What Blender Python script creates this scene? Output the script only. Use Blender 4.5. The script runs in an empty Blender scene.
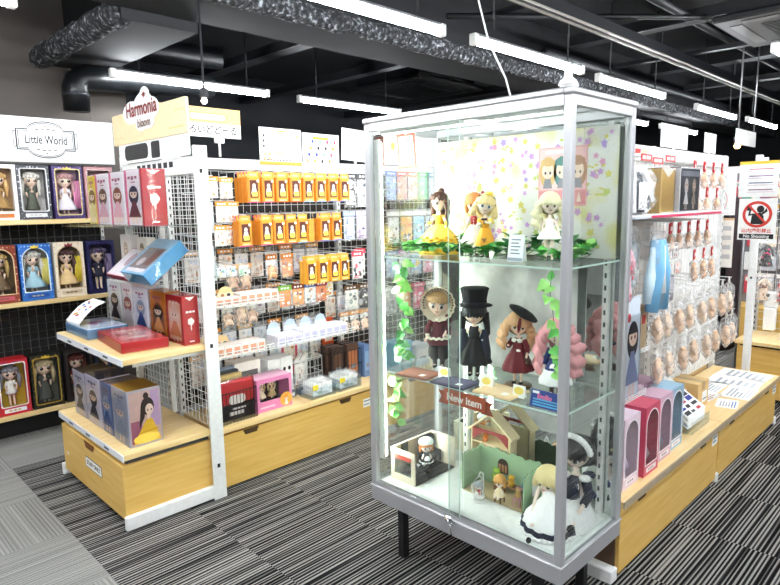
import bpy, math, random
from mathutils import Matrix, Vector
PI = math.pi
R = random.Random(7)
SC = bpy.context.scene
COL = SC.collection
cos, sin = math.cos, math.sin

# ------------------------------------------------------------------ materials
def lin(c):
    return tuple(((x/255/12.92) if x/255 <= .04045 else ((x/255+.055)/1.055)**2.4) for x in c)
MATS = {}
def hexc(h): return tuple(int(h[i:i+2], 16) for i in (0, 2, 4))
def mat(h, rough=.5, metal=0., spec=.5):
    """plain coloured surface with a faint procedural mottling"""
    key = (h, rough, metal)
    if key in MATS: return MATS[key]
    m = bpy.data.materials.new('surface_' + h); m.use_nodes = True
    nt = m.node_tree; b = nt.nodes['Principled BSDF']
    b.inputs['Roughness'].default_value = rough; b.inputs['Metallic'].default_value = metal
    b.inputs['Specular IOR Level'].default_value = spec
    c = lin(hexc(h))
    tc = nt.nodes.new('ShaderNodeTexCoord'); nz = nt.nodes.new('ShaderNodeTexNoise'); nz.inputs['Scale'].default_value = 40
    rp = nt.nodes.new('ShaderNodeValToRGB')
    rp.color_ramp.elements[0].position = .3; rp.color_ramp.elements[1].position = .7
    rp.color_ramp.elements[0].color = (*[x*.94 for x in c], 1); rp.color_ramp.elements[1].color = (*[min(1, x*1.03) for x in c], 1)
    nt.links.new(tc.outputs['Object'], nz.inputs['Vector']); nt.links.new(nz.outputs['Fac'], rp.inputs['Fac'])
    nt.links.new(rp.outputs['Color'], b.inputs['Base Color'])
    MATS[key] = m
    return m
def ramp_mat(name, stops, scale, rough=.5, metal=0., detail=4, xyz=(1, 1, 1), bump=0., kind='noise'):
    m = bpy.data.materials.new(name); m.use_nodes = True
    nt = m.node_tree; b = nt.nodes['Principled BSDF']; L = nt.links.new
    b.inputs['Roughness'].default_value = rough; b.inputs['Metallic'].default_value = metal
    tc = nt.nodes.new('ShaderNodeTexCoord'); mp = nt.nodes.new('ShaderNodeMapping'); mp.inputs['Scale'].default_value = xyz
    nz = nt.nodes.new('ShaderNodeTexVoronoi' if kind == 'voronoi' else 'ShaderNodeTexNoise'); nz.inputs['Scale'].default_value = scale
    if kind != 'voronoi': nz.inputs['Detail'].default_value = detail
    rp = nt.nodes.new('ShaderNodeValToRGB'); e = rp.color_ramp.elements
    while len(e) < len(stops): e.new(.5)
    for i, (p, c) in enumerate(stops): e[i].position = p; e[i].color = (*lin(hexc(c)), 1)
    L(tc.outputs['Object'], mp.inputs['Vector']); L(mp.outputs['Vector'], nz.inputs['Vector'])
    out = nz.outputs['Distance' if kind == 'voronoi' else 'Fac']
    L(out, rp.inputs['Fac']); L(rp.outputs['Color'], b.inputs['Base Color'])
    if bump:
        bp = nt.nodes.new('ShaderNodeBump'); bp.inputs['Strength'].default_value = bump; bp.inputs['Distance'].default_value = .02
        L(out, bp.inputs['Height']); L(bp.outputs['Normal'], b.inputs['Normal'])
    return m
def glass(name, tint, refl=1., base=.04, rough=.0, haze=0., hazec='ffffff'):
    """thin clear sheet: see-through with a Fresnel sheen and, for plastic, a little milky haze"""
    m = bpy.data.materials.new(name); m.use_nodes = True; nt = m.node_tree; nt.nodes.clear(); L = nt.links.new
    o = nt.nodes.new('ShaderNodeOutputMaterial'); t = nt.nodes.new('ShaderNodeBsdfTransparent')
    t.inputs['Color'].default_value = (*lin(hexc(tint)), 1)
    g = nt.nodes.new('ShaderNodeBsdfGlossy'); g.inputs['Roughness'].default_value = rough
    f = nt.nodes.new('ShaderNodeFresnel'); f.inputs['IOR'].default_value = 1.45
    mu = nt.nodes.new('ShaderNodeMath'); mu.operation = 'MULTIPLY'; mu.inputs[1].default_value = refl
    L(f.outputs['Fac'], mu.inputs[0])
    mx = nt.nodes.new('ShaderNodeMixShader'); L(mu.outputs[0], mx.inputs[0]); L(t.outputs[0], mx.inputs[1]); L(g.outputs[0], mx.inputs[2])
    last = mx
    if haze:
        d = nt.nodes.new('ShaderNodeBsdfDiffuse'); d.inputs['Color'].default_value = (*lin(hexc(hazec)), 1)
        tc = nt.nodes.new('ShaderNodeTexCoord'); nz = nt.nodes.new('ShaderNodeTexNoise'); nz.inputs['Scale'].default_value = 30
        rp = nt.nodes.new('ShaderNodeMapRange'); rp.inputs[1].default_value = .45; rp.inputs[2].default_value = .7
        rp.inputs[3].default_value = haze*.4; rp.inputs[4].default_value = haze*2
        L(tc.outputs['Object'], nz.inputs['Vector']); L(nz.outputs['Fac'], rp.inputs[0])
        m2 = nt.nodes.new('ShaderNodeMixShader'); L(rp.outputs[0], m2.inputs[0]); L(mx.outputs[0], m2.inputs[1]); L(d.outputs[0], m2.inputs[2])
        last = m2
    L(last.outputs[0], o.inputs['Surface'])
    return m
def glow(name, col, s):
    m = bpy.data.materials.new(name); m.use_nodes = True; nt = m.node_tree; nt.nodes.clear()
    o = nt.nodes.new('ShaderNodeOutputMaterial'); e = nt.nodes.new('ShaderNodeEmission')
    e.inputs['Color'].default_value = (*lin(hexc(col)), 1); e.inputs['Strength'].default_value = s
    nt.links.new(e.outputs[0], o.inputs['Surface'])
    return m
WOOD = ramp_mat('maple_laminate', [(.3, 'dfb159'), (.5, 'e6bb66'), (.7, 'ecc474')], 6, .42, xyz=(.6, .6, 9))
DECKWOOD = ramp_mat('maple_board', [(.3, 'ecc988'), (.5, 'f2d296'), (.7, 'f6dba5')], 6, .4, xyz=(.8, 7, 7))
WHITE = mat('f4f4f2', .45); PAPER = mat('fbfbf8', .7); ALU = ramp_mat('brushed_aluminium', [(.3, 'bcbcbf'), (.7, 'c6c6c9')], 3, .36, .5)
STEELGREY = mat('9a9a9c', .35, .7); BLACK = mat('141416', .5); DARK = mat('26262a', .6); WIREW = mat('ececea', .4); WIREB = mat('1b1b1d', .4, .3)
WIREG = mat('8c8e90', .35, .8); CHROME = mat('d6d8da', .15, 1.)
GLASS = glass('case_glass', 'fdfffe', .33); GLASSEDGE = mat('d4ebe2', .2); SHELFGLASS = glass('shelf_glass', 'fafefc', .4)
FILM = glass('clear_film', 'ffffff', .3, rough=.06, haze=.008); WRAP = glass('shrink_wrap', 'ffffff', .9, rough=.08)
BAGM = glass('poly_bag', 'ffffff', .2, rough=.18, haze=.17); ACRYL = glass('acrylic', 'f8fcff', .4, rough=.02, haze=.015)
TUBEL = glow('tube_light', 'f6fbff', 26); STRIPL = glow('led_strip', 'f4fff8', 42); STRIPT = glow('top_strip', 'f4fff8', 7); WARML = glow('warm_bulb', 'ffb95e', 14); SPOTL = glow('spot_bulb', 'fff2e8', 9)
MIRROR = mat('e6eae8', .02, 1.)
SKIN = mat('f6d9c2', .45); SKIN2 = mat('fae6d8', .45)

# ------------------------------------------------------------------ mesh builder
class MB:
    def __init__(s, T=None):
        s.v = []; s.f = []; s.m = []; s.s = []; s.mats = []; s.k = 0; s.T = T or Matrix.Identity(4)
    def mi(s, m):
        if m not in s.mats: s.mats.append(m)
        return s.mats.index(m)
    def add(s, vs, fs, m, smooth=False):
        b = len(s.v); T = s.T; k = s.mi(m)
        s.v += [tuple(T @ Vector(p)) for p in vs]
        for f in fs:
            s.f.append([b+i for i in f]); s.m.append(k); s.s.append(smooth)
        return s
    def box(s, m, x0, x1, y0, y1, z0, z1, b=0.):
        if x0 > x1: x0, x1 = x1, x0
        if y0 > y1: y0, y1 = y1, y0
        if z0 > z1: z0, z1 = z1, z0
        if b <= 0:
            vs = [(x, y, z) for x in (x0, x1) for y in (y0, y1) for z in (z0, z1)]
            return s.add(vs, [(0, 1, 3, 2), (4, 6, 7, 5), (0, 4, 5, 1), (2, 3, 7, 6), (0, 2, 6, 4), (1, 5, 7, 3)], m)
        b = min(b, (x1-x0)*.45, (y1-y0)*.45, (z1-z0)*.45)
        X, Y, Z = (x0, x1), (y0, y1), (z0, z1); vs = []
        idx = {}
        for i in (0, 1):
            for j in (0, 1):
                for k in (0, 1):
                    c = [X[i], Y[j], Z[k]]; dv = [b*(1-2*i), b*(1-2*j), b*(1-2*k)]
                    for a in range(3):   # the vertex lying on the face normal to axis a
                        p = [c[q] + (0 if q == a else dv[q]) for q in range(3)]
                        idx[(i, j, k, a)] = len(vs); vs.append(p)
        F = []
        q = [(0, 0), (1, 0), (1, 1), (0, 1)]
        for t in (0, 1):
            F.append([idx[(t, u, v, 0)] for u, v in (q if t else q[::-1])])
            F.append([idx[(v, t, u, 1)] for u, v in (q if t else q[::-1])])
            F.append([idx[(u, v, t, 2)] for u, v in (q if t else q[::-1])])
        for u in (0, 1):
            for v in (0, 1):
                F.append([idx[(0, u, v, 1)], idx[(1, u, v, 1)], idx[(1, u, v, 2)], idx[(0, u, v, 2)]])
                F.append([idx[(u, 0, v, 0)], idx[(u, 1, v, 0)], idx[(u, 1, v, 2)], idx[(u, 0, v, 2)]])
                F.append([idx[(u, v, 0, 0)], idx[(u, v, 1, 0)], idx[(u, v, 1, 1)], idx[(u, v, 0, 1)]])
                for w in (0, 1):
                    F.append([idx[(u, v, w, a)] for a in range(3)])
        return s.add(vs, F, m)
    def tube(s, m, pts, r, n=6, closed=False):
        P = [Vector(p) for p in pts]; k = len(P); rs = r if isinstance(r, (list, tuple)) else [r]*k
        vs = []; ref = None
        for i, p in enumerate(P):
            a = P[(i-1) % k] if (closed or i) else P[0]; c = P[(i+1) % k] if (closed or i < k-1) else P[-1]
            d = (c-a)
            d = d.normalized() if d.length > 1e-9 else Vector((0, 0, 1))
            if ref is None: ref = Vector((0, 0, 1)) if abs(d.z) < .9 else Vector((1, 0, 0))
            u = d.cross(ref); u = u.normalized() if u.length > 1e-6 else d.orthogonal().normalized()
            w = u.cross(d); ref = w
            vs += [p + (u*cos(2*PI*j/n) + w*sin(2*PI*j/n))*rs[i] for j in range(n)]
        F = []
        for i in range(k if closed else k-1):
            a, b = i*n, ((i+1) % k)*n
            F += [(a+j, a+(j+1) % n, b+(j+1) % n, b+j) for j in range(n)]
        if not closed: F += [list(range(n))[::-1], [(k-1)*n+j for j in range(n)]]
        return s.add(vs, F, m, n > 4)
    def lathe(s, m, prof, c=(0, 0, 0), n=16, sx=1., sy=1., wave=0., k=8, caps=True, wz=None):
        vs = []
        for i, (r, z) in enumerate(prof):
            for j in range(n):
                a = 2*PI*j/n
                w = 1 + wave*cos(k*a)*(wz[i] if wz else 1)
                vs.append((c[0]+r*w*sx*cos(a), c[1]+r*w*sy*sin(a), c[2]+z))
        F = []
        for i in range(len(prof)-1):
            F += [(i*n+j, i*n+(j+1) % n, (i+1)*n+(j+1) % n, (i+1)*n+j) for j in range(n)]
        if caps:
            if prof[0][0] > 1e-5: F.append(list(range(n))[::-1])
            if prof[-1][0] > 1e-5: F.append([(len(prof)-1)*n+j for j in range(n)])
        return s.add(vs, F, m, True)
    def ell(s, m, c, r, n=12, rot=None, keep=None, warp=None):
        k = max(4, n//2+1); vs = []; F = []
        M = rot or Matrix.Identity(3)
        base = []
        for i in range(k+1):
            th = PI*i/k
            for j in range(n):
                a = 2*PI*j/n
                base.append((sin(th)*cos(a), sin(th)*sin(a), cos(th)))
        for p in base:
            q = warp(p) if warp else p
            w = M @ Vector((q[0]*r[0], q[1]*r[1], q[2]*r[2])); vs.append((c[0]+w.x, c[1]+w.y, c[2]+w.z))
        for i in range(k):
            for j in range(n):
                f = (i*n+j, (i+1)*n+j, (i+1)*n+(j+1) % n, i*n+(j+1) % n)
                ctr = [sum(base[t][q] for t in f)/4 for q in range(3)]
                if keep is None or keep(ctr): F.append(f)
        return s.add(vs, F, m, True)
    def flat(s, m, pts, y, t=.0008):
        """thin printed shape standing in the XZ plane, facing -Y, its face at y-t"""
        n = len(pts); s.k = (s.k+1) % 5; t += s.k*.00004   # never two prints in one plane
        vs = [(x, y-t, z) for x, z in pts] + [(x, y, z) for x, z in pts]
        return s.add(vs, [list(range(n))[::-1]] + [(i, (i+1) % n, n+(i+1) % n, n+i) for i in range(n)], m)
    def ring(s, m, outer, inner, y0, y1):
        """flat frame between two outlines of equal length, from y0 (front) to y1"""
        n = len(outer)
        vs = [(x, y0, z) for x, z in outer] + [(x, y0, z) for x, z in inner] + [(x, y1, z) for x, z in outer] + [(x, y1, z) for x, z in inner]
        F = []
        for i in range(n):
            j = (i+1) % n
            F += [(i, j, n+j, n+i), (n+i, n+j, 3*n+j, 3*n+i), (2*n+i, 3*n+i, 3*n+j, 2*n+j), (i, 2*n+i, 2*n+j, j)]
        return s.add(vs, F, m)
    def prism(s, m, pts, z0, z1):
        n = len(pts)
        vs = [(x, y, z0) for x, y in pts] + [(x, y, z1) for x, y in pts]
        return s.add(vs, [list(range(n))[::-1], [n+i for i in range(n)]] + [(i, (i+1) % n, n+(i+1) % n, n+i) for i in range(n)], m)
    def build(s, name, parent=None, loc=None, rot=None):
        me = bpy.data.meshes.new(name); me.from_pydata(s.v, [], s.f)
        for m in s.mats: me.materials.append(m)
        me.polygons.foreach_set('material_index', s.m); me.polygons.foreach_set('use_smooth', s.s); me.update()
        o = bpy.data.objects.new(name, me); COL.objects.link(o)
        if parent: o.parent = parent
        if loc: o.location = loc
        if rot: o.rotation_euler = rot
        return o
def rect(x0, x1, z0, z1): return [(x0, z0), (x1, z0), (x1, z1), (x0, z1)]
def oval(cx, cz, rx, rz, n=14): return [(cx+rx*cos(2*PI*i/n), cz+rz*sin(2*PI*i/n)) for i in range(n)]
def star(cx, cz, r, k=5, q=.45, ph=PI/2): return [(cx+(r if i % 2 == 0 else r*q)*cos(ph+PI*i/k), cz+(r if i % 2 == 0 else r*q)*sin(ph+PI*i/k)) for i in range(2*k)]
def rounded(x0, x1, z0, z1, r, n=4):
    o = []
    for cx, cz, a in ((x1-r, z0+r, -PI/2), (x1-r, z1-r, 0), (x0+r, z1-r, PI/2), (x0+r, z0+r, PI)):
        o += [(cx+r*cos(a+PI/2*i/n), cz+r*sin(a+PI/2*i/n)) for i in range(n+1)]
    return o
def arch(x0, x1, z0, z1, n=8):
    r = (x1-x0)/2
    return [(x0, z0), (x1, z0)] + [(x0+r+r*cos(PI*i/n), z1-r+r*sin(PI*i/n)) for i in range(n+1)]
def on_rect(inner, x0, x1, z0, z1):
    """the outline's points pushed out onto the rectangle round it (for frames with a shaped window)"""
    cx, cz = (x0+x1)/2, (z0+z1)/2; o = []
    n = len(inner)
    for x, z in inner:
        dx, dz = x-cx, z-cz
        k = min((x1-x0)/2/max(abs(dx), 1e-6), (z1-z0)/2/max(abs(dz), 1e-6)); o.append([cx+dx*k, cz+dz*k])
    for c in ((x0, z0), (x1, z0), (x1, z1), (x0, z1)):   # snap the nearest point to each corner
        i = min(range(n), key=lambda q: (o[q][0]-c[0])**2+(o[q][1]-c[1])**2); o[i] = list(c)
    return [tuple(p) for p in o]

# ------------------------------------------------------------------ things
def tag(o, label, cat, group=None, kind=None):
    o['label'] = label; o['category'] = cat
    if group: o['group'] = group
    if kind: o['kind'] = kind
    return o
def thing(name, label, cat, loc=(0, 0, 0), rz=0., group=None, rot=None):
    o = bpy.data.objects.new(name, None); COL.objects.link(o); o.empty_display_size = .05
    o.location = loc; o.rotation_euler = rot or (0, 0, rz)
    return tag(o, label, cat, group)
def structure(o):
    o['kind'] = 'structure'; return o
def dup(root, loc=None, rz=None, label=None, rot=None):
    c = root.copy(); COL.objects.link(c)
    if loc is not None: c.location = loc
    if rz is not None: c.rotation_euler = (0, 0, rz)
    if rot is not None: c.rotation_euler = rot
    if label: c['label'] = label
    for a in list(KIDS.get(root.name, root.children)):
        b = a.copy(); b.parent = c; COL.objects.link(b)
        for g in list(a.children):
            d = g.copy(); d.parent = b; COL.objects.link(d)
    return c
KIDS = {}
def txt(s, size, m, parent, loc, rot=(PI/2, 0, 0), ext=.0004, name='lettering', sx=1., bold=0., shear=0., label=None):
    cu = bpy.data.curves.new(name, 'FONT'); cu.body = s; cu.size = size; cu.align_x = 'CENTER'; cu.align_y = 'CENTER'
    cu.extrude = ext; cu.offset = bold; cu.shear = shear
    t = bpy.data.objects.new('text', cu); COL.objects.link(t)
    bpy.context.view_layer.update()
    me = bpy.data.meshes.new_from_object(t.evaluated_get(bpy.context.evaluated_depsgraph_get()))
    bpy.data.objects.remove(t); bpy.data.curves.remove(cu)
    me.materials.clear(); me.materials.append(m); me.name = name
    o = bpy.data.objects.new(name, me); COL.objects.link(o); o.parent = parent; o.location = loc; o.rotation_euler = rot; o.scale = (sx, 1, 1)
    return o
ORD = ['first', 'second', 'third', 'fourth', 'fifth', 'sixth', 'seventh', 'eighth', 'ninth', 'tenth', 'eleventh', 'twelfth', 'thirteenth', 'fourteenth']
FACE_X = -PI/2       # turns a thing that faces -Y so that it faces -X (towards the left front of the shop)
# ------------------------------------------------------------------ camera (height 1.5 m, tilted down, slight roll)
def make_camera():
    f, pitch, roll, yaw = 608.536, math.radians(8.331), math.radians(-.993), math.radians(45.128)
    d = Vector((cos(yaw)*cos(pitch), sin(yaw)*cos(pitch), -sin(pitch)))
    r = d.cross(Vector((0, 0, 1))).normalized(); u = r.cross(d)
    r2 = cos(roll)*r + sin(roll)*u; u2 = -sin(roll)*r + cos(roll)*u
    cam = bpy.data.cameras.new('camera'); cam.sensor_width = 36; cam.sensor_fit = 'HORIZONTAL'; cam.lens = f/780*36
    o = bpy.data.objects.new('camera', cam); COL.objects.link(o)
    M = Matrix((r2, u2, -d)).transposed().to_4x4(); M.translation = Vector((0, 0, 1.5)); o.matrix_world = M
    cam.clip_start = .02; SC.camera = o
make_camera()
SC.view_settings.view_transform = 'Standard'; SC.view_settings.look = 'None'; SC.view_settings.gamma = 1
SC.view_settings.use_curve_mapping = False
SC.view_settings.exposure = 2.05
SC.cycles.transparent_max_bounces = 32; SC.cycles.max_bounces = 8; SC.cycles.sample_clamp_indirect = 6
w = bpy.data.worlds.new('world'); SC.world = w; w.use_nodes = True
w.node_tree.nodes['Background'].inputs['Color'].default_value = (.9, .95, 1, 1); w.node_tree.nodes['Background'].inputs['Strength'].default_value = .02

# ------------------------------------------------------------------ carpet tiles (half metre squares of multi-line loop pile)
def carpet(name, dark, mid, light, quarter, lo, hi, fy, ph):
    m = bpy.data.materials.new(name); m.use_nodes = True; nt = m.node_tree; b = nt.nodes['Principled BSDF']; L = nt.links.new
    b.inputs['Roughness'].default_value = .95; b.inputs['Specular IOR Level'].default_value = .1
    def M(op, a, c=None):
        n = nt.nodes.new('ShaderNodeMath'); n.operation = op
        for i, v in enumerate((a, c)):
            if v is None: continue
            if isinstance(v, (int, float)): n.inputs[i].default_value = v
            else: L(v, n.inputs[i])
        return n.outputs[0]
    g = nt.nodes.new('ShaderNodeNewGeometry'); sp = nt.nodes.new('ShaderNodeSeparateXYZ'); L(g.outputs['Position'], sp.inputs[0])
    X, Y = sp.outputs[0], sp.outputs[1]
    tx = M('FLOOR', M('MULTIPLY', M('SUBTRACT', X, .805), 2.)); ty = M('FLOOR', M('MULTIPLY', M('SUBTRACT', Y, 3.97), 2.))
    if quarter:   # neighbouring tiles turned a quarter
        par = M('ABSOLUTE', M('MODULO', M('ADD', M('ADD', tx, ty), 1000 + ph), 2.))
        inv = M('SUBTRACT', 1., par)
        a = M('ADD', M('MULTIPLY', X, par), M('MULTIPLY', Y, inv)); c = M('ADD', M('MULTIPLY', Y, par), M('MULTIPLY', X, inv))
    else: a, c = X, Y
    def N(fa, fc, det, dz):
        cb = nt.nodes.new('ShaderNodeCombineXYZ'); L(M('MULTIPLY', a, fa), cb.inputs[0]); L(M('MULTIPLY', c, fc), cb.inputs[1])
        L(M('ADD', M('ADD', M('MULTIPLY', tx, 7.3), M('MULTIPLY', ty, 3.1)), dz), cb.inputs[2])
        nz = nt.nodes.new('ShaderNodeTexNoise'); nz.inputs['Scale'].default_value = 1; nz.inputs['Detail'].default_value = det; L(cb.outputs[0], nz.inputs['Vector'])
        return nz.outputs['Fac']
    ph_ = M('ADD', M('MULTIPLY', c, 6.2832*fy), M('ADD', M('MULTIPLY', N(.5, 26, 1, .0), 7.), M('MULTIPLY', tx, 2.1)))
    val = M('ADD', M('ADD', M('MULTIPLY', M('SINE', ph_), .17), M('MULTIPLY', N(1.2, 170, 1, 4.), .55)), M('MULTIPLY', N(.6, 34, 1, 9.), .45))
    rp = nt.nodes.new('ShaderNodeValToRGB'); e = rp.color_ramp.elements; e.new(.5)
    for i, (p, cc) in enumerate(((lo, dark), ((lo+hi)/2, mid), (hi, light))): e[i].position = p; e[i].color = (*lin(hexc(cc)), 1)
    L(val, rp.inputs['Fac'])
    n2 = nt.nodes.new('ShaderNodeTexNoise'); n2.inputs['Scale'].default_value = 260; n2.inputs['Detail'].default_value = 1
    L(g.outputs['Position'], n2.inputs['Vector'])
    mr = nt.nodes.new('ShaderNodeMapRange'); mr.inputs[1].default_value = .3; mr.inputs[2].default_value = .7; mr.inputs[3].default_value = .72; mr.inputs[4].default_value = 1.25
    L(n2.outputs['Fac'], mr.inputs[0])
    mx = nt.nodes.new('ShaderNodeMix'); mx.data_type = 'RGBA'; mx.blend_type = 'MULTIPLY'; mx.inputs['Factor'].default_value = 1
    L(rp.outputs['Color'], mx.inputs['A']); L(mr.outputs[0], mx.inputs['B'])
    L(mx.outputs['Result'], b.inputs['Base Color'])
    bp = nt.nodes.new('ShaderNodeBump'); bp.inputs['Strength'].default_value = .5; bp.inputs['Distance'].default_value = .004
    L(n2.outputs['Fac'], bp.inputs['Height']); L(bp.outputs['Normal'], b.inputs['Normal'])
    return m
CARPD = carpet('striped_carpet', '0a0a0b', '323234', 'a5a39e', False, .36, .66, 58., 0)
CARPL = carpet('grey_carpet', '777673', '8f8e8a', 'a9a7a2', True, .2, .85, 58., 1)
structure(MB().box(CARPD, .805, 13, -5, 3.97, -.05, 0).build('floor'))
structure(MB().box(CARPL, -5, .805, -5, 5, -.05, 0).box(CARPL, .805, 13, 3.97, 7, -.05, 0).build('floor_light_tiles'))
BLKC = ramp_mat('black_painted_slab', [(.3, '090b0f'), (.7, '111419')], 3, .9)
BROWNW = ramp_mat('taupe_wall', [(.3, '4a4440'), (.7, '544d48')], 2, .8)
DARKW = ramp_mat('dark_wall', [(.3, '15171b'), (.7, '1f2226')], 2, .9)
structure(MB().box(BLKC, -5, 13, -5, 7, 3.1, 3.2).build('ceiling'))
structure(MB().box(BROWNW, -5, 2.0, 4.85, 4.95, 0, 3.1).box(mat('5d5752', .8), 1.735, 1.741, 4.846, 4.85, 0, 3.1).build('wall_left'))
structure(MB().box(DARKW, 2.0, 13, 6.9, 7.0, 0, 3.1).box(DARKW, 1.95, 2.0, 4.95, 7, 0, 3.1).build('wall_back'))
structure(MB().box(DARKW, 12.9, 13, -5, 6.9, 0, 3.1).build('wall_far'))
GREYW = ramp_mat('pale_wall', [(.3, 'c9c8c5'), (.7, 'd4d3d0')], 2, .8)
structure(MB().box(GREYW, -5, 12.9, -5, -4.9, 0, 3.1).build('wall_right'))
structure(MB().box(GREYW, -5, -4.9, -4.9, 4.85, 0, 3.1).build('wall_front'))

# ------------------------------------------------------------------ ceiling: beams, ducts, cassettes, lights
ROUGH = ramp_mat('sprayed_fireproofing', [(.42, '0c0d0f'), (.56, '35373b'), (.72, '9a9da2')], 38, .95, detail=6, bump=1.)
BEAMD = ramp_mat('black_beam', [(.3, '090a0d'), (.7, '0f1115')], 5, .8)
def beam_lip(x0, y0, x1, y1, z, r, n=70):
    mb = MB(); rr = random.Random(3); pts = []; rad = []
    for i in range(n+1):
        t = i/n; pts.append((x0+(x1-x0)*t + rr.uniform(-.008, .008), y0+(y1-y0)*t + rr.uniform(-.008, .008), z+rr.uniform(-.008, .008))); rad.append(r*rr.uniform(.85, 1.15))
    return mb.tube(ROUGH, pts, rad, 9)
b1 = MB().box(BEAMD, -3, 12.8, 3.0, 3.42, 2.56, 2.62).box(BEAMD, -3, 12.8, 3.18, 3.24, 2.62, 3.1).build('beam'); structure(b1)
beam_lip(-3, 3.0, 12.8, 3.0, 2.61, .062, 220).build('fireproofing', b1)
b2 = MB().box(BEAMD, 1.42, 1.86, 3.42, 6.9, 2.5, 2.56).box(BEAMD, 1.6, 1.66, 3.42, 6.9, 2.56, 3.1).build('beam'); structure(b2)
beam_lip(1.42, 3.44, 1.42, 6.9, 2.54, .07, 70).build('fireproofing', b2)
for k, (x0, x1, y0, y1, z0, z1) in enumerate(((3.0, 3.12, 3.5, 6.8, 2.72, 2.8), (5.2, 5.32, -4.8, 2.9, 2.86, 2.95), (7.0, 7.15, -4.8, 2.9, 2.86, 2.98), (9, 9.2, -4.8, 6.8, 2.8, 3.0), (4.2, 4.3, 3.5, 6.8, 2.75, 2.83), (5.9, 6.0, 3.5, 6.8, 2.72, 2.8), (6.1, 6.16, -4.8, 2.9, 2.8, 2.84), (3.9, 3.96, -4.8, 2.9, 2.84, 2.89), (8.0, 8.1, -4.8, 2.9, 2.8, 2.86))):
    structure(MB().box(mat('0f1114', .6), x0, x1, y0, y1, z0, z1).box(mat('1c1f24', .4), x0-.012, x0, y0, y1, z0, z0+.012).build('beam_joist'))
# surface raceway with two bright rails
rc = MB().box(mat('15171b', .5), 2.6, 9.5, 2.14, 2.24, 2.7, 2.78)
for y in (2.138, 2.2): rc.box(mat('c9c6bd', .35, .6), 2.6, 9.5, y-.006, y+.006, 2.688, 2.7)
tag(rc.build('lighting_raceway'), 'long dark raceway with two pale rails running under the black ceiling', 'raceway')
rc = MB()
for x in (3.5, 5.5, 7.5, 9.3): rc.tube(mat('2a2d33', .5), [(x, 2.19, 2.78), (x, 2.19, 3.1)], .008)
rc.build('hanger_rods', bpy.data.objects['lighting_raceway'])
def pipe(p, r, label, m=None, name='ceiling_pipe'):
    return tag(MB().tube(m or mat('121417', .45), p, r, 10).build(name), label, 'pipe')
pipe([(2.1, 6.8, 2.75), (2.1, 3.5, 2.75)], .03, 'thin black pipe crossing the ceiling left of the hanging doll sign')
pipe([(3.5, 2.9, 2.8), (7.2, .4, 2.95)], .02, 'thin dark conduit slanting across the ceiling above the glass case')
pipe([(4.8, 2.9, 2.75), (8.6, 2.9, 2.75), (12.5, 2.9, 2.75)], .05, 'fat black pipe beside the fireproofed beam over the right rack')
pipe([(4.2, 1.88, 2.9), (12, 1.88, 2.9)], .035, 'black pipe running beside the two bright ceiling rails')
pipe([(2.5, 1.2, 2.95), (12, 1.2, 2.95)], .03, 'black pipe highest over the glass case near the ceiling slab')
DUCT = ramp_mat('black_duct', [(.3, '0f1113'), (.7, '191b1e')], 6, .35, .4)
dq = [(1.56, 4.62, 2.17), (1.56, 4.62, 2.33), (1.575, 4.62, 2.37), (1.62, 4.62, 2.40), (1.9, 4.62, 2.42), (2.6, 4.62, 2.45)]
dm = MB().tube(DUCT, dq, .085, 14)
tag(dm.build('duct_elbow'), 'black round duct bending down in front of the taupe wall', 'duct')
rg = MB().lathe(mat('3a3d42', .3, .6), [(.09, 0), (.09, .02)], (1.56, 4.62, 2.27), 14); rg.build('clamp_ring', bpy.data.objects['duct_elbow'])
fx = MB(); pts = []; rad = []
for i in range(60): pts.append((2.15+.011*i, 5.1-.006*i, 2.78-.001*i)); rad.append(.085+.012*(i % 2))
fx.tube(mat('16181b', .4, .3), pts, rad, 12); tag(fx.build('flexible_duct'), 'ribbed black flexible duct hanging under the slab at upper left', 'duct')
def cassette(x, y, z, w_, label):
    t = thing('air_conditioner', label, 'air conditioner', (x, y, z))
    MB().box(mat('0b0c0f', .5), -w_/2, w_/2, -w_/2, w_/2, 0, .05, .012).box(mat('111317', .5), -w_/2+.08, w_/2-.08, -w_/2+.08, w_/2-.08, .05, .3).build('housing', t)
    g = MB()
    for i in range(12):
        a = -w_*.24+w_*.48*i/11; g.box(mat('0c0d0f', .5), a-.008, a+.008, -w_*.25, w_*.25, -.006, 0)
    g.build('grille', t)
    for k in range(4):
        v = MB(Matrix.Rotation(PI/2*k, 4, 'Z')).box(mat('0a0b0d', .4), -w_*.33, w_*.33, w_*.35, w_*.43, -.004, 0); v.build('air_slot', t)
    return t
ac = cassette(5.62, 1.14, 2.78, 1.06, 'dark ceiling air conditioner panel at the upper right with a small yellow lamp')
MB().box(glow('indicator_lamp', 'ffd879', 3), -.535, -.5, .04, .075, -.006, 0).build('indicator_lamp', ac)
cassette(5.3, 4.85, 2.75, 1.1, 'dark ceiling air conditioner panel above the left end of the glass case')

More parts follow.
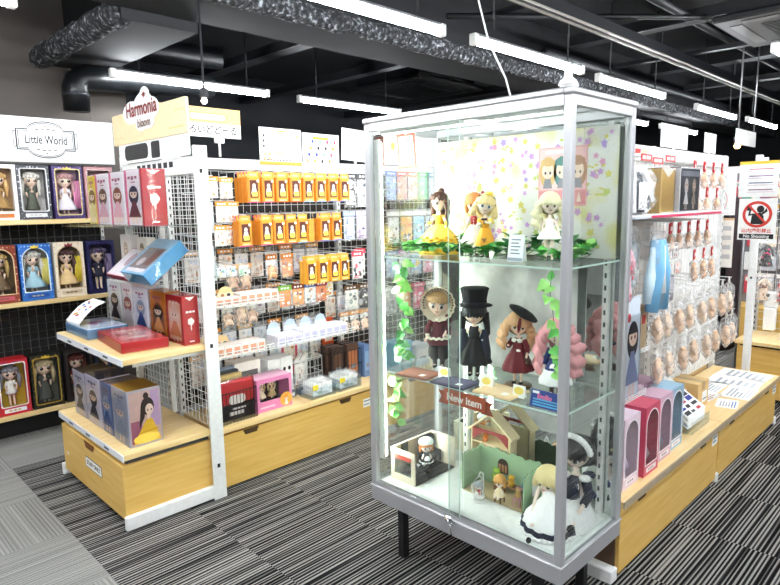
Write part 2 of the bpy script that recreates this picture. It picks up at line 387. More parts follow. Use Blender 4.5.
def ceiling_light(L_=1.25):
    t = thing('ceiling_light', '', 'ceiling light', (0, 0, 0), 0, 'tube lights hung in rows')
    MB().box(mat('8a8c90', .5), -L_/2, L_/2, -.02, .02, .034, .052, .004).build('housing', t)
    MB().tube(TUBEL, [(-L_/2+.02, 0, .012), (L_/2-.02, 0, .012)], .021, 12).build('tube', t)
    for s in (-1, 1): MB().box(WHITE, s*L_/2-.02, s*L_/2+.02, -.024, .024, -.012, .052, .006).build('end_cap', t)
    for s in (-1, 1): MB().tube(DARK, [(s*L_*.35, 0, .05), (s*L_*.35, 0, .7)], .006).build('hanger', t)
    return t
cl = ceiling_light()
LIGHTS = [((2.03, 2.24), 'bright tube light nearest above the glass case, cut by the picture top'), ((3.56, 2.23), 'bright tube light right above the glass case top corner'), ((5.16, 2.27), 'bright tube light over the right rack beyond the glass case'),
 ((2.37, 4.42), 'long bright tube light above the hanging doll sign on the left'), ((3.98, 4.45), 'short looking tube light left of the glass case above the posters'), ((7.35, 2.30), 'small far tube light in the row over the right aisle'),
 ((8.75, 3.2), 'far tube light behind the two white header boards of the right rack'), ((7.1, 3.22), 'tube light peeping past the right post of the glass case'), ((8.9, 2.25), 'farthest tube light at the far end of the right row'),
 ((5.15, 1.1), 'tube light cut by the right edge of the picture'), ((.22, 3.2), 'tube light cut by the upper left corner of the picture')]
for y in (-2.3, .1):
    for x in (-2.2, -.6, 1.0, 2.6, 4.2, 5.8): LIGHTS.append(((x, y), 'tube light out of view over the front aisle'))
for p_ in ((-2.8, 2.24), (-1.2, 2.24), (.42, 2.24), (-1.2, 4.4), (-2.8, 4.4)): LIGHTS.append((p_, 'tube light out of view over the left aisle'))  # unseen tubes, added to brighten the faces turned towards -X
for i, ((x, y), lb) in enumerate(LIGHTS):
    if i == 0: cl.location = (x, y, 2.4); cl['label'] = lb
    else: dup(cl, (x, y, 2.4), 0, lb)

# white cable looping down from the slab to the case
tag(MB().tube(WHITE, [(1.72, 1.36, 3.1), (1.73, 1.36, 2.6), (1.74, 1.33, 2.25), (1.75, 1.27, 2.03), (1.75, 1.2, 1.9), (1.75, 1.18, 1.838)], .0035, 6).build('power_cord'), 'thin white cord dropping from the ceiling to the top of the glass case', 'cord')

# ------------------------------------------------------------------ wire racks (gondolas)
def wires(mb, m, a0, a1, z0, z1, pitch, fixed, axis, r=.0017, pz=None):
    """grid of wires in the plane axis=fixed; a runs along the other horizontal axis"""
    P = (lambda a, z: (a, fixed, z)) if axis == 'y' else (lambda a, z: (fixed, a, z))
    n = round((a1-a0)/pitch)
    for i in range(n+1):
        a = a0+(a1-a0)*i/n; mb.tube(m, [P(a, z0), P(a, z1)], r, 4)
    n = round((z1-z0)/(pz or pitch))
    for i in range(n+1):
        z = z0+(z1-z0)*i/n; mb.tube(m, [P(a0, z), P(a1, z)], r, 4)
    return mb
def upright(mb, x, y, z0, z1, w_=.028, slots='y', m=None):
    """square white post with a ladder of dark slots"""
    mb.box(m or WIREW, x-w_/2, x+w_/2, y-w_/2, y+w_/2, z0, z1, .002)
    z = z0+.05
    while z < z1-.05:
        if slots == 'y': mb.box(BLACK, x-.004, x+.004, y-w_/2-.0006, y-w_/2+.001, z, z+.018)
        else: mb.box(BLACK, x-w_/2-.0006, x-w_/2+.001, y-.004, y+.004, z, z+.018)
        z += .045
    return mb
def notch(x, z, y, w_=.1):   # finger notch cut into a front board: trapezoid with slanting sides
    return MB().flat(mat('4a3416', .7), [(x-w_/2, z), (x-w_*.36, z-.028), (x+w_*.36, z-.028), (x+w_/2, z)], y, .0015)

# left rack: row of wire panels facing the aisle
lr = thing('wire_rack', 'long white wire rack with maple plinth of small doll goods left of the glass case', 'rack', (1.5, 2.8, 0))
O = Matrix.Translation((-1.5, -2.8, 0))
wires(MB(O), WIREW, 1.52, 4.9, .37, 1.7, .05, 3.2, 'y').build('wire_panel', lr)
MB(O).box(WIREW, 1.5, 4.92, 3.18, 3.23, 1.71, 1.77).build('top_rail', lr)
MB(O).box(mat('2a2622', .8), 1.5, 4.92, 3.24, 3.25, .35, 1.66).build('back_board', lr)  # dark sheet added behind the mesh, its colour standing for the dim shop beyond
for x in (1.51, 2.7, 3.9, 4.91): upright(MB(O), x, 3.205, 0, 1.78, .03).build('upright', lr)
for k, (x0, x1, n) in enumerate(((1.5, 2.09, (1.7,)), (2.094, 2.69, (2.38,)), (2.694, 3.3, (3.0,)), (3.304, 3.9, (3.6,)), (3.904, 4.9, (4.3,)))):
    MB(O).box(DECKWOOD, x0, x1, 2.79, 3.18, .315, .345, .003).build('deck_board', lr)
for x0, x1 in ((1.525, 2.69), (2.694, 3.9), (3.904, 4.9)):
    d = MB(O).box(WOOD, x0, x1, 2.803, 3.15, .012, .300, .002).build('drawer', lr)
    for x in (1.7, 2.38, 3.0, 3.6, 4.3):
        if x0 < x < x1:
            notch(x, .300, 2.803).build('finger_notch', d).matrix_parent_inverse = O
MB(O).flat(PAPER, rect(2.53, 2.60, .20, .255), 2.803).flat(mat('8a8f99', .6), rect(2.535, 2.595, .238, .245), 2.8022).flat(mat('8a8f99', .6), rect(2.535, 2.58, .215, .221), 2.8022).build('price_label', lr)

# right rack, double sided, behind the glass case
rr_ = thing('wire_rack', 'white wire rack with maple drawers behind and right of the glass case', 'rack', (2.2, .956, 0))
O = Matrix.Translation((-2.2, -.956, 0))
wires(MB(O), WIREW, 2.24, 4.58, .36, 1.70, .05, 1.37, 'y').build('wire_panel', rr_)
MB(O).box(WIREW, 2.2, 4.6, 1.35, 1.40, 1.70, 1.775).build('top_rail', rr_)
for x in (2.225, 3.388, 4.585): upright(MB(O), x, 1.375, 0, 1.78, .034).build('upright', rr_)
MB(O).box(mat('f0efec', .6), 2.24, 4.58, 1.385, 1.392, .34, 1.7).build('back_board', rr_)
for x0, x1 in ((2.203, 3.386), (3.392, 4.55)):
    MB(O).box(DECKWOOD, x0, x1, .945, 1.355, .300, .333, .003).build('deck_board', rr_)
    d = MB(O).box(WOOD, x0+.01, x1-.01, .958, 1.34, .02, .294, .002).build('drawer', rr_)
    for x in (x0+.21, x1-.24): notch(x, .294, .958).build('finger_notch', d).matrix_parent_inverse = O
    MB(O).flat(PAPER, rect(x1-.10, x1-.02, .225, .285), .958).flat(mat('7f8894', .6), rect(x1-.09, x1-.03, .262, .27), .9572).flat(mat('7f8894', .6), rect(x1-.09, x1-.04, .24, .247), .9572).build('price_label', rr_)
    MB(O).box(mat('b5a488', .2), x0, x1, .938, .9445, .302, .331).build('label_rail', rr_)
    MB(O).box(WHITE, x1-.02, x1+.012, .95, .985, 0, .05, .004).build('foot', rr_)
MB(O).box(DECKWOOD, 2.203, 4.55, 1.39, 1.79, .300, .333, .003).box(WOOD, 2.21, 4.54, 1.395, 1.78, .02, .294).build('rear_drawer_unit', rr_)
MB(O).box(mat('5a4330', .7), 2.196, 2.203, .97, 1.77, .05, .30).build('end_panel', rr_)
MB(O).box(WHITE, 2.15, 2.203, .958, 1.78, 0, .055, .004).build('end_foot', rr_)
MB(O).box(WIREW, 2.3, 3.5, .99, 1.36, 1.422, 1.436, .003).box(mat('d7335f', .5), 2.45, 3.3, .985, .99, 1.424, 1.434).box(mat('cfd6de', .3), 2.3, 2.45, .985, .99, 1.424, 1.434).build('shelf', rr_)

# end rack of the left row: panel, stepped shelves and STAFF ONLY drawer, facing the viewer
er = thing('end_rack', 'white end rack with stepped maple shelves and a STAFF ONLY drawer at the left', 'rack', (1.0, 2.76, 0))
O = Matrix.Translation((-1.0, -2.76, 0))
wires(MB(O), WIREW, 2.79, 3.61, .38, 1.74, .042, 1.462, 'x', .002).build('wire_panel', er)
for y in (2.765, 3.64): upright(MB(O), 1.46, y, .0, 1.79, .034, 'x').build('upright', er)
up = MB(O).box(WIREW, 1.43, 1.5, 2.74, 2.745, .0, 1.79).build('post_face', er)
MB(O).box(BLACK, 1.455, 1.47, 2.7385, 2.74, .80, .82).box(BLACK, 1.455, 1.47, 2.7385, 2.74, .17, .19).box(BLACK, 1.455, 1.47, 2.7385, 2.74, 1.66, 1.68).build('post_clip', er)
pn = MB(O).box(WHITE, 1.445, 1.475, 2.75, 3.655, 1.66, 1.745, .003)
for i in range(7): pn.box(BLACK, 1.4435, 1.445, 2.99+.065*i, 3.03+.065*i, 1.70, 1.728)
pn.build('header_rail', er)
upright(MB(O), 1.455, 3.2, .36, 1.66, .03, 'x').build('upright', er)
dr = MB(O).box(WOOD, .996, 1.46, 2.775, 3.63, .045, .315, .003).build('drawer', er)
n_ = MB(O@Matrix.Translation((.996, 3.2, 0))@Matrix.Rotation(FACE_X, 4, 'Z')).flat(mat('7a4a1c', .7), [(-.075, .315), (-.05, .278), (.05, .278), (.075, .315)], -.0005, .0015)
n_.build('finger_notch', dr).matrix_parent_inverse = Matrix.Identity(4)
sg = MB(O@Matrix.Translation((.996, 3.16, 0))@Matrix.Rotation(FACE_X, 4, 'Z')).flat(mat('3a3026', .5), rect(-.112, .112, .172, .228), -.0005, .001).flat(PAPER, rect(-.107, .107, .176, .224), -.0012, .001).build('staff_only_label', er)
txt('STAFF ONLY', .034, mat('5a4a3a', .6), sg, (-.004-.002+.996-.9965, .40, .2), (PI/2, 0, FACE_X), sx=.95, bold=.0006)
MB(O@Matrix.Translation((.996, 3.56, 0))@Matrix.Rotation(FACE_X, 4, 'Z')).flat(mat('efe6cc', .5), rect(-.02, .02, .15, .165), -.0005, .001).build('sticker', er)
MB(O).box(WHITE, .985, 1.50, 2.745, 2.772, .008, .075, .004).build('foot', er)
MB(O).box(WHITE, .985, 1.48, 3.635, 3.66, .008, .075, .004).build('foot', er)
MB(O).box(mat('4b4f52', .6), 1.02, 1.44, 2.79, 3.62, .316, .335).build('bracket', er)
def end_shelf(z, x0):
    s = MB(O).box(DECKWOOD, x0, 1.44, 2.755, 3.68, z-.03, z, .003).build('shelf', er)
    MB(O).box(mat('e9eaee', .25), x0-.006, x0-.0005, 2.752, 3.658, z-.032, z-.002).build('label_rail', s).matrix_parent_inverse = Matrix.Identity(4)
    for y in (2.95, 3.2, 3.45):
        MB(O).box(mat('30343a', .5), x0-.0072, x0-.006, y-.028, y+.028, z-.022, z-.012).build('price_strip', s)
    for y in (2.80, 3.6): MB(O).box(WIREW, x0+.06, 1.45, y-.004, y+.004, z-.055, z-.031).build('bracket', er)
end_shelf(.375, 1.0); end_shelf(.82, 1.03)
MB(O).box(SHELFGLASS, 1.12, 1.44, 2.74, 3.7, 1.404, 1.412).build('glass_shelf', er)
# header: cream bar with the ornate shop sign
hs = thing('shop_sign', 'cream header sign with ornate red lettering on top of the end rack', 'sign', (1.43, 3.2, 1.79))
F = Matrix.Rotation(FACE_X, 4, 'Z')
CREAM = mat('f0d8ab', .6)
MB(F).flat(CREAM, rounded(-.45, .44, .06, .225, .01), 0, .012).flat(mat('e6c88e', .6), rounded(.25, .41, .09, .1, .003), -.012, .0008).flat(mat('e6c88e', .6), rounded(.31, .42, .17, .178, .003), -.012, .0008).flat(mat('e8cf9b', .6), rounded(-.42, -.3, .09, .1, .003), -.012, .0008).build('header_board', hs)
MB(F).flat(WHITE, rounded(-.40, .43, -.045, .06, .008), .002, .008).flat(BLACK, rounded(-.32, -.02, -.03, .05, .03), -.006, .001).flat(BLACK, rounded(.02, .12, -.035, .05, .012), -.006, .001).flat(mat('d9d9d9', .5), rounded(.16, .4, -.04, .05, .01), -.006, .001).build('lower_plate', hs)
cl_ = MB(F)
for jj, (cx, cz, rx, rz) in enumerate(((-.17, .215, .11, .06), (-.02, .235, .12, .07), (.06, .215, .10, .058), (0, .29, .055, .04), (-.06, .15, .07, .04), (.02, .15, .08, .035))): cl_.flat(WHITE, oval(cx, cz, rx, rz, 20), -.0145+.0004*jj, .002+.0001*jj)
plq = cl_.build('cloud_plaque', hs)
TR = mat('8f3a34', .6); 
txt('Harmonia', .105, TR, plq, (-.0195, .045, .225), (PI/2, 0, FACE_X), sx=.9, bold=.0014)
txt('bloom', .062, mat('8a6a60', .6), plq, (-.0195, .02, .15), (PI/2, 0, FACE_X), bold=.0006, shear=.1)
MB(F).flat(TR, star(0, .29, .018, 6, .5), -.0185, .001).flat(TR, oval(0, .29, .026, .003), -.0185, .0008).build('crest', plq)
# the doll sign facing the aisle
ds = thing('hanging_sign', 'white sign with a beige upper half and Japanese lettering beside the ornate header sign', 'sign', (1.74, 3.19, 1.885))
MB().flat(WHITE, rect(-.27, .225, .0, .16), 0, .008).flat(mat('e0b67a', .6), rect(-.27, .225, .075, .16), -.008, .0008).flat(mat('d8a45e', .6), rounded(-.1, .14, .085, .132, .02), -.0088, .0006).flat(mat('eed2a6', .6), rounded(-.09, .13, .092, .126, .016), -.0094, .0006).build('sign_board', ds)
txt('ねんどろいどどーる', .053, mat('1c1918', .6), ds, (-.025, -.0094, .037), sx=.95, bold=.0009)
MB().tube(WHITE, [(.09, .004, -.105), (.09, .004, 0)], .007).box(WHITE, .06, .12, -.006, .014, -.03, 0, .004).build('sign_clip', ds)
sp = thing('spot_lamp', 'small bare spot lamp glaring above the Japanese doll sign', 'lamp', (1.645, 3.0, 2.045))
MB().ell(SPOTL, (0, 0, 0), (.016, .016, .016), 10).build('bulb', sp); MB().lathe(DARK, [(.012, .014), (.022, .02), (.022, .06), (.006, .07), (.004, 1.06)], n=12).build('lamp_holder', sp)
# ------------------------------------------------------------------ glass display case
X0, X1, Y0, Y1, ZB, ZF, ZT = 1.679, 2.121, .918, 1.82, .242, .304, 1.83
dc = thing('display_case', 'tall glass display case with aluminium frame holding dressed dolls', 'display case', (1.9, 1.369, 0))
O = Matrix.Translation((-1.9, -1.369, 0)); P_ = .029
MB(O).box(ALU, X0, X1, Y0, Y1, ZB, ZF, .003).build('base_frame', dc)
MB(O).box(ALU, X0-.004, X1+.004, Y0-.004, Y1+.004, ZF, ZF+.006, .002).build('sill', dc)
for x in (X0, X1-P_):
    for y in (Y0, Y1-P_): MB(O).box(ALU, x, x+P_, y, y+P_, ZF+.006, ZT-.02, .004).build('post', dc)
tf = MB(O)
for y in (Y0, Y1-P_): tf.box(ALU, X0+P_, X1-P_, y+.002, y+P_-.002, ZT-.05, ZT-.02)
for x in (X0, X1-P_): tf.box(ALU, x+.002, x+P_-.002, Y0+P_, Y1-P_, ZT-.05, ZT-.02)
tf.box(ALU, X0-.005, X1+.005, Y0-.005, Y0+P_, ZT-.02, ZT, .005).box(ALU, X0-.005, X1+.005, Y1-P_, Y1+.005, ZT-.02, ZT, .005).box(ALU, X0-.005, X0+P_, Y0+P_, Y1-P_, ZT-.02, ZT, .005).box(ALU, X1-P_, X1+.005, Y0+P_, Y1-P_, ZT-.02, ZT, .005)
tf.build('top_frame', dc)
MB(O).box(GLASS, X0+P_, X1-P_, Y0+P_, Y1-P_, ZT-.012, ZT-.008).build('top_glass', dc)
MB(O).box(GLASS, X0+P_, X1-P_, Y0+.010, Y0+.014, ZF+.006, ZT-.05).build('side_glass', dc)
MB(O).box(GLASS, X0+P_, X1-P_, Y1-.014, Y1-.010, ZF+.006, ZT-.05).build('side_glass', dc)
for y0, y1, x in ((1.345, 1.795, .008), (.945, 1.405, .018)):
    g = MB(O).box(GLASS, X0+x, X0+x+.004, y0, y1, ZF+.02, ZT-.045).build('sliding_door', dc)
    for y in (y0, y1): MB(O).box(GLASSEDGE, X0+x, X0+x+.004, y-.0008, y+.0008, ZF+.02, ZT-.045).build('glass_edge', g)
tr = MB(O)
for x in (.004, .0145, .026): tr.box(ALU, X0+x, X0+x+.002, Y0+P_, Y1-P_, ZF+.006, ZF+.022)
tr.build('door_track', dc)
lk = MB(O).box(CHROME, X0-.012, X0-.004, 1.37, 1.40, ZF-.008, ZF+.018, .003).tube(CHROME, [(X0-.014, 1.40, ZF+.012), (X0-.016, 1.36, ZF-.004)], .005).tube(CHROME, [(X0-.014, 1.375, ZF), (X0-.015, 1.365, ZF-.05)], .0025)
lk.build('lock', dc)
MB(O).box(MIRROR, X1-.014, X1-.010, Y0+P_, Y1-P_, ZF+.006, ZT-.05).build('mirror_back', dc)
MB(O).box(mat('eef3ee', .35), X0+.035, X1-.016, Y0+.02, Y1-.02, ZF+.0065, ZF+.012).build('floor_panel', dc)
for z in (.805, 1.283):
    g = MB(O).box(SHELFGLASS, X0+.045, X1-.03, Y0+.03, Y1-.03, z, z+.006).build('glass_shelf', dc)
    MB(O).box(GLASSEDGE, X0+.042, X0+.045, Y0+.03, Y1-.03, z, z+.006).build('shelf_edge', g)
    MB(O).box(GLASSEDGE, X0+.045, X1-.03, Y0+.027, Y0+.03, z, z+.006).build('shelf_edge', g)
SHELF1, SHELF2, CFLOOR = .812, 1.290, ZF+.0125
for y in (.99, 1.625): upright(MB(O), X1-.03, y, ZF+.012, ZT-.06, .022, 'x').build('slotted_standard', dc)
for x in (X0+.06, X1-.06):
    for y in (Y0+.12, Y1-.13): MB(O).box(BLACK, x-.017, x+.017, y-.017, y+.017, 0, ZB, .002).build('leg', dc)
for y in (Y1-.039,): MB(O).box(WHITE, X0+.03, X0+.042, y-.012, y+.012, ZF+.12, ZT-.08).box(STRIPL, X0+.042, X0+.049, y-.010, y+.010, ZF+.13, ZT-.09).build('light_strip', dc)
MB(O).box(WHITE, X0+.031, X0+.05, Y0+.05, Y1-.06, ZT-.062, ZT-.05).box(STRIPT, X0+.036, X0+.044, Y0+.06, Y1-.07, ZT-.066, ZT-.062).build('light_strip', dc)
tag(MB().box(WHITE, 1.685, 1.725, .925, .965, 1.832, 1.84).lathe(WHITE, [(.03, 0), (.024, .012), (.012, .022), (.012, .05), (.014, .052), (.014, .058)], (1.70, .945, 1.838), 14).build('cable_cap'), 'white cap fitting on the near top corner of the glass case', 'fitting')
sb = MB().flat(mat('fefaf3', .6), rounded(0, .08, 0, .06, .006), 0, .001).build('notice_tag')
bpy.data.objects.remove(sb)

# backdrops inside the case
def floral(name, base, dots):
    m = ramp_mat(name, base, 9, .8, detail=2)
    return m
WALLP = ramp_mat('floral_wallpaper_ground', [(.35, 'dfe0da'), (.5, 'e4e4df'), (.62, 'dcd9a2'), (.75, 'd0cd80')], 7, .85, detail=1)
bd = thing('backdrop_panel', 'bright floral wallpaper panel behind the dolls on the top glass shelf', 'backdrop', (2.078, 1.40, SHELF2+.001))
q = MB(F).flat(WALLP, rect(-.375, .445, .0005, .465), 0, .008)
q.build('board', bd)
q = MB(F); r9 = random.Random(5)
PET = [mat(c, .85) for c in ('c69ad2', 'd2a8d8', 'b49cd8', 'd8cf78', 'c4d07c', 'dca0c0')]
for k in range(190):
    cx, cz, rs = r9.uniform(-.36, .43), r9.uniform(.03, .45), r9.uniform(.009, .018)
    m_ = PET[r9.choice((0, 0, 1, 2, 3, 3, 4, 5))]; ph = r9.uniform(0, 2)
    q.flat(m_, star(cx, cz, rs, 5, .55, ph), -.008, .0003+.00001*k/4)
    if k % 3 == 0:
        for j in range(3): q.flat(m_, oval(cx+r9.uniform(-.02, .02), cz+r9.uniform(-.02, .02), .0022, .0022, 6), -.008, .0004)
for k in range(26):
    cx, cz = r9.uniform(-.34, .41), r9.uniform(.04, .44)
    for j in range(5): q.flat(PET[3+k % 2], oval(cx+r9.uniform(-.03, .03), cz+r9.uniform(-.02, .02), .008, .004, 8), -.008, .0002)
q.build('flower_print', bd)
CLOUD = ramp_mat('grey_cloud_backdrop', [(.4, 'c4c5c3'), (.5, 'dcdcda'), (.6, 'f4f4f2')], 6, .8, detail=5)
gd = MB(F).flat(CLOUD, rect(-.28, .275, 0.0005, .455), 0, .006)
o = gd.build('backdrop_panel', None, (2.075, 1.368, SHELF1)); tag(o, 'pale grey clouded panel behind the dolls on the middle glass shelf', 'backdrop')
# poster of three dolls on the wallpaper
ps = thing('poster', 'pink poster of three long haired dolls on the floral panel', 'poster', (2.0692, 1.165, 1.49))
MB(F).flat(mat('e8a8ab', .6), rect(-.10, .098, -.01, .205), 0, .001).flat(mat('f1c3c4', .6), rect(-.095, .093, .05, .2), -.001, .0003).flat(mat('d98f95', .6), rect(-.095, .093, -.005, .045), -.001, .0003).build('sheet', ps)
for cx, hc, nm in ((-.06, 'd8b27a', 0), (0, '5f8f8a', 1), (.062, 'b98f72', 2)):
    q = MB(F).flat(mat(hc, .6), oval(cx, .115, .036, .058), -.0013, .0003).flat(mat('f3d9c8', .6), oval(cx, .12, .025, .03), -.0016, .0003).flat(mat(hc, .6), oval(cx, .152, .03, .016), -.0019, .0002)
    for s in (-.01, .01): q.flat(mat('3b3f55', .6), oval(cx+s, .112, .004, .006, 8), -.0019, .0003)
    q.flat(mat('8e8c96', .6), [(cx-.02, .055), (cx+.02, .055), (cx+.012, .09), (cx-.012, .09)], -.0019, .0003)
    q.build('doll_picture', ps)
q = MB(F)
for k in range(6): q.flat(mat(('b5524f', '3c4650', 'f1e4d0')[k % 3], .6), [(-.085+.029*k, .005), (-.068+.029*k, .005), (-.0765+.029*k, .04)], -.0014, .0003)
q.flat(PAPER, rounded(-.07, .05, .182, .194, .004), -.0014, .0003); q.build('small_figures', ps)

# notices and tags in the case
nt_ = thing('notice_card', 'white notice with a red-orange border hung at the upper left inside the glass case', 'notice', (1.83, 1.72, 1.645), 0, None, (0, math.radians(-5), 0))
MB(F).flat(mat('a8330f', .6), rect(-.051, .046, -.005, .131), 0, .001).flat(PAPER, rect(-.040, .035, .005, .120), -.001, .0004).build('card', nt_)
q = MB(F)
for k, (a, b) in enumerate(((-.03, .026), (-.034, .03), (-.032, .028), (-.034, .03), (-.03, .02))): q.flat(mat('4a4a50', .6), rect(a, b, .1-.02*k, .107-.02*k), -.0014, .0003)
q.build('print', nt_)
MB().tube(mat('e8e8e8', .4), [(0, 0, .125), (0, .01, .135)], .002).build('tape', nt_)
ni = thing('ribbon_sign', 'rust red ribbon sign with white New Item lettering on the middle glass shelf', 'sign', (X0+.037, 1.345, .742))
RB = mat('b5532c', .55)
MB(F).flat(RB, rect(-.095, .095, .008, .062), 0, .003).build('ribbon', ni)
for s in (-1, 1): MB(F).flat(mat('96421f', .55), [(s*.075, .0), (s*.128, .0), (s*.112, .026), (s*.128, .05), (s*.075, .05)], .0035, .002).build('ribbon_tail', ni)
txt('New Item', .04, mat('fff4ea', .6), ni, (-.0037, 0, .033), (PI/2, 0, FACE_X), sx=1.0, bold=.0009)
def tent(name, label, cat, loc, w_, h_, col, deco=None, lean=.2, rz=FACE_X):
    t = thing(name, label, cat, loc, rz)
    T_ = Matrix.Rotation(-lean, 4, 'X')
    q = MB(T_).flat(mat(col, .6), rect(-w_/2, w_/2, 0, h_), 0, .0012)
    if deco: deco(q)
    q.build('front', t)
    MB(Matrix.Translation((0, h_*sin(lean)*2, 0))@Matrix.Rotation(lean, 4, 'X')).flat(mat(col, .6), rect(-w_/2, w_/2, 0, h_), 0, .0012).build('prop', t)
    return t
def yd(q): q.flat(mat('f0d96a', .6), oval(0, .025, .02, .014), -.0013, .0004)
tent('price_card', 'small white card with yellow oval before the bonnet doll', 'card', (1.79, 1.507, SHELF1), .055, .045, 'fbfaf3', yd)
tent('price_card', 'small white card with yellow oval beside the tall hat doll', 'card', (1.80, 1.31, SHELF1), .06, .05, 'fbfaf3', yd)
tent('price_card', 'small white card with yellow oval left of the blue sign', 'card', (1.78, 1.155, SHELF1), .05, .045, 'fbfaf3', yd)
def td(q):
    for k in range(5): q.flat(mat('7b8794', .6), rect(-.02, .018-.006*(k % 2), .075-.012*k, .079-.012*k), -.0013, .0004)
    q.flat(mat('9aa6b0', .6), rect(-.03, .03, .003, .014), -.0013, .0004)
tent('info_card', 'white information card standing left of the cream haired doll', 'card', (1.80, 1.19, SHELF2+.001), .062, .095, 'f4f8f8', td, .15)
# lying booklets on the middle shelf
def booklet(label, col, loc, w_, d_, rz, col2):
    t = thing('booklet', label, 'booklet', loc, rz)
    MB().box(mat(col, .5), -w_/2, w_/2, -d_/2, d_/2, 0, .008, .001).box(mat(col2, .5), -w_*.4, w_*.4, -d_*.4, d_*.36, .008, .0086).box(PAPER, w_*.15, w_*.3, -d_*.3, -d_*.1, .0086, .009).build('cover', t)
    return t
booklet('brown booklet lying at the left on the middle glass shelf', '8a4f3a', (1.765, 1.615, SHELF1), .15, .12, FACE_X+.12, '9c6048')
booklet('dark blue booklet lying before the tall hat doll', '3c3a56', (1.765, 1.43, SHELF1), .16, .11, FACE_X+.05, '55506f')
booklet('cream booklet lying before the beret doll', 'e9c99a', (1.79, 1.235, SHELF1), .16, .13, FACE_X, 'efd3a8')
bs = thing('blue_sign', 'blue sign with pink lettering leaning at the shelf edge near the front post', 'sign', (X0+.06, 1.012, SHELF1), FACE_X)
T_ = Matrix.Rotation(-.25, 4, 'X')
q = MB(T_).flat(mat('1e3f8e', .5), rect(-.07, .07, 0, .058), 0, .002)
for k in range(3): q.flat(mat('5fb7e8', .5), rect(-.06, .06-.012*k, .006+.009*k, .011+.009*k), -.002, .0004)
q.flat(mat('ffffff', .5), rect(-.065, -.04, .045, .054), -.002, .0004).build('board', bs)
txt('Emilio', .022, mat('f17aa0', .5), bs, (-.008, -.0105, .043), (PI/2-.25, 0, 0), bold=.0005)
MB().box(WHITE, -.02, .02, .002, .03, 0, .004).build('prop', bs)
# ------------------------------------------------------------------ dolls
def skin_body(name, parent, H, V, E_, m, sub=1):
    """one continuous limbed surface grown over a jointed skeleton: V = [(x,y,z,radius)], E_ = edges"""
    me = bpy.data.meshes.new(name); me.from_pydata([(x*H, y*H, z*H) for x, y, z, r in V], E_, [])
    o = bpy.data.objects.new(name, me); COL.objects.link(o); o.parent = parent
    md = o.modifiers.new('skin', 'SKIN'); md.use_smooth_shade = True
    sv = me.skin_vertices[0].data
    for i, v in enumerate(V): sv[i].radius = (v[3]*H, v[3]*H); sv[i].use_root = (i == 0)
    s = o.modifiers.new('smooth', 'SUBSURF'); s.levels = s.render_levels = sub
    me.materials.append(m)
    return o
def headshape(p):
    x, y, z = p
    k = 1-.34*max(0, -z)**1.6
    return (x*k, y*(1-.18*max(0, -z)), z)
def doll_head(parent, H, c, sk, eye, tilt=(0, 0, 0), s=1.):
    T_ = Matrix.Translation(Vector(c)*H) @ Matrix.Rotation(tilt[2], 4, 'Z') @ Matrix.Rotation(tilt[0], 4, 'X') @ Matrix.Rotation(tilt[1], 4, 'Y') @ Matrix.Scale(H*s, 4)
    h = MB(T_).ell(sk, (0, 0, 0), (.128, .12, .145), 20, warp=headshape)
    h.ell(sk, (0, -.121, -.035), (.009, .012, .012), 8)
    for q in (-1, 1): h.ell(sk, (q*.125, .01, -.02), (.012, .02, .03), 8)
    hd = h.build('head', parent)
    e = MB(T_)
    for q in (-1, 1):
        RZ = Matrix.Rotation(q*.42, 3, 'Z')
        e.ell(mat('fbfbfb', .2), (q*.052, -.108, -.012), (.031, .008, .032), 10, RZ)
        e.ell(mat(eye, .15), (q*.051, -.114, -.014), (.021, .006, .026), 10, RZ).ell(mat('15151a', .1), (q*.05, -.118, -.014), (.011, .004, .015), 8, RZ)
        e.ell(mat('ffffff', .1), (q*.05-.006, -.1215, -.003), (.005, .003, .006), 6, RZ)
        e.tube(mat('3a2a26', .5), [(q*.024, -.117, .012), (q*.05, -.117, .026), (q*.08, -.099, .012)], .0045, 5)
        e.tube(mat('7a5a48', .6), [(q*.03, -.116, .052), (q*.055, -.111, .06), (q*.078, -.099, .053)], .0028, 4)
    e.tube(mat('c4605e', .4), [(-.018, -.108, -.075), (0, -.112, -.08), (.018, -.108, -.075)], .0055, 5)
    e.build('face_paint', hd)
    return T_, hd
def hair_cap(q, m, front=.2, vol=1.):
    q.ell(m, (0, .012, .012), (.148*vol, .142*vol, .155*vol), 20, keep=lambda c: not (c[1] < -.18 and c[2] < front))
def bangs(q, m, n=7, z=.062, l=.05, part=0.):
    for i in range(n):
        a = -1.05+2.1*i/(n-1)
        if part and abs(a-part) < .18: continue
        q.ell(m, (.135*sin(a), -.125*cos(a)+.004, z), (.03, .016, l*(1+.2*abs(a))), 8, Matrix.Rotation(a, 3, 'Z') @ Matrix.Rotation(-.25, 3, 'X') @ Matrix.Rotation(.2*a, 3, 'Y'))
def lock(q, m, pts, r0, r1, wob=0., n=12, turns=3.):
    P = [Vector(p) for p in pts]; out = []; rad = []
    for i in range(n+1):
        t = i/n*(len(P)-1); k = min(int(t), len(P)-2); p = P[k].lerp(P[k+1], t-k)
        a = 2*PI*turns*i/n
        out.append((p.x+wob*cos(a), p.y+wob*sin(a), p.z)); rad.append((r0+(r1-r0)*i/n)*(1+.2*sin(a*1.0)*(wob > 0)))
    rad[-1] = r1*.3
    q.tube(m, out, rad, 8)
STAND = dict(l=((.115, .0, .48), (.13, -.03, .38)), r=((-.115, .0, .48), (-.13, -.03, .38)))
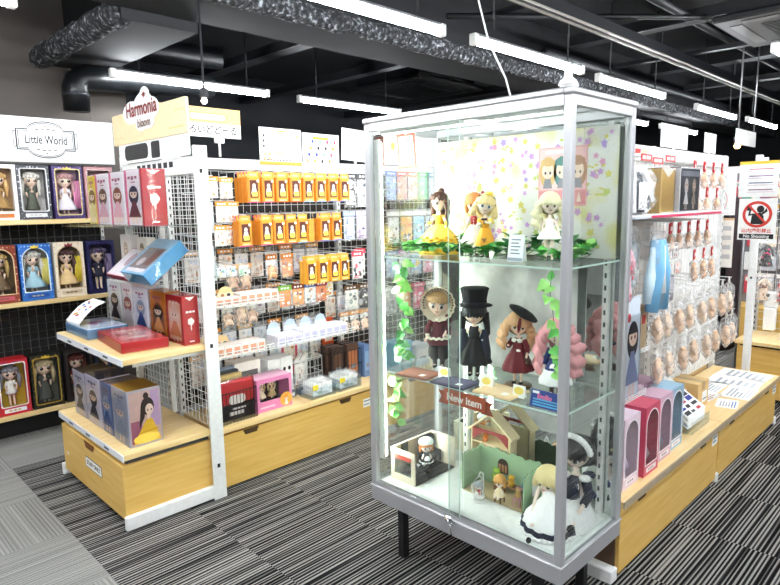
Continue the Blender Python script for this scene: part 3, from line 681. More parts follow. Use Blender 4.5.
def doll_body(parent, H, sk, arms, legs=None, stocking=None):
    V = [(0, 0, .38, .055), (0, 0, .46, .043), (0, 0, .55, .056), (0, 0, .615, .028), (0, 0, .68, .024)]
    E_ = [(0, 1), (1, 2), (2, 3), (3, 4)]
    for key, s in (('l', 1), ('r', -1)):
        el, wr = arms[key]; b = len(V)
        V += [(s*.075, 0, .582, .025), (*el, .019), (*wr, .014)]
        d = (Vector(wr)-Vector(el)).normalized(); hd = Vector(wr)+d*.028; V.append((*hd, .015))
        E_ += [(2, b), (b, b+1), (b+1, b+2), (b+2, b+3)]
        side = d.cross(Vector((0, 1, 0)))
        side = side.normalized() if side.length > .01 else Vector((1, 0, 0))
        for k in range(4):   # four fingers of unequal length, gently curled, and a thumb from the palm's side
            f = hd+side*(.012*(k-1.5)*.66); L_ = (.024, .03, .028, .02)[k]
            n0 = len(V); V += [(*(f+d*L_*.6), .0042), (*(f+d*L_+Vector((0, -.006, -.002))), .0034)]
            E_ += [(b+3, n0), (n0, n0+1)]
        n0 = len(V); tb = Vector(wr)+d*.012+side*.017
        V += [(*(tb+d*.012), .0045)]; E_ += [(b+2, n0)]
    for s, k in ((1, 'l'), (-1, 'r')):
        kn, an, to = legs[k] if legs else ((s*.045, -.006, .2), (s*.045, .004, .05), (s*.047, -.05, .02))
        b = len(V); V += [(s*.042, 0, .345, .04), (*kn, .027), (*an, .018), (*to, .017)]; E_ += [(0, b), (b, b+1), (b+1, b+2), (b+2, b+3)]
    return skin_body('body', parent, H, V, E_, sk)
def sleeve(q, m, sh, el, wr, r0, r1, full=True):
    P = [sh, el] + ([wr] if full else [])
    q.tube(m, [(p[0], p[1], p[2]) for p in P], [r0, (r0+r1)*.5, r1][:len(P)] if full else [r0, r1], 10)
def doll(name, label, loc, rz, H, sk, eye, arms=STAND, headc=(0, 0, .80), tilt=(0, 0, 0), legs=None, hs=1., cat='doll', rot=None):
    t = thing(name, label, cat, loc, rz, 'dressed dolls in the glass case', rot)
    doll_body(t, H, sk, arms, legs); T_, hd = doll_head(t, H, headc, sk, eye, tilt, hs)
    return t, T_, Matrix.Scale(H, 4)
def shoes(t, S, m, pts=((.046, -.024, .02), (-.046, -.024, .02)), boot=0., name='shoe'):
    for p in pts:
        q = MB(S).ell(m, p, (.026, .045, .021), 10)
        if boot: q.lathe(m, [(.027, 0), (.029, boot*.5), (.03, boot)], (p[0], p[1]+.024, .012), 10)
        q.build(name, t)
def stand(label, x, y, z, rz, h, m, r=.05):
    s = thing('doll_stand', label, 'doll stand', (x, y, z))
    MB().lathe(m, [(r, 0), (r, .006), (r*.9, .009)], n=20).build('base', s)
    T_ = Matrix.Rotation(rz, 4, 'Z')
    MB(T_).tube(m, [(0, .042, .006), (0, .042, h)], .003, 6).build('rod', s)
    return s

# 1 yellow ball gown
t, TH, S = doll('doll', 'brown haired doll in a wide yellow ball gown on the top shelf', (1.92, 1.635, SHELF2), math.radians(-78), .262, SKIN, '6a4a30', dict(l=((.13, -.03, .5), (.16, -.09, .45)), r=((-.13, -.03, .5), (-.15, -.1, .47))), (0, 0, .81), (.05, .05, -.2))
YEL = mat('f6c22c', .6); YEL2 = mat('fbd755', .6); BRN = mat('4a2c1e', .4)
q = MB(S).lathe(YEL, [(.30, .0), (.315, .05), (.30, .17), (.26, .27)], n=40, wave=.05, k=10).lathe(YEL2, [(.27, .235), (.275, .26), (.20, .36), (.12, .43), (.06, .47)], n=40, wave=.04, k=9)
q.build('skirt', t)
q = MB(S)
for k in range(20): a = 2*PI*k/20; q.ell(mat('e0a41c', .6), (.272*cos(a), .272*sin(a), .25+.02*cos(k*PI)), (.035, .035, .014), 6)
q.build('ruffle', t)
q = MB(S).lathe(YEL, [(.055, .45), (.06, .5), (.07, .57), (.074, .6)], n=16)
for s in (-1, 1): q.ell(YEL2, (s*.085, 0, .592), (.035, .035, .025), 8)
q.ell(YEL2, (0, -.055, .6), (.06, .02, .018), 8); q.build('bodice', t)
q = MB(S)
for s, wr in ((1, (.16, -.09, .45)), (-1, (-.15, -.1, .47))): q.tube(YEL2, [(s*.13, -.032, .5), wr], [.024, .02], 8).ell(YEL2, wr, (.02, .02, .02), 8)
q.build('glove', t)
q = MB(TH); hair_cap(q, BRN, .3, 1.03); bangs(q, BRN, 7, .075, .045, .2); q.ell(BRN, (0, .05, .165), (.055, .05, .05), 10)
for s in (-1, 1):
    lock(q, BRN, [(s*.125, .0, .02), (s*.145, .02, -.12), (s*.13, .03, -.3), (s*.11, .04, -.42)], .045, .03, .008)
lock(q, BRN, [(0, .12, .02), (0, .14, -.2), (.02, .12, -.44)], .1, .05); q.build('hair', t)
MB(TH).lathe(YEL, [(.05, 0), (.058, .012), (.05, .024)], (0, .045, .125), 14).build('hair_band', t)
# 2 orange hair, big red bow, white skirt
t, TH, S = doll('doll', 'short orange haired doll with a large red bow and white skirt on the top shelf', (1.945, 1.475, SHELF2), math.radians(-62), .255, SKIN2, '8a5a3a', dict(l=((.11, -.05, .52), (.08, -.1, .58)), r=((-.11, -.03, .48), (-.12, -.08, .43))), (0, 0, .80), (.08, -.1, .1))
ORG = mat('d98a4e', .45); RED = mat('a8202c', .55); WHT = mat('fdfdfb', .7)
MB(S).lathe(WHT, [(.20, .2), (.205, .22), (.15, .33), (.08, .45), (.05, .48)], n=32, wave=.05, k=8).build('skirt', t)
q = MB(S).lathe(RED, [(.052, .46), (.064, .56), (.05, .61)], n=14)
for s in (-1, 1): sleeve(q, WHT, (s*.07, 0, .585), (s*.11, -.04, .5), None, .036, .026, False)
for k in range(3): q.ell(WHT, (0, -.066, .49+.04*k), (.008, .006, .008), 6)
q.build('bodice', t)
q = MB(TH); hair_cap(q, ORG, .2, 1.06); bangs(q, ORG, 8, .05, .06)
for s in (-1, 1): q.ell(ORG, (s*.125, -.02, -.05), (.035, .05, .09), 10)
q.build('hair', t)
q = MB(TH)
for s in (-1, 1): q.ell(RED, (.14+s*.0, .02, .07+s*.05), (.03, .07, .055), 10, Matrix.Rotation(.5*s, 3, 'X'))
q.ell(RED, (.14, -.03, .07), (.025, .025, .025), 8).build('hair_bow', t)
shoes(t, S, mat('4a2a22', .4), boot=.08)
q = MB(S)
for k in range(5): q.ell(RED, (.1*cos(k*1.4), -.08+.06*sin(k*1.4), .016), (.04, .03, .014), 8)
q = None
# 3 blonde, yellow hat and dress
t, TH, S = doll('doll', 'blonde doll with a yellow hat and orange-yellow dress on the top shelf', (1.885, 1.378, SHELF2), math.radians(-70), .248, SKIN2, '4a6a8a', dict(l=((.1, -.06, .52), (.06, -.11, .54)), r=((-.11, -.06, .5), (-.06, -.12, .52))), (0, 0, .80), (.05, .18, .35))
BLO = mat('f0d79a', .45); YO = mat('eaa72a', .6)
q = MB(S).lathe(YO, [(.135, .18), (.14, .2), (.11, .32), (.07, .45)], n=28, wave=.1, k=7).lathe(mat('8a5a2a', .6), [(.05, .19), (.06, .3)], (0, -.07, 0), 10).build('skirt', t)
q = MB(S).lathe(YO, [(.055, .44), (.062, .55), (.045, .605)], n=14)
for s in (-1, 1): q.ell(YEL2, (s*.09, -.015, .56), (.04, .04, .042), 10)
q.build('bodice', t)
q = MB(S)
for s in (-1, 1): q.ell(BLACK, (s*.025, -.062, .585), (.025, .012, .018), 8)
q.ell(BLACK, (0, -.066, .55), (.01, .008, .05), 8).build('neck_bow', t)
q = MB(TH); hair_cap(q, BLO, .2, 1.08); bangs(q, BLO, 8, .055, .055)
for s in (-1, 1):
    for k in range(3): q.ell(BLO, (s*(.13+.02*k), .02, -.02-.06*k), (.055, .06, .06), 10)
q.ell(BLO, (0, .1, -.08), (.14, .07, .13), 12); q.build('hair', t)
q = MB(TH).lathe(YEL2, [(.09, 0), (.095, .012), (.05, .016), (.05, .05), (.01, .055)], (.03, 0, .15), 18).build('hat', t)
MB(TH).tube(BLACK, [(-.14, -.02, .0), (-.12, -.04, .12), (0, -.05, .16), (.12, -.04, .12), (.15, -.02, -.02)], .01).build('ribbon', t)
shoes(t, S, mat('4a3020', .4), boot=.06)
# 4 cream hair, white dress
t, TH, S = doll('doll', 'doll with long wavy cream hair and a short white dress beside the front post', (1.90, 1.115, SHELF2), math.radians(-72), .242, SKIN2, 'a07a50', dict(l=((.12, .0, .48), (.14, -.03, .38)), r=((-.1, -.02, .5), (-.08, -.07, .45))), (0, 0, .82), (.12, 0, .35))
CRM = mat('e4dcb4', .45)
MB(S).lathe(mat('fffdf6', .7), [(.17, .32), (.172, .335), (.11, .43), (.055, .5), (.06, .57), (.055, .6)], n=28, wave=.04, k=8).build('dress', t)
q = MB(TH); hair_cap(q, CRM, .2, 1.1); bangs(q, CRM, 8, .055, .06)
for s in (-1, 1):
    for k in range(3): lock(q, CRM, [(s*.12, .03*k, .02), (s*(.16+.02*k), .03*k+.02, -.15), (s*(.15+.025*k), .03*k+.03, -.36)], .05, .035, .02)
lock(q, CRM, [(0, .1, .05), (0, .15, -.15), (0, .14, -.38)], .12, .07, .01); q.build('hair', t)
MB(S).tube(WHITE, [(.04, .06, 0), (.04, .06, .3)], .01).build('prop', t)
# 5 bonnet doll
t, TH, S = doll('doll', 'doll in a cream lace bonnet and burgundy jacket at the left on the middle shelf', (1.90, 1.625, SHELF1), math.radians(-62), .345, SKIN, '6a4a3a', dict(l=((.12, -.02, .5), (.1, -.09, .45)), r=((-.12, -.02, .48), (-.14, -.05, .38))), (0, 0, .79), (.05, .08, .1))
BURG = mat('5a1624', .7); LACE = mat('e9dcc4', .8); DBLK = mat('1d1b1d', .75); TAN = mat('b99263', .5)
q = MB(S).lathe(BURG, [(.125, .37), (.12, .39), (.075, .46), (.068, .55), (.05, .61)], n=28, wave=.05, k=9)
for s in (-1, 1): sleeve(q, BURG, (s*.07, 0, .585), (s*.125, -.02, .5), (s*.12, -.06, .43), .036, .04)
q.build('jacket', t)
q = MB(S)
for k in range(24): a = 2*PI*k/24; q.ell(mat('f0ead8', .8), (.132*cos(a), .132*sin(a), .378+.012*(k % 2)), (.024, .024, .016), 6)
for s in (-1, 1): q.ell(mat('f0ead8', .8), (s*.122, -.07, .42), (.03, .03, .016), 8)
q.ell(mat('f0ead8', .8), (0, -.055, .612), (.03, .025, .015), 8); q.build('lace_trim', t)
q = MB(S).lathe(BURG, [(.13, .3), (.135, .32), (.11, .38)], n=24, wave=.08, k=8); q.build('skirt', t)
q = MB(S)
for s in (-1, 1): q.lathe(DBLK, [(.035, .1), (.07, .14), (.075, .22), (.055, .31)], (s*.052, 0, 0), 16, wave=.06, k=6)
q.build('bloomers', t)
q = MB(TH); hair_cap(q, TAN, .25, 1.0); bangs(q, TAN, 9, .075, .045); q.build('hair', t)
q = MB(TH)
pr = [(.15, .08), (.185, .0), (.2, -.06), (.195, -.075), (.17, -.02), (.14, .07)]
RX = Matrix.Rotation(PI/2, 4, 'X')
q.T = TH @ Matrix.Translation((0, 0, .012)) @ Matrix.Rotation(PI/2, 4, 'X')
q.lathe(LACE, [(.155, .02), (.205, .085), (.21, .09), (.165, .01), (.14, -.1), (.09, -.16), (0, -.17)], n=36, wave=.03, k=18, wz=[0, 1, 1, 0, 0, 0, 0], sy=1.02)
q.build('bonnet', t)
q = MB(TH)
for k in range(22):
    a = -.4+PI*1.25*k/21+PI*-.0; q.ell(mat('6a5642', .8), (.178*cos(a), -.056, .012+.18*sin(a)), (.014, .006, .012), 6)
q.build('bonnet_lace', t)
MB(TH).ell(BURG, (.13, -.05, -.13), (.035, .02, .03), 8).ell(BURG, (.16, -.04, -.18), (.02, .012, .045), 8).build('bonnet_ribbon', t)
shoes(t, S, DBLK, boot=.1)
# 6 tall black hat
t, TH, S = doll('doll', 'doll in a tall black hat and dark navy dress on the middle shelf', (1.90, 1.44, SHELF1), math.radians(-62), .325, SKIN, '3a4a5a', dict(l=((.12, 0, .5), (.13, -.03, .42)), r=((-.12, 0, .5), (-.13, -.03, .42))), (0, 0, .79), (.1, 0, .0))
NVY = mat('1a2036', .8); JET = mat('0d0e12', .85)
MB(S).lathe(JET, [(.2, .17), (.205, .19), (.16, .30), (.09, .43), (.06, .5)], n=36, wave=.09, k=9).build('skirt', t)
q = MB(S).lathe(mat('14161c', .8), [(.06, .44), (.072, .54), (.055, .62)], n=16); q.build('bodice', t)
q = MB(S)
for s in (-1, 1): q.lathe(NVY, [(.02, .2), (.075, .22), (.075, .32), (.05, .5), (.035, .58)], (s*.125, .0, 0), 14, wave=.06, k=6)
q.build('cape_sleeve', t)
q = MB(TH); BH = mat('12141a', .35); hair_cap(q, BH, .1, 1.05); bangs(q, BH, 8, .03, .06)
for s in (-1, 1): lock(q, BH, [(s*.13, 0, 0), (s*.15, .02, -.16), (s*.16, .03, -.3)], .05, .03)
q.build('hair', t)
q = MB(TH @ Matrix.Rotation(-.12, 4, 'X')).lathe(JET, [(.21, .085), (.215, .1), (.15, .11), (.145, .16), (.165, .27), (.175, .3), (.16, .31), (0, .315)], n=28, wave=.03, k=7); q.build('hat', t)
MB(TH @ Matrix.Rotation(-.12, 4, 'X')).lathe(mat('20242c', .5), [(.15, .11), (.155, .14)], n=24, caps=False).build('hat_band', t)
MB(S).ell(mat('c9ced6', .3, .5), (.11, -.07, .47), (.012, .01, .012), 8).build('brooch', t)
shoes(t, S, JET, boot=.17)
# 7 beret doll
t, TH, S = doll('doll', 'blonde curly doll in a black beret and maroon dress carrying a small bag', (1.90, 1.235, SHELF1+.009), math.radians(-75), .29, SKIN, '6a5a4a', dict(l=((.12, -.01, .5), (.13, -.06, .42)), r=((-.12, -.03, .5), (-.1, -.1, .52))), (0, 0, .79), (.12, .1, .35))
MAR = mat('6a1420', .75); GLD = mat('d8a878', .45)
MB(S).lathe(MAR, [(.2, .19), (.205, .21), (.14, .36), (.075, .47), (.066, .55), (.05, .61)], n=36, wave=.06, k=8).build('dress', t)
q = MB(S)
for s, el, wr in ((1, (.12, -.01, .5), (.13, -.05, .43)), (-1, (-.12, -.03, .5), (-.1, -.09, .515))): sleeve(q, MAR, (s*.07, 0, .585), el, wr, .036, .034)
q.build('sleeves', t)
q = MB(S)
for s in (-1, 1): q.ell(mat('f4f0e8', .7), (s*.035, -.06, .585), (.04, .018, .03), 8)
q.ell(DBLK, (0, -.076, .57), (.014, .01, .014), 6); q.ell(mat('f4f0e8', .7), (.03, -.09, .46), (.03, .012, .018), 8); q.build('collar', t)
q = MB(TH); hair_cap(q, GLD, .2, 1.06); bangs(q, GLD, 8, .05, .06)
for s in (-1, 1):
    for k in range(4): lock(q, GLD, [(s*.12, .04*k-.03, .0), (s*(.17+.01*k), .04*k-.03, -.14), (s*(.15+.02*k), .045*k-.02, -.36)], .045, .035, .022, 14, 4)
q.build('hair', t)
q = MB(TH @ Matrix.Translation((.03, .0, .12)) @ Matrix.Rotation(.42, 4, 'Y')).lathe(JET, [(.13, 0), (.2, .02), (.205, .035), (.15, .06), (.03, .07), (.012, .085), (0, .086)], n=28); q.build('beret', t)
MB(TH).ell(MAR, (.0, -.145, .03), (.025, .008, .1), 8).build('ribbon', t)
q = MB(S).box(mat('4a2a1e', .5), .09, .19, -.1, -.06, .28, .36, .008).box(mat('382018', .5), .092, .188, -.104, -.1, .31, .362, .004).tube(mat('382018', .5), [(.105, -.08, .36), (.12, -.07, .43), (.175, -.08, .36)], .006); q.build('handbag', t)
MB(S).ell(mat('c0a060', .3, .8), (.14, -.106, .318), (.01, .005, .01), 6).build('clasp', t)
shoes(t, S, DBLK)
stand('round dark stand under the beret doll', 1.90, 1.235, SHELF1, math.radians(-75), .05, mat('6a5030', .35, .5), .052)
# 8 pink hair
t, TH, S = doll('doll', 'doll with very long pink curls behind the front post, navy and white dress', (1.885, 1.07, SHELF1), math.radians(-80), .29, SKIN2, '5a4a7a', STAND, (0, 0, .8), (.05, 0, .15))
PNK = mat('e8a0a4', .45); NV2 = mat('25356e', .7)
MB(S).lathe(WHT, [(.2, .17), (.205, .19), (.14, .33), (.09, .42)], n=32, wave=.06, k=8).build('underskirt', t)
q = MB(S).lathe(NV2, [(.15, .24), (.13, .36), (.07, .47), (.068, .56), (.05, .61)], n=32, wave=.05, k=8)
for s in (-1, 1): sleeve(q, NV2, (s*.07, 0, .585), (s*.115, 0, .48), (s*.13, -.03, .39), .034, .032)
q.build('dress', t)
MB(S).ell(mat('c9b060', .5), (0, -.07, .58), (.03, .012, .02), 8).ell(WHT, (0, -.1, .33), (.05, .03, .1), 10).build('apron', t)
q = MB(TH); hair_cap(q, PNK, .2, 1.1); bangs(q, PNK, 8, .05, .06)
for s in (-1, 1):
    for k in range(4): lock(q, PNK, [(s*.12, .05*k-.02, .02), (s*(.19+.02*k), .05*k, -.2), (s*(.2+.02*k), .05*k, -.56)], .06, .05, .03, 16, 4)
lock(q, PNK, [(0, .12, .05), (0, .2, -.2), (0, .2, -.58)], .12, .1, .02); q.build('hair', t)
shoes(t, S, mat('3a2a2a', .4), boot=.1)
# 9 black haired maid seated at the right
SEAT = dict(l=((.05, -.17, .345), (.07, -.3, .33), (.08, -.33, .36)), r=((-.05, -.17, .345), (-.09, -.3, .33), (-.11, -.33, .36)))
t, TH, S = doll('doll', 'black haired maid doll with white headband and apron seated at the lower right', (1.99, 1.035, CFLOOR-.122), math.radians(-80), .49, SKIN2, '2a2a3a', dict(l=((.12, -.06, .5), (.1, -.16, .44)), r=((-.12, -.06, .49), (-.08, -.17, .45))), (0, -.02, .79), (.25, 0, -.2), SEAT, .82)
q = MB(S).lathe(NVY, [(.2, .26), (.21, .29), (.15, .38), (.075, .46), (.07, .55), (.05, .61)], (0, -.06, 0), 32, .66, 1.0, .05, 9); q.build('dress', t)
q = MB(S)
for s, el, wr in ((1, (.12, -.06, .5), (.102, -.14, .45)), (-1, (-.12, -.06, .49), (-.085, -.15, .46))): sleeve(q, NVY, (s*.07, 0, .585), el, wr, .04, .03)
q.build('sleeves', t)
q = MB(S).lathe(WHT, [(.225, .262), (.228, .275), (.17, .385), (.09, .46)], (0, -.075, 0), 32, .7, 1.05, .07, 11)
q.ell(WHT, (0, -.075, .54), (.05, .02, .06), 10)
for s in (-1, 1): q.ell(WHT, (s*.075, -.02, .6), (.045, .05, .022), 10)
q.build('apron', t)
q = MB(S)
for s in (-1, 1): q.ell(NV2, (s*.07, .1, .44), (.065, .025, .035), 10, Matrix.Rotation(.4*s, 3, 'Y')).ell(WHT, (s*.05, .11, .36), (.035, .015, .08), 10)
q.build('back_bow', t)
q = MB(TH); hair_cap(q, BH, .25, 1.06); bangs(q, BH, 8, .055, .06)
lock(q, BH, [(0, .1, .02), (0, .15, -.1), (0, .13, -.2)], .12, .1); q.build('hair', t)
q = MB(TH)
for k in range(15): a = PI*(.05+.9*k/14); q.ell(WHT, (.16*cos(a), -.02, .02+.165*sin(a)), (.028, .034, .028), 8)
q.build('headband', t)
shoes(t, S, JET, ((.08, -.345, .355), (-.11, -.345, .355)))
# 10 blonde maid sitting low in front
SEAT2 = dict(l=((.06, -.15, .33), (.1, -.3, .32), (.11, -.34, .34)), r=((-.06, -.14, .33), (-.12, -.28, .32), (-.14, -.33, .34)))
t, TH, S = doll('doll', 'small blonde doll leaning forward in a white and navy frilled dress beside the seated maid', (1.884, 1.09, CFLOOR-.072), math.radians(-62), .37, SKIN2, '5a6a4a', dict(l=((.11, -.06, .5), (.13, -.12, .42)), r=((-.11, -.06, .5), (-.13, -.12, .42))), (0, -.08, .70), (.12, .2, -.3), SEAT2, .85)
BL2 = mat('ead89a', .45)
q = MB(S).lathe(WHT, [(.26, .215), (.27, .24), (.23, .33), (.14, .43), (.07, .52), (.05, .6)], (.02, -.08, 0), 40, 1, 1.15, .05, 13); q.build('dress', t)
MB(S).lathe(NVY, [(.273, .245), (.266, .275), (.254, .29)], (.02, -.08, 0), 40, 1, 1.15, .05, 13, caps=False).build('navy_band', t)
q = MB(S)
for k in range(34): a = 2*PI*k/34; q.ell(WHT, (.02+.272*cos(a), -.08+.272*1.15*sin(a), .225), (.03, .03, .018), 6)
q.build('frill', t)
q = MB(TH); hair_cap(q, BL2, .2, 1.08); bangs(q, BL2, 8, .05, .06)
for s in (-1, 1): q.ell(BL2, (s*.13, 0, -.05), (.04, .06, .1), 10)
q.build('hair', t)
shoes(t, S, JET, ((.11, -.43, .235), (-.15, -.42, .235)))

# ------------------------------------------------------------------ white cloth and greenery in the case
vs = []; fs = []; n1, n2 = 26, 40
for i in range(n1+1):
    for j in range(n2+1):
        x = 1.735+.33*i/n1; y = .955+.82*j/n2
        vs.append((x, y, CFLOOR+.0025+.0015*sin(17*x+9*y)*sin(23*y+3*x)+.0008*sin(60*x+40*y)))
for i in range(n1):
    for j in range(n2): a = i*(n2+1)+j; fs.append((a, a+n2+1, a+n2+2, a+1))
tag(MB().add(vs, fs, mat('fbfdfa', .8), True).build('display_cloth'), 'white crumpled cloth covering the floor of the glass case', 'cloth')
LEAF = [ramp_mat('leaf_%d' % k, [(.3, a), (.7, b)], 30, .45) for k, (a, b) in enumerate((('2e7a35', '3d9146'), ('4fae48', '6cc45c'), ('8fd86a', 'b4ea8c'), ('1f5c30', '2a7040')))]
def leaf(q, m, p, d, up, L_, W_):
    d = Vector(d).normalized(); s = d.cross(Vector(up)); s = s.normalized() if s.length > .01 else d.orthogonal(); n = s.cross(d); p = Vector(p)
    prof = ((0, 0), (.12, .38), (.3, .5), (.55, .38), (.8, .16), (1, 0))
    V = []; F = []
    for i, (t, w_) in enumerate(prof):
        c = p+d*L_*t-n*L_*.18*t*t
        V += [c, c+s*W_*w_+n*W_*.22*w_*2, c-s*W_*w_+n*W_*.22*w_*2]
    for i in range(5):
        a, b = 3*i, 3*i+3; F += [(a, a+1, b+1, b), (a, b, b+2, a+2)]
    q.add(V, F, m, True)
def garland(label, pts, n, L_, seed, pick, low=False):
    rr = random.Random(seed); P = [Vector(p) for p in pts]
    t = thing('ivy_garland', label, 'artificial ivy', P[0])
    st = MB(Matrix.Translation(-P[0])).tube(LEAF[3], pts, .0014, 5).build('stem', t)
    q = MB(Matrix.Translation(-P[0]))
    for i in range(n):
        u = i/(n-1)*(len(P)-1); k = min(int(u), len(P)-2); p = P[k].lerp(P[k+1], u-k)
        a = rr.uniform(0, 2*PI)
        d = (cos(a), sin(a), rr.uniform(.1, 1.0) if not low else rr.uniform(-.9, -.1)); up = (rr.uniform(-.3, .3), rr.uniform(-.3, .3), 1) if not low else (-.75+rr.uniform(-.2, .2), -.5, .4)
        off = Vector((rr.uniform(-.012, .012), rr.uniform(-.012, .012), rr.uniform(.002, .03) if not low else rr.uniform(-.01, .01)))
        leaf(q, LEAF[rr.choice(pick)], p+off, d, up, L_*rr.uniform(.7, 1.2), L_*rr.uniform(.6, .85))
    q.build('leaves', t)
    return t
Z = SHELF2+.012
garland('ivy garland along the left of the top glass shelf around the yellow gown', [(1.785, 1.70, Z), (1.81, 1.67, Z), (1.775, 1.6, Z), (1.80, 1.52, Z), (1.775, 1.45, Z)], 70, .05, 1, (0, 1, 1, 3, 2))
garland('ivy garland behind the yellow gown at the far left of the top shelf', [(1.98, 1.72, Z), (1.9, 1.715, Z), (1.97, 1.69, Z), (1.985, 1.6, Z), (1.985, 1.54, Z+.03)], 50, .052, 2, (0, 1, 3, 1))
garland('ivy garland in the middle of the top shelf by the two leaning dolls', [(1.82, 1.45, Z), (1.80, 1.38, Z), (1.83, 1.31, Z), (1.86, 1.25, Z+.01), (1.96, 1.27, Z+.02), (1.985, 1.34, Z+.03)], 74, .05, 3, (0, 1, 1, 3))
garland('ivy garland at the right of the top shelf below the cream haired doll', [(1.81, 1.1, Z), (1.83, 1.02, Z), (1.8, .995, Z), (1.9, .995, Z), (1.98, 1.0, Z+.01), (1.98, 1.05, Z+.02)], 54, .048, 4, (0, 1, 1, 2))
garland('ivy sprig against the floral panel between the blonde and the cream haired doll', [(1.99, 1.26, Z), (2.0, 1.2, Z+.03), (1.985, 1.14, Z+.05), (2.0, 1.05, Z+.02)], 32, .052, 5, (0, 3, 0))
garland('long ivy vine hanging inside the left edge of the glass case', [(1.775, 1.715, 1.26), (1.778, 1.715, 1.15), (1.78, 1.71, 1.02), (1.776, 1.715, .9), (1.778, 1.71, .875)], 46, .05, 6, (0, 1, 2, 2), True)
garland('pale ivy vine end hanging below the middle shelf at the left', [(1.765, 1.74, .785), (1.764, 1.738, .72), (1.766, 1.74, .65), (1.765, 1.74, .585)], 20, .042, 7, (1, 2, 2), True)
garland('bright ivy sprig hanging from the top shelf beside the front post', [(1.775, 1.03, 1.26), (1.775, 1.035, 1.2), (1.775, 1.02, 1.12), (1.775, 1.01, 1.0), (1.775, 1.01, .93)], 18, .05, 8, (2, 2, 1), True)

# ------------------------------------------------------------------ doll rooms at the bottom of the case
CW = mat('efe3cb', .7); CW2 = mat('e4cfa8', .7); DKW = mat('241d18', .4)
rm = thing('doll_room', 'cream doll room with a black floor at the left bottom of the case', 'dollhouse', (1.765, 1.64, CFLOOR+.006), .0)
MB().box(DKW, 0, .255, .0, .13, 0, .006).build('room_floor', rm)
MB().box(CW, 0, .255, .13, .138, 0, .14).box(CW2, .01, .245, .1292, .13, .045, .14).build('rear_wall', rm)
MB().box(CW, .255, .262, 0, .138, 0, .14).build('side_wall', rm)
w_ = MB().ring(CW, rect(-.138, 0, 0, .14), rect(-.12, -.018, .03, .095), -.004, .004)
w_.T = Matrix.Identity(4)
w_ = MB(Matrix.Rotation(FACE_X, 4, 'Z')).ring(CW, rect(-.138, 0.0, 0, .14), rect(-.118, -.02, .03, .098), -.006, .0).box(mat('b3402e', .6), -.118, -.02, -.009, -.006, .1, .118).build('side_wall', rm)
MB(Matrix.Rotation(FACE_X, 4, 'Z')).box(ACRYL, -.118, -.02, -.004, -.002, .03, .098).build('window_pane', rm)
MB().box(mat('2b3a34', .5), .05, .09, .126, .1292, .08, .135).box(mat('4a3a28', .5), .048, .092, .1275, .1295, .078, .137).build('blackboard', rm)
sf = thing('doll_sofa', 'black high backed toy sofa in the cream doll room', 'toy furniture', (1.96, 1.715, CFLOOR+.0126))
MB().box(JET, -.05, .05, .0, .045, .012, .045, .006).box(JET, -.05, -.04, -.01, .045, .012, .065, .004).box(JET, .04, .05, -.01, .045, .012, .065, .004).build('seat', sf)
o_ = MB().flat(JET, rounded(-.05, .05, .045, .135, .018), .045, .012); o_.build('backrest', sf)
for s in (-1, 1): MB().box(mat('3a2a1a', .4), s*.04-.005, s*.04+.005, .005, .04, 0, .014).build('leg', sf)
tb = thing('doll_table', 'small black toy table at the front of the cream doll room', 'toy furniture', (1.835, 1.672, CFLOOR+.0126))
MB().lathe(JET, [(.034, .042), (.034, .048)], n=18).build('tabletop', tb); MB().lathe(JET, [(.024, 0), (.018, .02), (.022, .042)], n=12).build('leg', tb)
for k, (x, y) in enumerate(((-.012, .006), (.014, -.004))):
    c = thing('toy_cup', ('tiny white cup at the left on the black toy table', 'tiny white cup at the right on the black toy table')[k], 'cup', (1.835+x, 1.672+y, CFLOOR+.061))
    MB().lathe(WHITE, [(.004, 0), (.007, .012)], n=10).build('bowl', c); MB().tube(WHITE, [(.006, 0, .003), (.012, 0, .006), (.007, 0, .01)], .0012, 5).build('handle', c)
pl = thing('toy_plant', 'small green potted toy plant in the cream doll room', 'toy plant', (1.835, 1.735, CFLOOR+.0126))
MB().lathe(mat('6a4a32', .6), [(.012, 0), (.017, .025)], n=10).build('pot', pl)
q = MB()
for k in range(26): a = k*2.4; leaf(q, LEAF[k % 2], (0, 0, .025+.0018*k), (cos(a), sin(a), 1.1), (0, 0, 1), .026, .018)
q.build('leaves', pl)
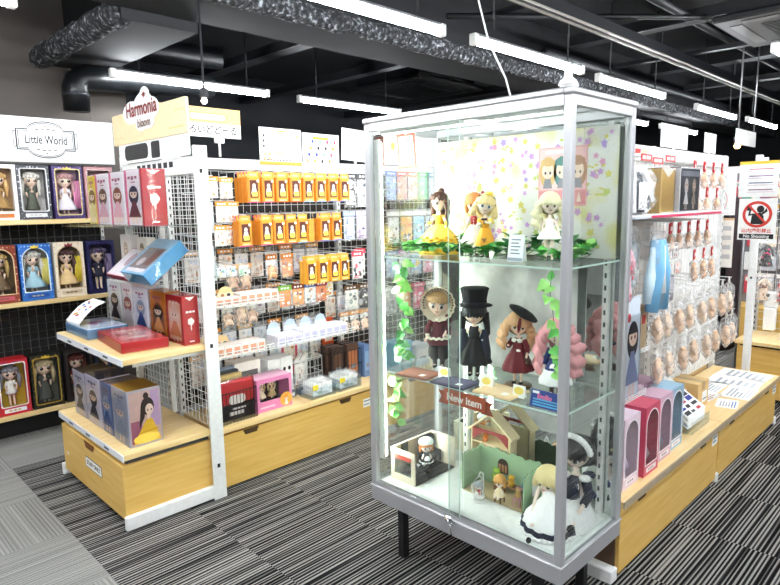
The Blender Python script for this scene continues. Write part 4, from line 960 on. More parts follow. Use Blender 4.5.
def chibi(name, label, loc, rz, h, hair, dress, trim=None, seated=False, hat=None, sk=SKIN2, cat='toy figure'):
    t = thing(name, label, cat, loc, rz); S = Matrix.Scale(h, 4)
    V = [(0, 0, .25, .1), (0, 0, .38, .09), (0, 0, .46, .05), (0, 0, .52, .045), (.1, 0, .38, .045), (.17, -.05, .28, .04), (.18, -.1, .24, .035), (-.1, 0, .38, .045), (-.17, -.05, .28, .04), (-.18, -.1, .24, .035)]
    E_ = [(0, 1), (1, 2), (2, 3), (1, 4), (4, 5), (5, 6), (1, 7), (7, 8), (8, 9)]
    for s in (1, -1):
        b = len(V)
        V += [(s*.06, -.1, .2, .055), (s*.08, -.22, .16, .05), (s*.08, -.26, .04, .05)] if seated else [(s*.06, 0, .16, .055), (s*.065, 0, .07, .05), (s*.065, -.05, .03, .045)]
        E_ += [(0, b), (b, b+1), (b+1, b+2)]
    skin_body('body', t, h, V, E_, sk)
    T_, hd = doll_head(t, h, (0, 0, .72), sk, '3a2a2a', (0, 0, 0), 1.75)
    m = mat(hair, .5); q = MB(T_); hair_cap(q, m, .25, 1.08); bangs(q, m, 7, .06, .06)
    for s in (-1, 1): q.ell(m, (s*.13, .02, -.05), (.035, .06, .09), 8)
    q.build('hair', t)
    if dress: 
        q = MB(S).lathe(mat(dress, .7), [(.24, .12), (.25, .16), (.15, .3), (.11, .42), (.06, .5)], n=20, wave=.05, k=7)
        if trim:
            for k in range(18): a = 2*PI*k/18; q.ell(mat(trim, .7), (.25*cos(a), .25*sin(a), .13), (.035, .035, .03), 6)
            q.ell(mat(trim, .7), (0, -.17, .26), (.12, .05, .13), 8)
        q.build('dress', t)
    if hat: MB(T_).ell(mat(hat, .7), (0, .02, .09), (.17, .16, .11), 14).build('cap', t)
    return t
chibi('toy_figure', 'orange haired toy maid in black and white sitting in the cream doll room', (1.895, 1.695, CFLOOR+.047), math.radians(-35), .115, 'd9843a', '16161a', 'fbfbfb', False, 'fbfbfb')
tb = thing('toy_stool', 'round dark stool carrying the orange haired toy maid', 'toy furniture', (1.895, 1.695, CFLOOR+.0126)); MB().lathe(DKW, [(.02, 0), (.02, .03), (.022, .034)], n=14).build('seat', tb)
# green room with wavy wall tops
GRN = ramp_mat('sage_wall', [(.3, '93b38c'), (.7, 'a3c19b')], 6, .8); DGR = mat('4a6046', .7)
gr = thing('doll_room', 'sage green doll room with wavy wall tops in the middle of the case bottom', 'dollhouse', (1.90, 1.335, CFLOOR+.006))
def wavy(x0, x1, h, n=24, fall=0.):
    return [(x0, 0), (x1, 0)] + [(x1+(x0-x1)*i/n, h+.004*sin(i*1.9)+.004*sin(i*.8)-fall*(1-i/n)) for i in range(n+1)]
MB().box(mat('c9b48c', .6), -.02, .105, -.145, .145, 0, .004).build('room_floor', gr)
def wall_panel(T_, pts, nm='wall'):
    q = MB(T_).flat(GRN, pts, 0, .004).flat(DGR, pts, .003, .003); return q.build(nm, gr)
wall_panel(Matrix.Translation((.105, 0, .004))@F, wavy(-.145, .145, .155), 'rear_wall')
wall_panel(Matrix.Translation((-.02, .147, .004)), wavy(0, .125, .15), 'side_wall')
wall_panel(Matrix.Translation((-.02, -.143, .004)), wavy(0, .125, .135, fall=-.012), 'side_wall')
wn = MB(Matrix.Translation((.100, 0, .004))@F).flat(mat('3a2418', .5), arch(-.055, -.005, .062, .125), .0, .0022).build('arched_window', gr)
q = MB(Matrix.Translation((.0975, 0, .004))@F)
for k in range(3): q.flat(mat('b9825a', .5), rect(-.05+.015*k, -.04+.015*k, .068, .1), 0, .001)
q.build('glazing', wn)
MB(Matrix.Translation((-.02, -.1485, .004))).flat(PAPER, rect(.055, .1, .045, .095), 0, .001).build('picture', gr)
bn = thing('toy_bench', 'low wooden toy bench along the back of the green doll room', 'toy furniture', (1.975, 1.30, CFLOOR+.0105))
MB().box(mat('8a5a34', .5), -.018, .02, -.09, .09, .028, .036, .002).build('seat', bn)
for s in (-1, 1): MB().box(mat('744a2a', .5), -.015, .017, s*.08-.005, s*.08+.005, 0, .028).build('leg', bn)
def plush(label, col, loc, h, rz=FACE_X):
    t = thing('plush_toy', label, 'plush toy', loc, rz); m = mat(col, .9)
    MB().ell(m, (0, 0, h*.27), (h*.27, h*.24, h*.27), 12).ell(m, (0, 0, h*.68), (h*.3, h*.27, h*.28), 14).ell(m, (-h*.2, 0, h*.92), (h*.1, h*.06, h*.11), 8).ell(m, (h*.2, 0, h*.92), (h*.1, h*.06, h*.11), 8).ell(m, (-h*.28, -h*.08, h*.35), (h*.09, h*.1, h*.16), 8).ell(m, (h*.28, -h*.08, h*.35), (h*.09, h*.1, h*.16), 8).ell(m, (-h*.15, -h*.2, h*.08), (h*.11, h*.16, h*.09), 8).ell(m, (h*.15, -h*.2, h*.08), (h*.11, h*.16, h*.09), 8).build('body', t)
    MB().ell(BLACK, (-h*.11, -h*.255, h*.72), (h*.035, h*.03, h*.04), 8).ell(BLACK, (h*.11, -h*.255, h*.72), (h*.035, h*.03, h*.04), 8).ell(BLACK, (0, -h*.275, h*.65), (h*.03, h*.02, h*.02), 6).build('face', t)
    return t
plush('lime green plush on the toy bench in the green doll room', '8fb33a', (1.972, 1.378, CFLOOR+.0475), .055)
plush('blue plush on the toy bench in the green doll room', '5b93b8', (1.972, 1.235, CFLOOR+.0475), .055)
plush('yellow plush low between the seated figure and the blue plush', 'd8a834', (1.972, 1.305, CFLOOR+.0475), .045)
plush('brown plush sitting at the back of the green doll room', '6a5a30', (1.972, 1.338, CFLOOR+.0475), .03)
def toy_chair(label, loc, rz, col):
    t = thing('toy_chair', label, 'toy furniture', loc, rz); m = mat(col, .5)
    MB().box(m, -.016, .016, -.016, .016, .026, .031, .001).build('seat', t)
    MB().ring(m, rect(-.016, .016, .031, .066), rect(-.011, .011, .04, .058), .012, .016).build('backrest', t)
    for x in (-.013, .013):
        for y in (-.013, .013): MB().box(m, x-.002, x+.002, y-.002, y+.002, 0, .026).build('leg', t)
    return t
toy_chair('brown toy chair under the cream dressed seated figure', (1.885, 1.302, CFLOOR+.0105), FACE_X, '5a3520')
chibi('toy_figure', 'seated toy figure with orange hair and a cream dress in the green room', (1.885, 1.302, CFLOOR+.028), FACE_X, .095, 'd9a04e', 'f0dcb4', None, True)
toy_chair('pink toy chair at the right of the green doll room', (1.915, 1.235, CFLOOR+.0105), FACE_X, 'd9a0a8')
plush('small tan plush on the pink toy chair', 'd9b070', (1.915, 1.235, CFLOOR+.042), .036)
eg = thing('hanging_egg_chair', 'white wire egg chair on a stand at the front of the green room', 'toy furniture', (1.845, 1.375, CFLOOR+.006))
MB().tube(WHITE, [(.022*cos(a*.4), .022*sin(a*.4), .002) for a in range(16)], .0025, 6, True).build('base', eg)
MB().tube(WHITE, [(.028, 0, .002), (.034, 0, .05), (.03, 0, .105), (.012, 0, .118), (0, 0, .1)], .0024, 6).build('hanger', eg)
q = MB()
for k in range(10):
    a = PI*k/10+PI*.0
    q.tube(WHITE, [(.03*sin(th)*cos(a)+.004, .03*sin(th)*sin(a), .056-.044*cos(th)) for th in [PI*(i/10) for i in range(11)]] if 2 > k or k > 8 else [(.03*sin(th)*cos(a)+.004, .03*sin(th)*sin(a), .056-.044*cos(th)) for th in [PI*(i/10) for i in range(7)]], .0013, 4)
q.ell(mat('f2f2ee', .8), (.004, 0, .022), (.024, .024, .012), 12).build('basket', eg)
chibi('toy_figure', 'tiny toy figure in white and red sitting in the egg chair', (1.847, 1.375, CFLOOR+.024), FACE_X, .062, 'aeb6bc', 'b8323a', 'f6f6f4')
gh = thing('ghost_toy', 'small pale green rounded toy between the two doll rooms', 'toy figure', (1.965, 1.545, CFLOOR+.006), FACE_X)
MB().lathe(mat('c9e2b4', .6), [(.016, 0), (.018, .02), (.015, .045), (.009, .06), (0, .066)], n=14, wave=.05, k=5).build('body', gh)
MB().ell(BLACK, (-.005, -.0155, .045), (.002, .002, .003), 6).ell(BLACK, (.005, -.0155, .045), (.002, .002, .003), 6).build('face', gh)
# small gabled house at the back
hm = mat('e6d2a8', .6)
hh = thing('dollhouse', 'open wooden dollhouse with a pitched roof and red curtains at the back', 'dollhouse', (2.035, 1.44, CFLOOR+.006))
MB().box(hm, -.022, .028, -.10, .10, 0, .006).box(hm, -.022, .028, -.10, -.094, 0, .22).box(hm, -.022, .028, .094, .10, 0, .22).box(hm, .024, .028, -.10, .10, 0, .22).build('frame', hh)
for k in (.11, .16): MB().box(hm, -.022, .024, -.094, .094, k, k+.006).build('shelf', hh)
for s in (-1, 1):
    MB().add([(-.03, s*.112, .205), (.03, s*.112, .205), (.03, 0, .295), (-.03, 0, .295), (-.03, s*.112, .215), (.03, s*.112, .215), (.03, 0, .305), (-.03, 0, .305)], [(0, 1, 2, 3), (7, 6, 5, 4), (0, 4, 5, 1), (1, 5, 6, 2), (2, 6, 7, 3), (3, 7, 4, 0)], hm).build('roof', hh)
q = MB(Matrix.Translation((-.023, 0, 0))@F)
for s in (-1, 1): q.flat(mat('8a2a26', .7), [(s*.09, .17), (s*.09, .22), (s*.02, .22), (s*.06, .195)], 0, .002)
q.flat(mat('8a2a26', .7), rect(-.09, .09, .212, .226), 0, .003).build('curtain', hh)
plush('orange plush sitting on the upper floor of the wooden dollhouse', 'd07a34', (2.03, 1.475, CFLOOR+.1725), .042)
# ------------------------------------------------------------------ goods: builders (each faces -Y, stands on z=0; later copies share the first one's meshes)
PROTO = {}
def proto(key, make, label, loc, rz=0., group=None, rot=None):
    """first call builds the thing, later calls copy it with all its parts"""
    if key not in PROTO:
        t = make(); PROTO[key] = t
        t.location = loc; t.rotation_euler = rot or (0, 0, rz); t['label'] = label
        if group: t['group'] = group
        return t
    t = dup(PROTO[key], loc, rz, label, rot)
    if group: t['group'] = group
    elif 'group' in t: del t['group']
    return t
def mini_doll(parent, x, y, z, h, hair, dress, sk='f3d4bd', shape='gown', hat=None, wig=None):
    T_ = Matrix.Translation((x, y, z)) @ Matrix.Scale(h, 4); m = mat(sk, .5)
    q = MB(T_).ell(m, (0, 0, .80), (.165, .13, .17), 12, warp=headshape).tube(m, [(0, 0, .5), (0, 0, .7)], [.06, .03], 8)
    for s in (-1, 1):
        q.tube(m, [(s*.07, 0, .6), (s*.12, -.01, .48), (s*.1, -.05, .38)], [.028, .022, .018], 6).tube(m, [(s*.045, 0, .36), (s*.045, 0, .04), (s*.045, -.04, .02)], [.036, .022, .02], 6)
        q.ell(mat('2a2228', .2), (s*.07, -.118, .785), (.034, .01, .038), 8).ell(mat('ffffff', .2), (s*.07-.01, -.127, .80), (.01, .004, .011), 6)
    q.ell(mat('c4605e', .5), (0, -.118, .705), (.018, .006, .007), 6)
    d = q.build('doll', parent)
    hm_ = mat(hair, .5); q = MB(T_)
    q.ell(hm_, (0, .012, .815), (.2, .16, .195), 14, keep=lambda c: not (c[1] < -.2 and c[2] < .2))
    for i in range(5): a = -1+.5*i; q.ell(hm_, (.17*sin(a), -.135*cos(a), .885), (.048, .022, .055), 6)
    for s in (-1, 1): q.tube(hm_, [(s*.165, .01, .8), (s*.2, .02, .62), (s*.19, .02, .4)], [.05, .055, .02], 7)
    q.build('hair', d)
    c = mat(dress, .7); q = MB(T_)
    if shape == 'gown': q.lathe(c, [(.25, .12), (.25, .15), (.16, .32), (.07, .46), (.065, .55), (.05, .62)], n=18, sy=.7, wave=.06, k=7)
    elif shape == 'long': q.lathe(c, [(.15, .06), (.15, .1), (.1, .34), (.065, .47), (.07, .56), (.05, .62)], n=16, sy=.7, wave=.05, k=6)
    else: q.lathe(c, [(.13, .3), (.12, .36), (.07, .46), (.075, .56), (.05, .62)], n=16, sy=.75, wave=.05, k=6)
    for s in (-1, 1): q.tube(c, [(s*.065, 0, .6), (s*.115, -.005, .5)], [.036, .03], 7)
    q.build('dress', d)
    if hat: MB(T_).lathe(mat(hat, .6), [(.17, .88), (.17, .895), (.11, .9), (.1, .98), (.02, 1.0)], n=14).build('hat', d)
    if wig:
        w_ = mat(wig, .5); q = MB(T_)
        for k in range(4): q.tube(w_, [(.2+.045*k, .02, .8), (.22+.045*k, .0, .5), (.2+.04*k, .01, .15)], [.03, .035, .02], 6)
        q.build('spare_hair', d)
    return d
def boxed_doll(w, h, d, col, win, bg, hair, dress, shape='gown', border=None, band=None, crown=None, hat=None, wig=None, kind='arch', cat='boxed doll', inset=.11, dots=None):
    def make():
        t = thing('boxed_doll', '', cat); c = mat(col, .4); e = .0015; i0, i1, b0, b1 = -w/2+w*inset, w/2-w*inset, h*(.16 if band else .08), h*.93
        q = MB().box(c, -w/2, -w/2+e, 0, d, 0, h).box(c, w/2-e, w/2, 0, d, 0, h).box(c, -w/2+e, w/2-e, 0, d, 0, e).box(c, -w/2+e, w/2-e, 0, d, h-e, h).box(mat(bg, .6), -w/2+e, w/2-e, d-e, d, e, h-e)
        inn = arch(i0, i1, b0, b1, 12) if kind == 'arch' else rounded(i0, i1, b0, b1, w*.07, 5)
        q.ring(c, on_rect(inn, -w/2, w/2, 0, h), inn, -.0005, .001)
        if border:
            bm = mat(border, .5); k = 1.0; cx, cz = (i0+i1)/2, (b0+b1)/2
            q.ring(bm, [(cx+(x-cx)*1.09, cz+(z-cz)*1.045) for x, z in inn], inn, -.0012, -.0005)
        if dots:
            r0 = random.Random(col+dots); dm_ = mat(dots, .5)
            for k in range(26):
                s = r0.random(); f = k/26
                x, z = (-w/2+w*inset*.45, h*f) if k % 3 == 0 else (w/2-w*inset*.45, h*f) if k % 3 == 1 else (-w*.45+w*.9*f, h*.965 if s > .4 else h*.04)
                q.flat(dm_, star(x+r0.uniform(-.004, .004), z, w*.022*(.6+s), 5, .5, s*3), -.0006, .0006)
        if band:
            q.flat(mat(band, .5), rounded(-w*.34, w*.34, h*.045, h*.115, h*.015), -.0006, .0007)
            for k in range(3): q.flat(mat(bg if bg != band else 'ffffff', .5), rect(-w*.2+w*.13*k, -w*.1+w*.13*k, h*.068, h*.092), -.0013, .0004)
        if crown:
            cm = mat(crown, .4); q.flat(cm, [(-w*.12, h*.925), (w*.12, h*.925), (w*.13, h*.985), (w*.06, h*.955), (0, h*.995), (-w*.06, h*.955), (-w*.13, h*.985)], -.0012, .0008)
        q.build('box', t)
        mini_doll(t, -.02*w if wig else 0, d*.55, b0*.8, (b1-b0)*.98, hair, dress, shape=shape, hat=hat, wig=wig)
        MB().flat(FILM, [(x*1.02, z) for x, z in inn], .0022, .0006).build('window', t)
        return t
    return make
def print_doll(q, cx, z0, h, hair, dress, y, sk='f3d8c6', t=.0004, bust=False):
    """flat printed picture of a doll on a carton, standing in the XZ plane"""
    hm_, dm_, sm = mat(hair, .5), mat(dress, .5), mat(sk, .5); e = t
    if bust:
        q.flat(hm_, oval(cx, z0+h*.55, h*.26, h*.44, 18), y, e).flat(dm_, [(cx-h*.22, z0), (cx+h*.22, z0), (cx+h*.1, z0+h*.4), (cx-h*.1, z0+h*.4)], y-e, e)
        f, r = z0+h*.6, h*.19
    else:
        q.flat(hm_, oval(cx, z0+h*.72, h*.155, h*.24, 18), y, e).flat(dm_, [(cx-h*.2, z0+h*.16), (cx+h*.2, z0+h*.16), (cx+h*.07, z0+h*.5), (cx+h*.05, z0+h*.58), (cx-h*.05, z0+h*.58), (cx-h*.07, z0+h*.5)], y-e, e)
        for s in (-1, 1): q.flat(sm, rect(cx+s*h*.05-h*.02, cx+s*h*.05+h*.02, z0, z0+h*.16), y-e, e)
        f, r = z0+h*.77, h*.115
    q.flat(sm, oval(cx, f, r, r*1.1, 16), y-2*e, e).flat(hm_, [(cx-r, f+r*.3), (cx+r, f+r*.3), (cx+r*.8, f+r*1.15), (cx-r*.8, f+r*1.15)], y-3*e, e)
    for s in (-1, 1): q.flat(mat('2e2a34', .4), oval(cx+s*r*.42, f-r*.12, r*.17, r*.24, 10), y-3*e, e)
    q.flat(mat('c4605e', .5), oval(cx, f-r*.62, r*.13, r*.06, 8), y-3*e, e)
def carton(w, h, d, col, front=None, side=None, top=None, name='doll_carton', cat='boxed doll', wrap=False, edge=None):
    """closed carton; front / side are functions that print on the front (-Y) and right (+X) faces"""
    def make():
        t = thing(name, '', cat)
        q = MB().box(mat(col, .35), -w/2, w/2, 0, d, 0, h, .0012)
        if top: q.box(mat(top, .35), -w/2+.001, w/2-.001, .001, d-.001, h, h+.0005)
        if edge: q.flat(mat(edge, .35), rect(-w/2, -w/2+w*.12, 0, h), 0, .0004)
        if front: front(q)
        if side:
            T0 = q.T; q.T = Matrix.Translation((w/2, d/2, 0)) @ Matrix.Rotation(PI/2, 4, 'Z'); side(q); q.T = T0
        q.build('box', t)
        if wrap: MB().box(WRAP, -w/2-.002, w/2+.002, -.004, d+.002, .0005, h+.002, .004).build('shrink_wrap', t)
        return t
    return make
def front_window(w, h, hair, dress, bg, title='b0607a', arch_=True, sk='f3d8c6'):
    def f(q):
        q.flat(mat(bg, .5), arch(-w*.36, w*.36, h*.04, h*.76) if arch_ else rect(-w*.38, w*.38, h*.08, h*.86), 0, .0004)
        T0 = q.T; q.T = T0 @ Matrix.Diagonal((min(1.9, w*1.6/(h*.4)), 1, 1, 1)); print_doll(q, 0, h*.045, h*.7 if arch_ else h*.74, hair, dress, -.0004, sk); q.T = T0
        for k in range(3): q.flat(mat(title, .5), rect(-w*.3+w*.2*k, -w*.16+w*.2*k, h*.84-.006*(k % 2), h*.885), -.0001, .0004)
        q.flat(mat(title, .5), rect(-w*.12, w*.12, h*.77, h*.79), -.0001, .0004)
    return f
def side_flower(d, h, fg='fbf3f0'):
    def f(q):
        q.flat(mat(fg, .4), [(-d*.3, h*.98), (0, h*.9), (d*.3, h*.98)], 0, .0005)
        for k in range(3): q.flat(mat(fg, .4), rect(-d*.28+d*.2*k, -d*.12+d*.2*k, h*.66, h*.70), 0, .0005)
        for k in range(5): q.flat(mat(fg, .4), oval(d*.11*cos(k*1.257), h*.48+d*.11*sin(k*1.257), d*.1, d*.12, 10), 0, .0005)
        q.flat(mat(fg, .4), rect(-d*.03, d*.03, h*.3, h*.44), 0, .0005).flat(mat(fg, .4), rect(-d*.15, d*.15, h*.06, h*.085), 0, .0005)
    return f
def bag_surface(q, m, w, h, d, n=6, k=7, seed=0):
    rr = random.Random(seed)
    for s in (-1, 1):
        V = []; F = []
        for i in range(n+1):
            for j in range(k+1):
                u, v = i/n*2-1, j/k*2-1; b = max(0, (1-u**6)*(1-v**6))
                V.append((u*w/2, s*d/2*b*(.8+.4*rr.random()), (v+1)/2*h))
        for i in range(n):
            for j in range(k):
                a = i*(k+1)+j; f = (a, a+k+1, a+k+2, a+1); F.append(f if s < 0 else f[::-1])
        q.add(V, F, m, True)
    return q
def poly_bag(w, h, d, contents, header=None, hh=.025, title='ffffff', name='bagged_goods', cat='bagged goods', seed=0):
    """a clear hanging bag: top edge at z=0, hanging down; contents(q) builds what is inside in 0..h upward"""
    def make():
        t = thing(name, '', cat); Tt = Matrix.Translation((0, 0, -h))
        q = MB(Tt); contents(q); q.build('contents', t)
        bag_surface(MB(Tt), BAGM, w, h-(hh if header else 0), d, seed=seed).build('clear_bag', t)
        if header:
            q = MB(Tt).flat(mat(header, .5), rect(-w/2, w/2, h-hh, h), -.001, .002).flat(mat(header, .5), rect(-w/2, w/2, h-hh, h), .003, .002)
            for i in range(3): q.flat(mat(title, .5), rect(-w*.34+w*.24*i, -w*.18+w*.24*i, h-hh*.72, h-hh*.34), -.003, .0004)
            q.flat(DARK, oval(0, h-hh*.2, .004, .003, 8), -.003, .0003); q.build('header_card', t)
        return t
    return make
def c_card(w, h, cols, seed=1):       # printed insert card with blotches
    def f(q):
        rr = random.Random(seed); q.flat(mat(cols[0], .6), rect(-w*.44, w*.44, h*.06, h*.82), .001, .002)
        for k in range(7):
            q.flat(mat(cols[1+k % (len(cols)-1)], .6), oval(rr.uniform(-w*.3, w*.3), h*rr.uniform(.15, .7), w*rr.uniform(.06, .16), h*rr.uniform(.03, .1), 10), -.001, .0004+.00003*k)
        for k in range(2): q.flat(mat(cols[-1], .6), rect(-w*.36, w*(.1+.1*k), h*(.09+.05*k), h*(.115+.05*k)), -.001, .0008)
    return f
def c_body(w, h, col='efc39b', seed=1):   # bare doll body parts lying in the bag
    def f(q):
        rr = random.Random(seed); m = mat(col, .5)
        q.ell(m, (w*rr.uniform(-.05, .05), 0, h*.38), (w*.3, w*.16, h*.19), 12).ell(m, (0, -.003, h*.24), (w*.36, w*.17, h*.13), 12)
        for s in (-1, 1):
            q.tube(m, [(s*w*.2, 0, h*.5), (s*w*.38, -.004, h*.42), (s*w*(.3+.1*rr.random()), -.01, h*.28)], [w*.08, w*.07, w*.05], 8)
            q.tube(m, [(s*w*.12, -.004, h*.28), (s*w*(.26+.1*rr.random()), -.01, h*.14), (s*w*.3, 0, h*.05)], [w*.12, w*.09, w*.06], 8)
        q.ell(m, (w*rr.uniform(-.1, .1), 0, h*.56), (w*.15, w*.1, h*.05), 8)
        q.flat(PAPER, rect(-w*.42, w*.42, h*.6, h*.93), .006, .001).flat(mat('d8c8b8', .6), rect(-w*.3, w*.1, h*.68, h*.71), .005, .0006)
    return f
def c_cloth(w, h, cols, seed=1):      # a folded little costume
    def f(q):
        rr = random.Random(seed); a, b = mat(cols[0], .8), mat(cols[1 % len(cols)], .8)
        q.lathe(a, [(w*.34, h*.06), (w*.36, h*.1), (w*.2, h*.5), (w*.15, h*.62), (w*.17, h*.78), (w*.06, h*.82)], n=16, sy=.25, wave=.08, k=6)
        for s in (-1, 1): q.tube(a, [(s*w*.14, 0, h*.76), (s*w*.33, -.004, h*.6), (s*w*.36, -.004, h*.42)], [w*.07, w*.08, w*.06], 7)
        for k in range(6): q.ell(b, (rr.uniform(-w*.22, w*.22), -w*.09, h*rr.uniform(.1, .7)), (w*.06, w*.025, w*.06), 7)
        q.flat(b, rect(-w*.15, w*.15, h*.5, h*.54), -w*.06, .004)
    return f
def hook(rack, x, y0, y1, z):
    o = MB(Matrix.Translation(-Vector(rack.location))).tube(WIREW, [(x, y0, z), (x, y1+.01, z+.004), (x, y1, z+.012)], .0026, 5).build('hook', rack)
    return o
def wire_tray(label, x0, x1, y0, y1, z, h, m=WIREW, pitch=.035, name='wire_tray'):
    t = thing(name, label, 'wire tray', ((x0+x1)/2, y1, z)); T_ = Matrix.Translation((-(x0+x1)/2, -y1, -z)); r = .0018
    q = MB(T_); n = max(2, round((x1-x0)/pitch))
    for i in range(n+1): x = x0+(x1-x0)*i/n; q.tube(m, [(x, y1, z+r), (x, y0, z+r), (x, y0, z+h)], r, 4)
    for k in range(3): y = y0+(y1-y0)*k/2; q.tube(m, [(x0, y, z+r), (x1, y, z+r)], r, 4)
    q.build('floor_wires', t)
    q = MB(T_)
    for k in (0, .5, 1): q.tube(m, [(x0, y1, z+h*k+r), (x0, y0, z+h*k+r), (x1, y0, z+h*k+r), (x1, y1, z+h*k+r)], r*(1.4 if k == 1 else 1), 4)
    q.build('rim', t)
    return t

# ------------------------------------------------------------------ shelf unit under the Little World sign (far left)
ws = thing('wall_shelf', 'maple wall shelf unit with black grid back under the white sign board', 'shelf unit', (.8, 4.4, 0))
O = Matrix.Translation((-.8, -4.4, 0))
MB(O).box(mat('101012', .7), -.6, 1.72, 4.79, 4.80, .15, 1.8).build('back_board', ws)
wires(MB(O), WIREG, -.6, 1.72, .2, 1.8, .055, 4.782, 'y', .0022).build('grid_panel', ws)
for z in (.185, .912, 1.435):
    MB(O).box(DECKWOOD, -.6, 1.72, 4.4, 4.776, z-.03, z, .003).build('shelf', ws)
MB(O).box(mat('1a1a1c', .7), -.6, 1.72, 4.56, 4.80, 0, .10).build('kick_panel', ws)
for x in (-.59, .65, 1.71): upright(MB(O), x, 4.765, 0.1, 1.82, .022, m=mat('d9d9d6', .4)).build('upright', ws)
lw = thing('shop_sign', 'long white sign board with an ornate Little World badge', 'sign', (1.05, 4.41, 1.80))
MB().box(WHITE, -1.6, .655, 0, .012, 0, .28, .003).box(mat('55524e', .6), -1.6, .66, -.004, .02, -.012, -.001).box(mat('d0cfcc', .6), .655, .66, 0, .37, 0, .28).build('sign_board', lw)
bx, bz = .235, .142
def badge(e):
    o = []
    n = 28
    def side(sg): return [(sg*(.165+e), -.062-e), (sg*(.165+e), .062+e)]
    up_ = [(.165+e, .058+e), (.105, .058+e)]+[(.105*cos(PI*i/n)*1.0, .058+e+.05*sin(PI*i/n)) for i in range(1, n)]+[(-.105, .058+e), (-.165-e, .058+e)]
    return [(bx+x, bz+z) for x, z in up_+[(-x, -z) for x, z in up_]]
q = MB().flat(mat('dcdcdc', .5), rounded(bx-.195, bx+.195, bz-.085, bz+.085, .01), 0, .0006).flat(mat('dcdcdc', .5), oval(bx, bz, .13, .118, 30), 0, .0007)
K = mat('26272a', .5)
q.flat(K, badge(.008), -.0007, .0006).flat(WHITE, badge(.001), -.0013, .0004).flat(K, badge(-.003), -.0017, .0004).flat(WHITE, badge(-.0075), -.0021, .0004)
for s in (-1, 1):
    q.flat(K, rounded(bx+s*.18-.008, bx+s*.18+.008, bz-.05, bz+.05, .005), -.0007, .0008).flat(WHITE, rounded(bx+s*.18-.005, bx+s*.18+.005, bz-.046, bz+.046, .004), -.0015, .0004)
    for k in range(4):
        q.flat(K, oval(bx+(-.05+.033*k), bz+s*(.058+.010*sin(PI*(k+.5)/4)), .012, .0035, 8), -.0025, .0004)
    q.flat(K, star(bx, bz+s*.085, .008, 4, .4), -.0025, .0004)
q.build('badge', lw)
txt('Little World', .075, K, lw, (bx, -.0042, bz-.002), sx=.66, bold=.0008)

TOPB = [(1.0, 'f3f1ee', 'a9865c', 'd9b070', 'b08a50', 'white boxed doll at the left end of the top wall shelf', None, 'rect', dict(band='e07a2a')),
 (1.19, '4a4b52', 'c9c6c0', 'd8d2c8', '565a4c', 'dark grey boxed doll with pale hair and a white card, top wall shelf', 'e9e6e6', 'rect', dict(dots='e9e9ea', band='e6e6e8', shape='long')),
 (1.395, '4a3a72', 'e2b6c6', 'b98a8a', 'f0e8ee', 'violet boxed doll in a frilled white dress on the top wall shelf', 'f0d9a0', 'rect', dict(dots='b9a0d8', crown='e8c860', wig='e08ab0')),
 (1.595, 'c08a90', 'd9b3b6', '8a5a5a', 'a05a6a', 'rose boxed doll partly hidden by the pink cartons on the top wall shelf', 'e9d0c8', 'rect', dict(band='e9d0c8'))]
for x, c, bg, hr, dr_, lb, bo, kd, kw in TOPB:
    proto(('wt', x), boxed_doll(.186, .345, .12, c, None, bg, hr, dr_, border=bo, kind=kd, **kw), lb, (x, 4.42, 1.4365))
MIDB = [(.955, '8a3a22', '6a5a30', 'b99a5a', '6a5436', 'brown patterned boxed doll at the left end of the middle wall shelf', 'e0c090', 'arch', dict(dots='f0dcc0', band='d05a6a')),
 (1.155, '2f6fc4', 'b9b49a', 'd9d2c4', 'a9d0dc', 'bright blue boxed doll in a pale blue gown on the middle wall shelf', 'dff0ff', 'arch', dict(crown='f2d24a', wig='e8d870', band='1f4fa0', dots='bfe0ff')),
 (1.36, 'f4e6cf', '7a6a44', '5a3a3a', 'e9c890', 'cream boxed doll in a tiered gown with yellow spare hair on the middle wall shelf', 'e6c8a0', 'arch', dict(crown='8a3038', wig='d8c23a', dots='d9a890', band='e0c8a8')),
 (1.565, '23234e', '34346a', '6a5a7a', '20203a', 'dark indigo boxed doll with a black hat on the middle wall shelf', None, 'rect', dict(dots='4a4a90', hat='1a1a2e', wig='8a7aa0', shape='short'))]
for x, c, bg, hr, dr_, lb, bo, kd, kw in MIDB:
    proto(('wm', x), boxed_doll(.186, .365, .12, c, None, bg, hr, dr_, border=bo, kind=kd, **kw), lb, (x, 4.42, .9135))
LOWB = [(.955, 'c8262e', 'c9b22a', '8a8a90', 'e9e4dc', 'red boxed doll with a yellow inside on the lowest wall shelf', 'f6f0e8', 'rect', dict(band='fafafa', dots='3a5fb0', shape='short')),
 (1.155, '1c1f1c', '6a6a5c', 'c9b48a', '4a4c44', 'black boxed doll with a gold vine border on the lowest wall shelf', 'b9963a', 'rect', dict(crown='d8b23a', shape='long', dots='8a7430')),
 (1.36, '241f20', '4c463e', '6a2a22', 'a82a26', 'black boxed doll in a red coat on the lowest wall shelf', '3a3030', 'rect', dict(shape='short')),
 (1.56, '1e2838', '33384a', '5a4a3a', '2a3a5a', 'dark boxed doll half hidden by the end rack on the lowest wall shelf', '3a4a5a', 'rect', dict(shape='long'))]
for x, c, bg, hr, dr_, lb, bo, kd, kw in LOWB:
    proto(('wl', x), boxed_doll(.186, .36, .12, c, None, bg, hr, dr_, border=bo, kind=kd, **kw), lb, (x, 4.42, .1865))

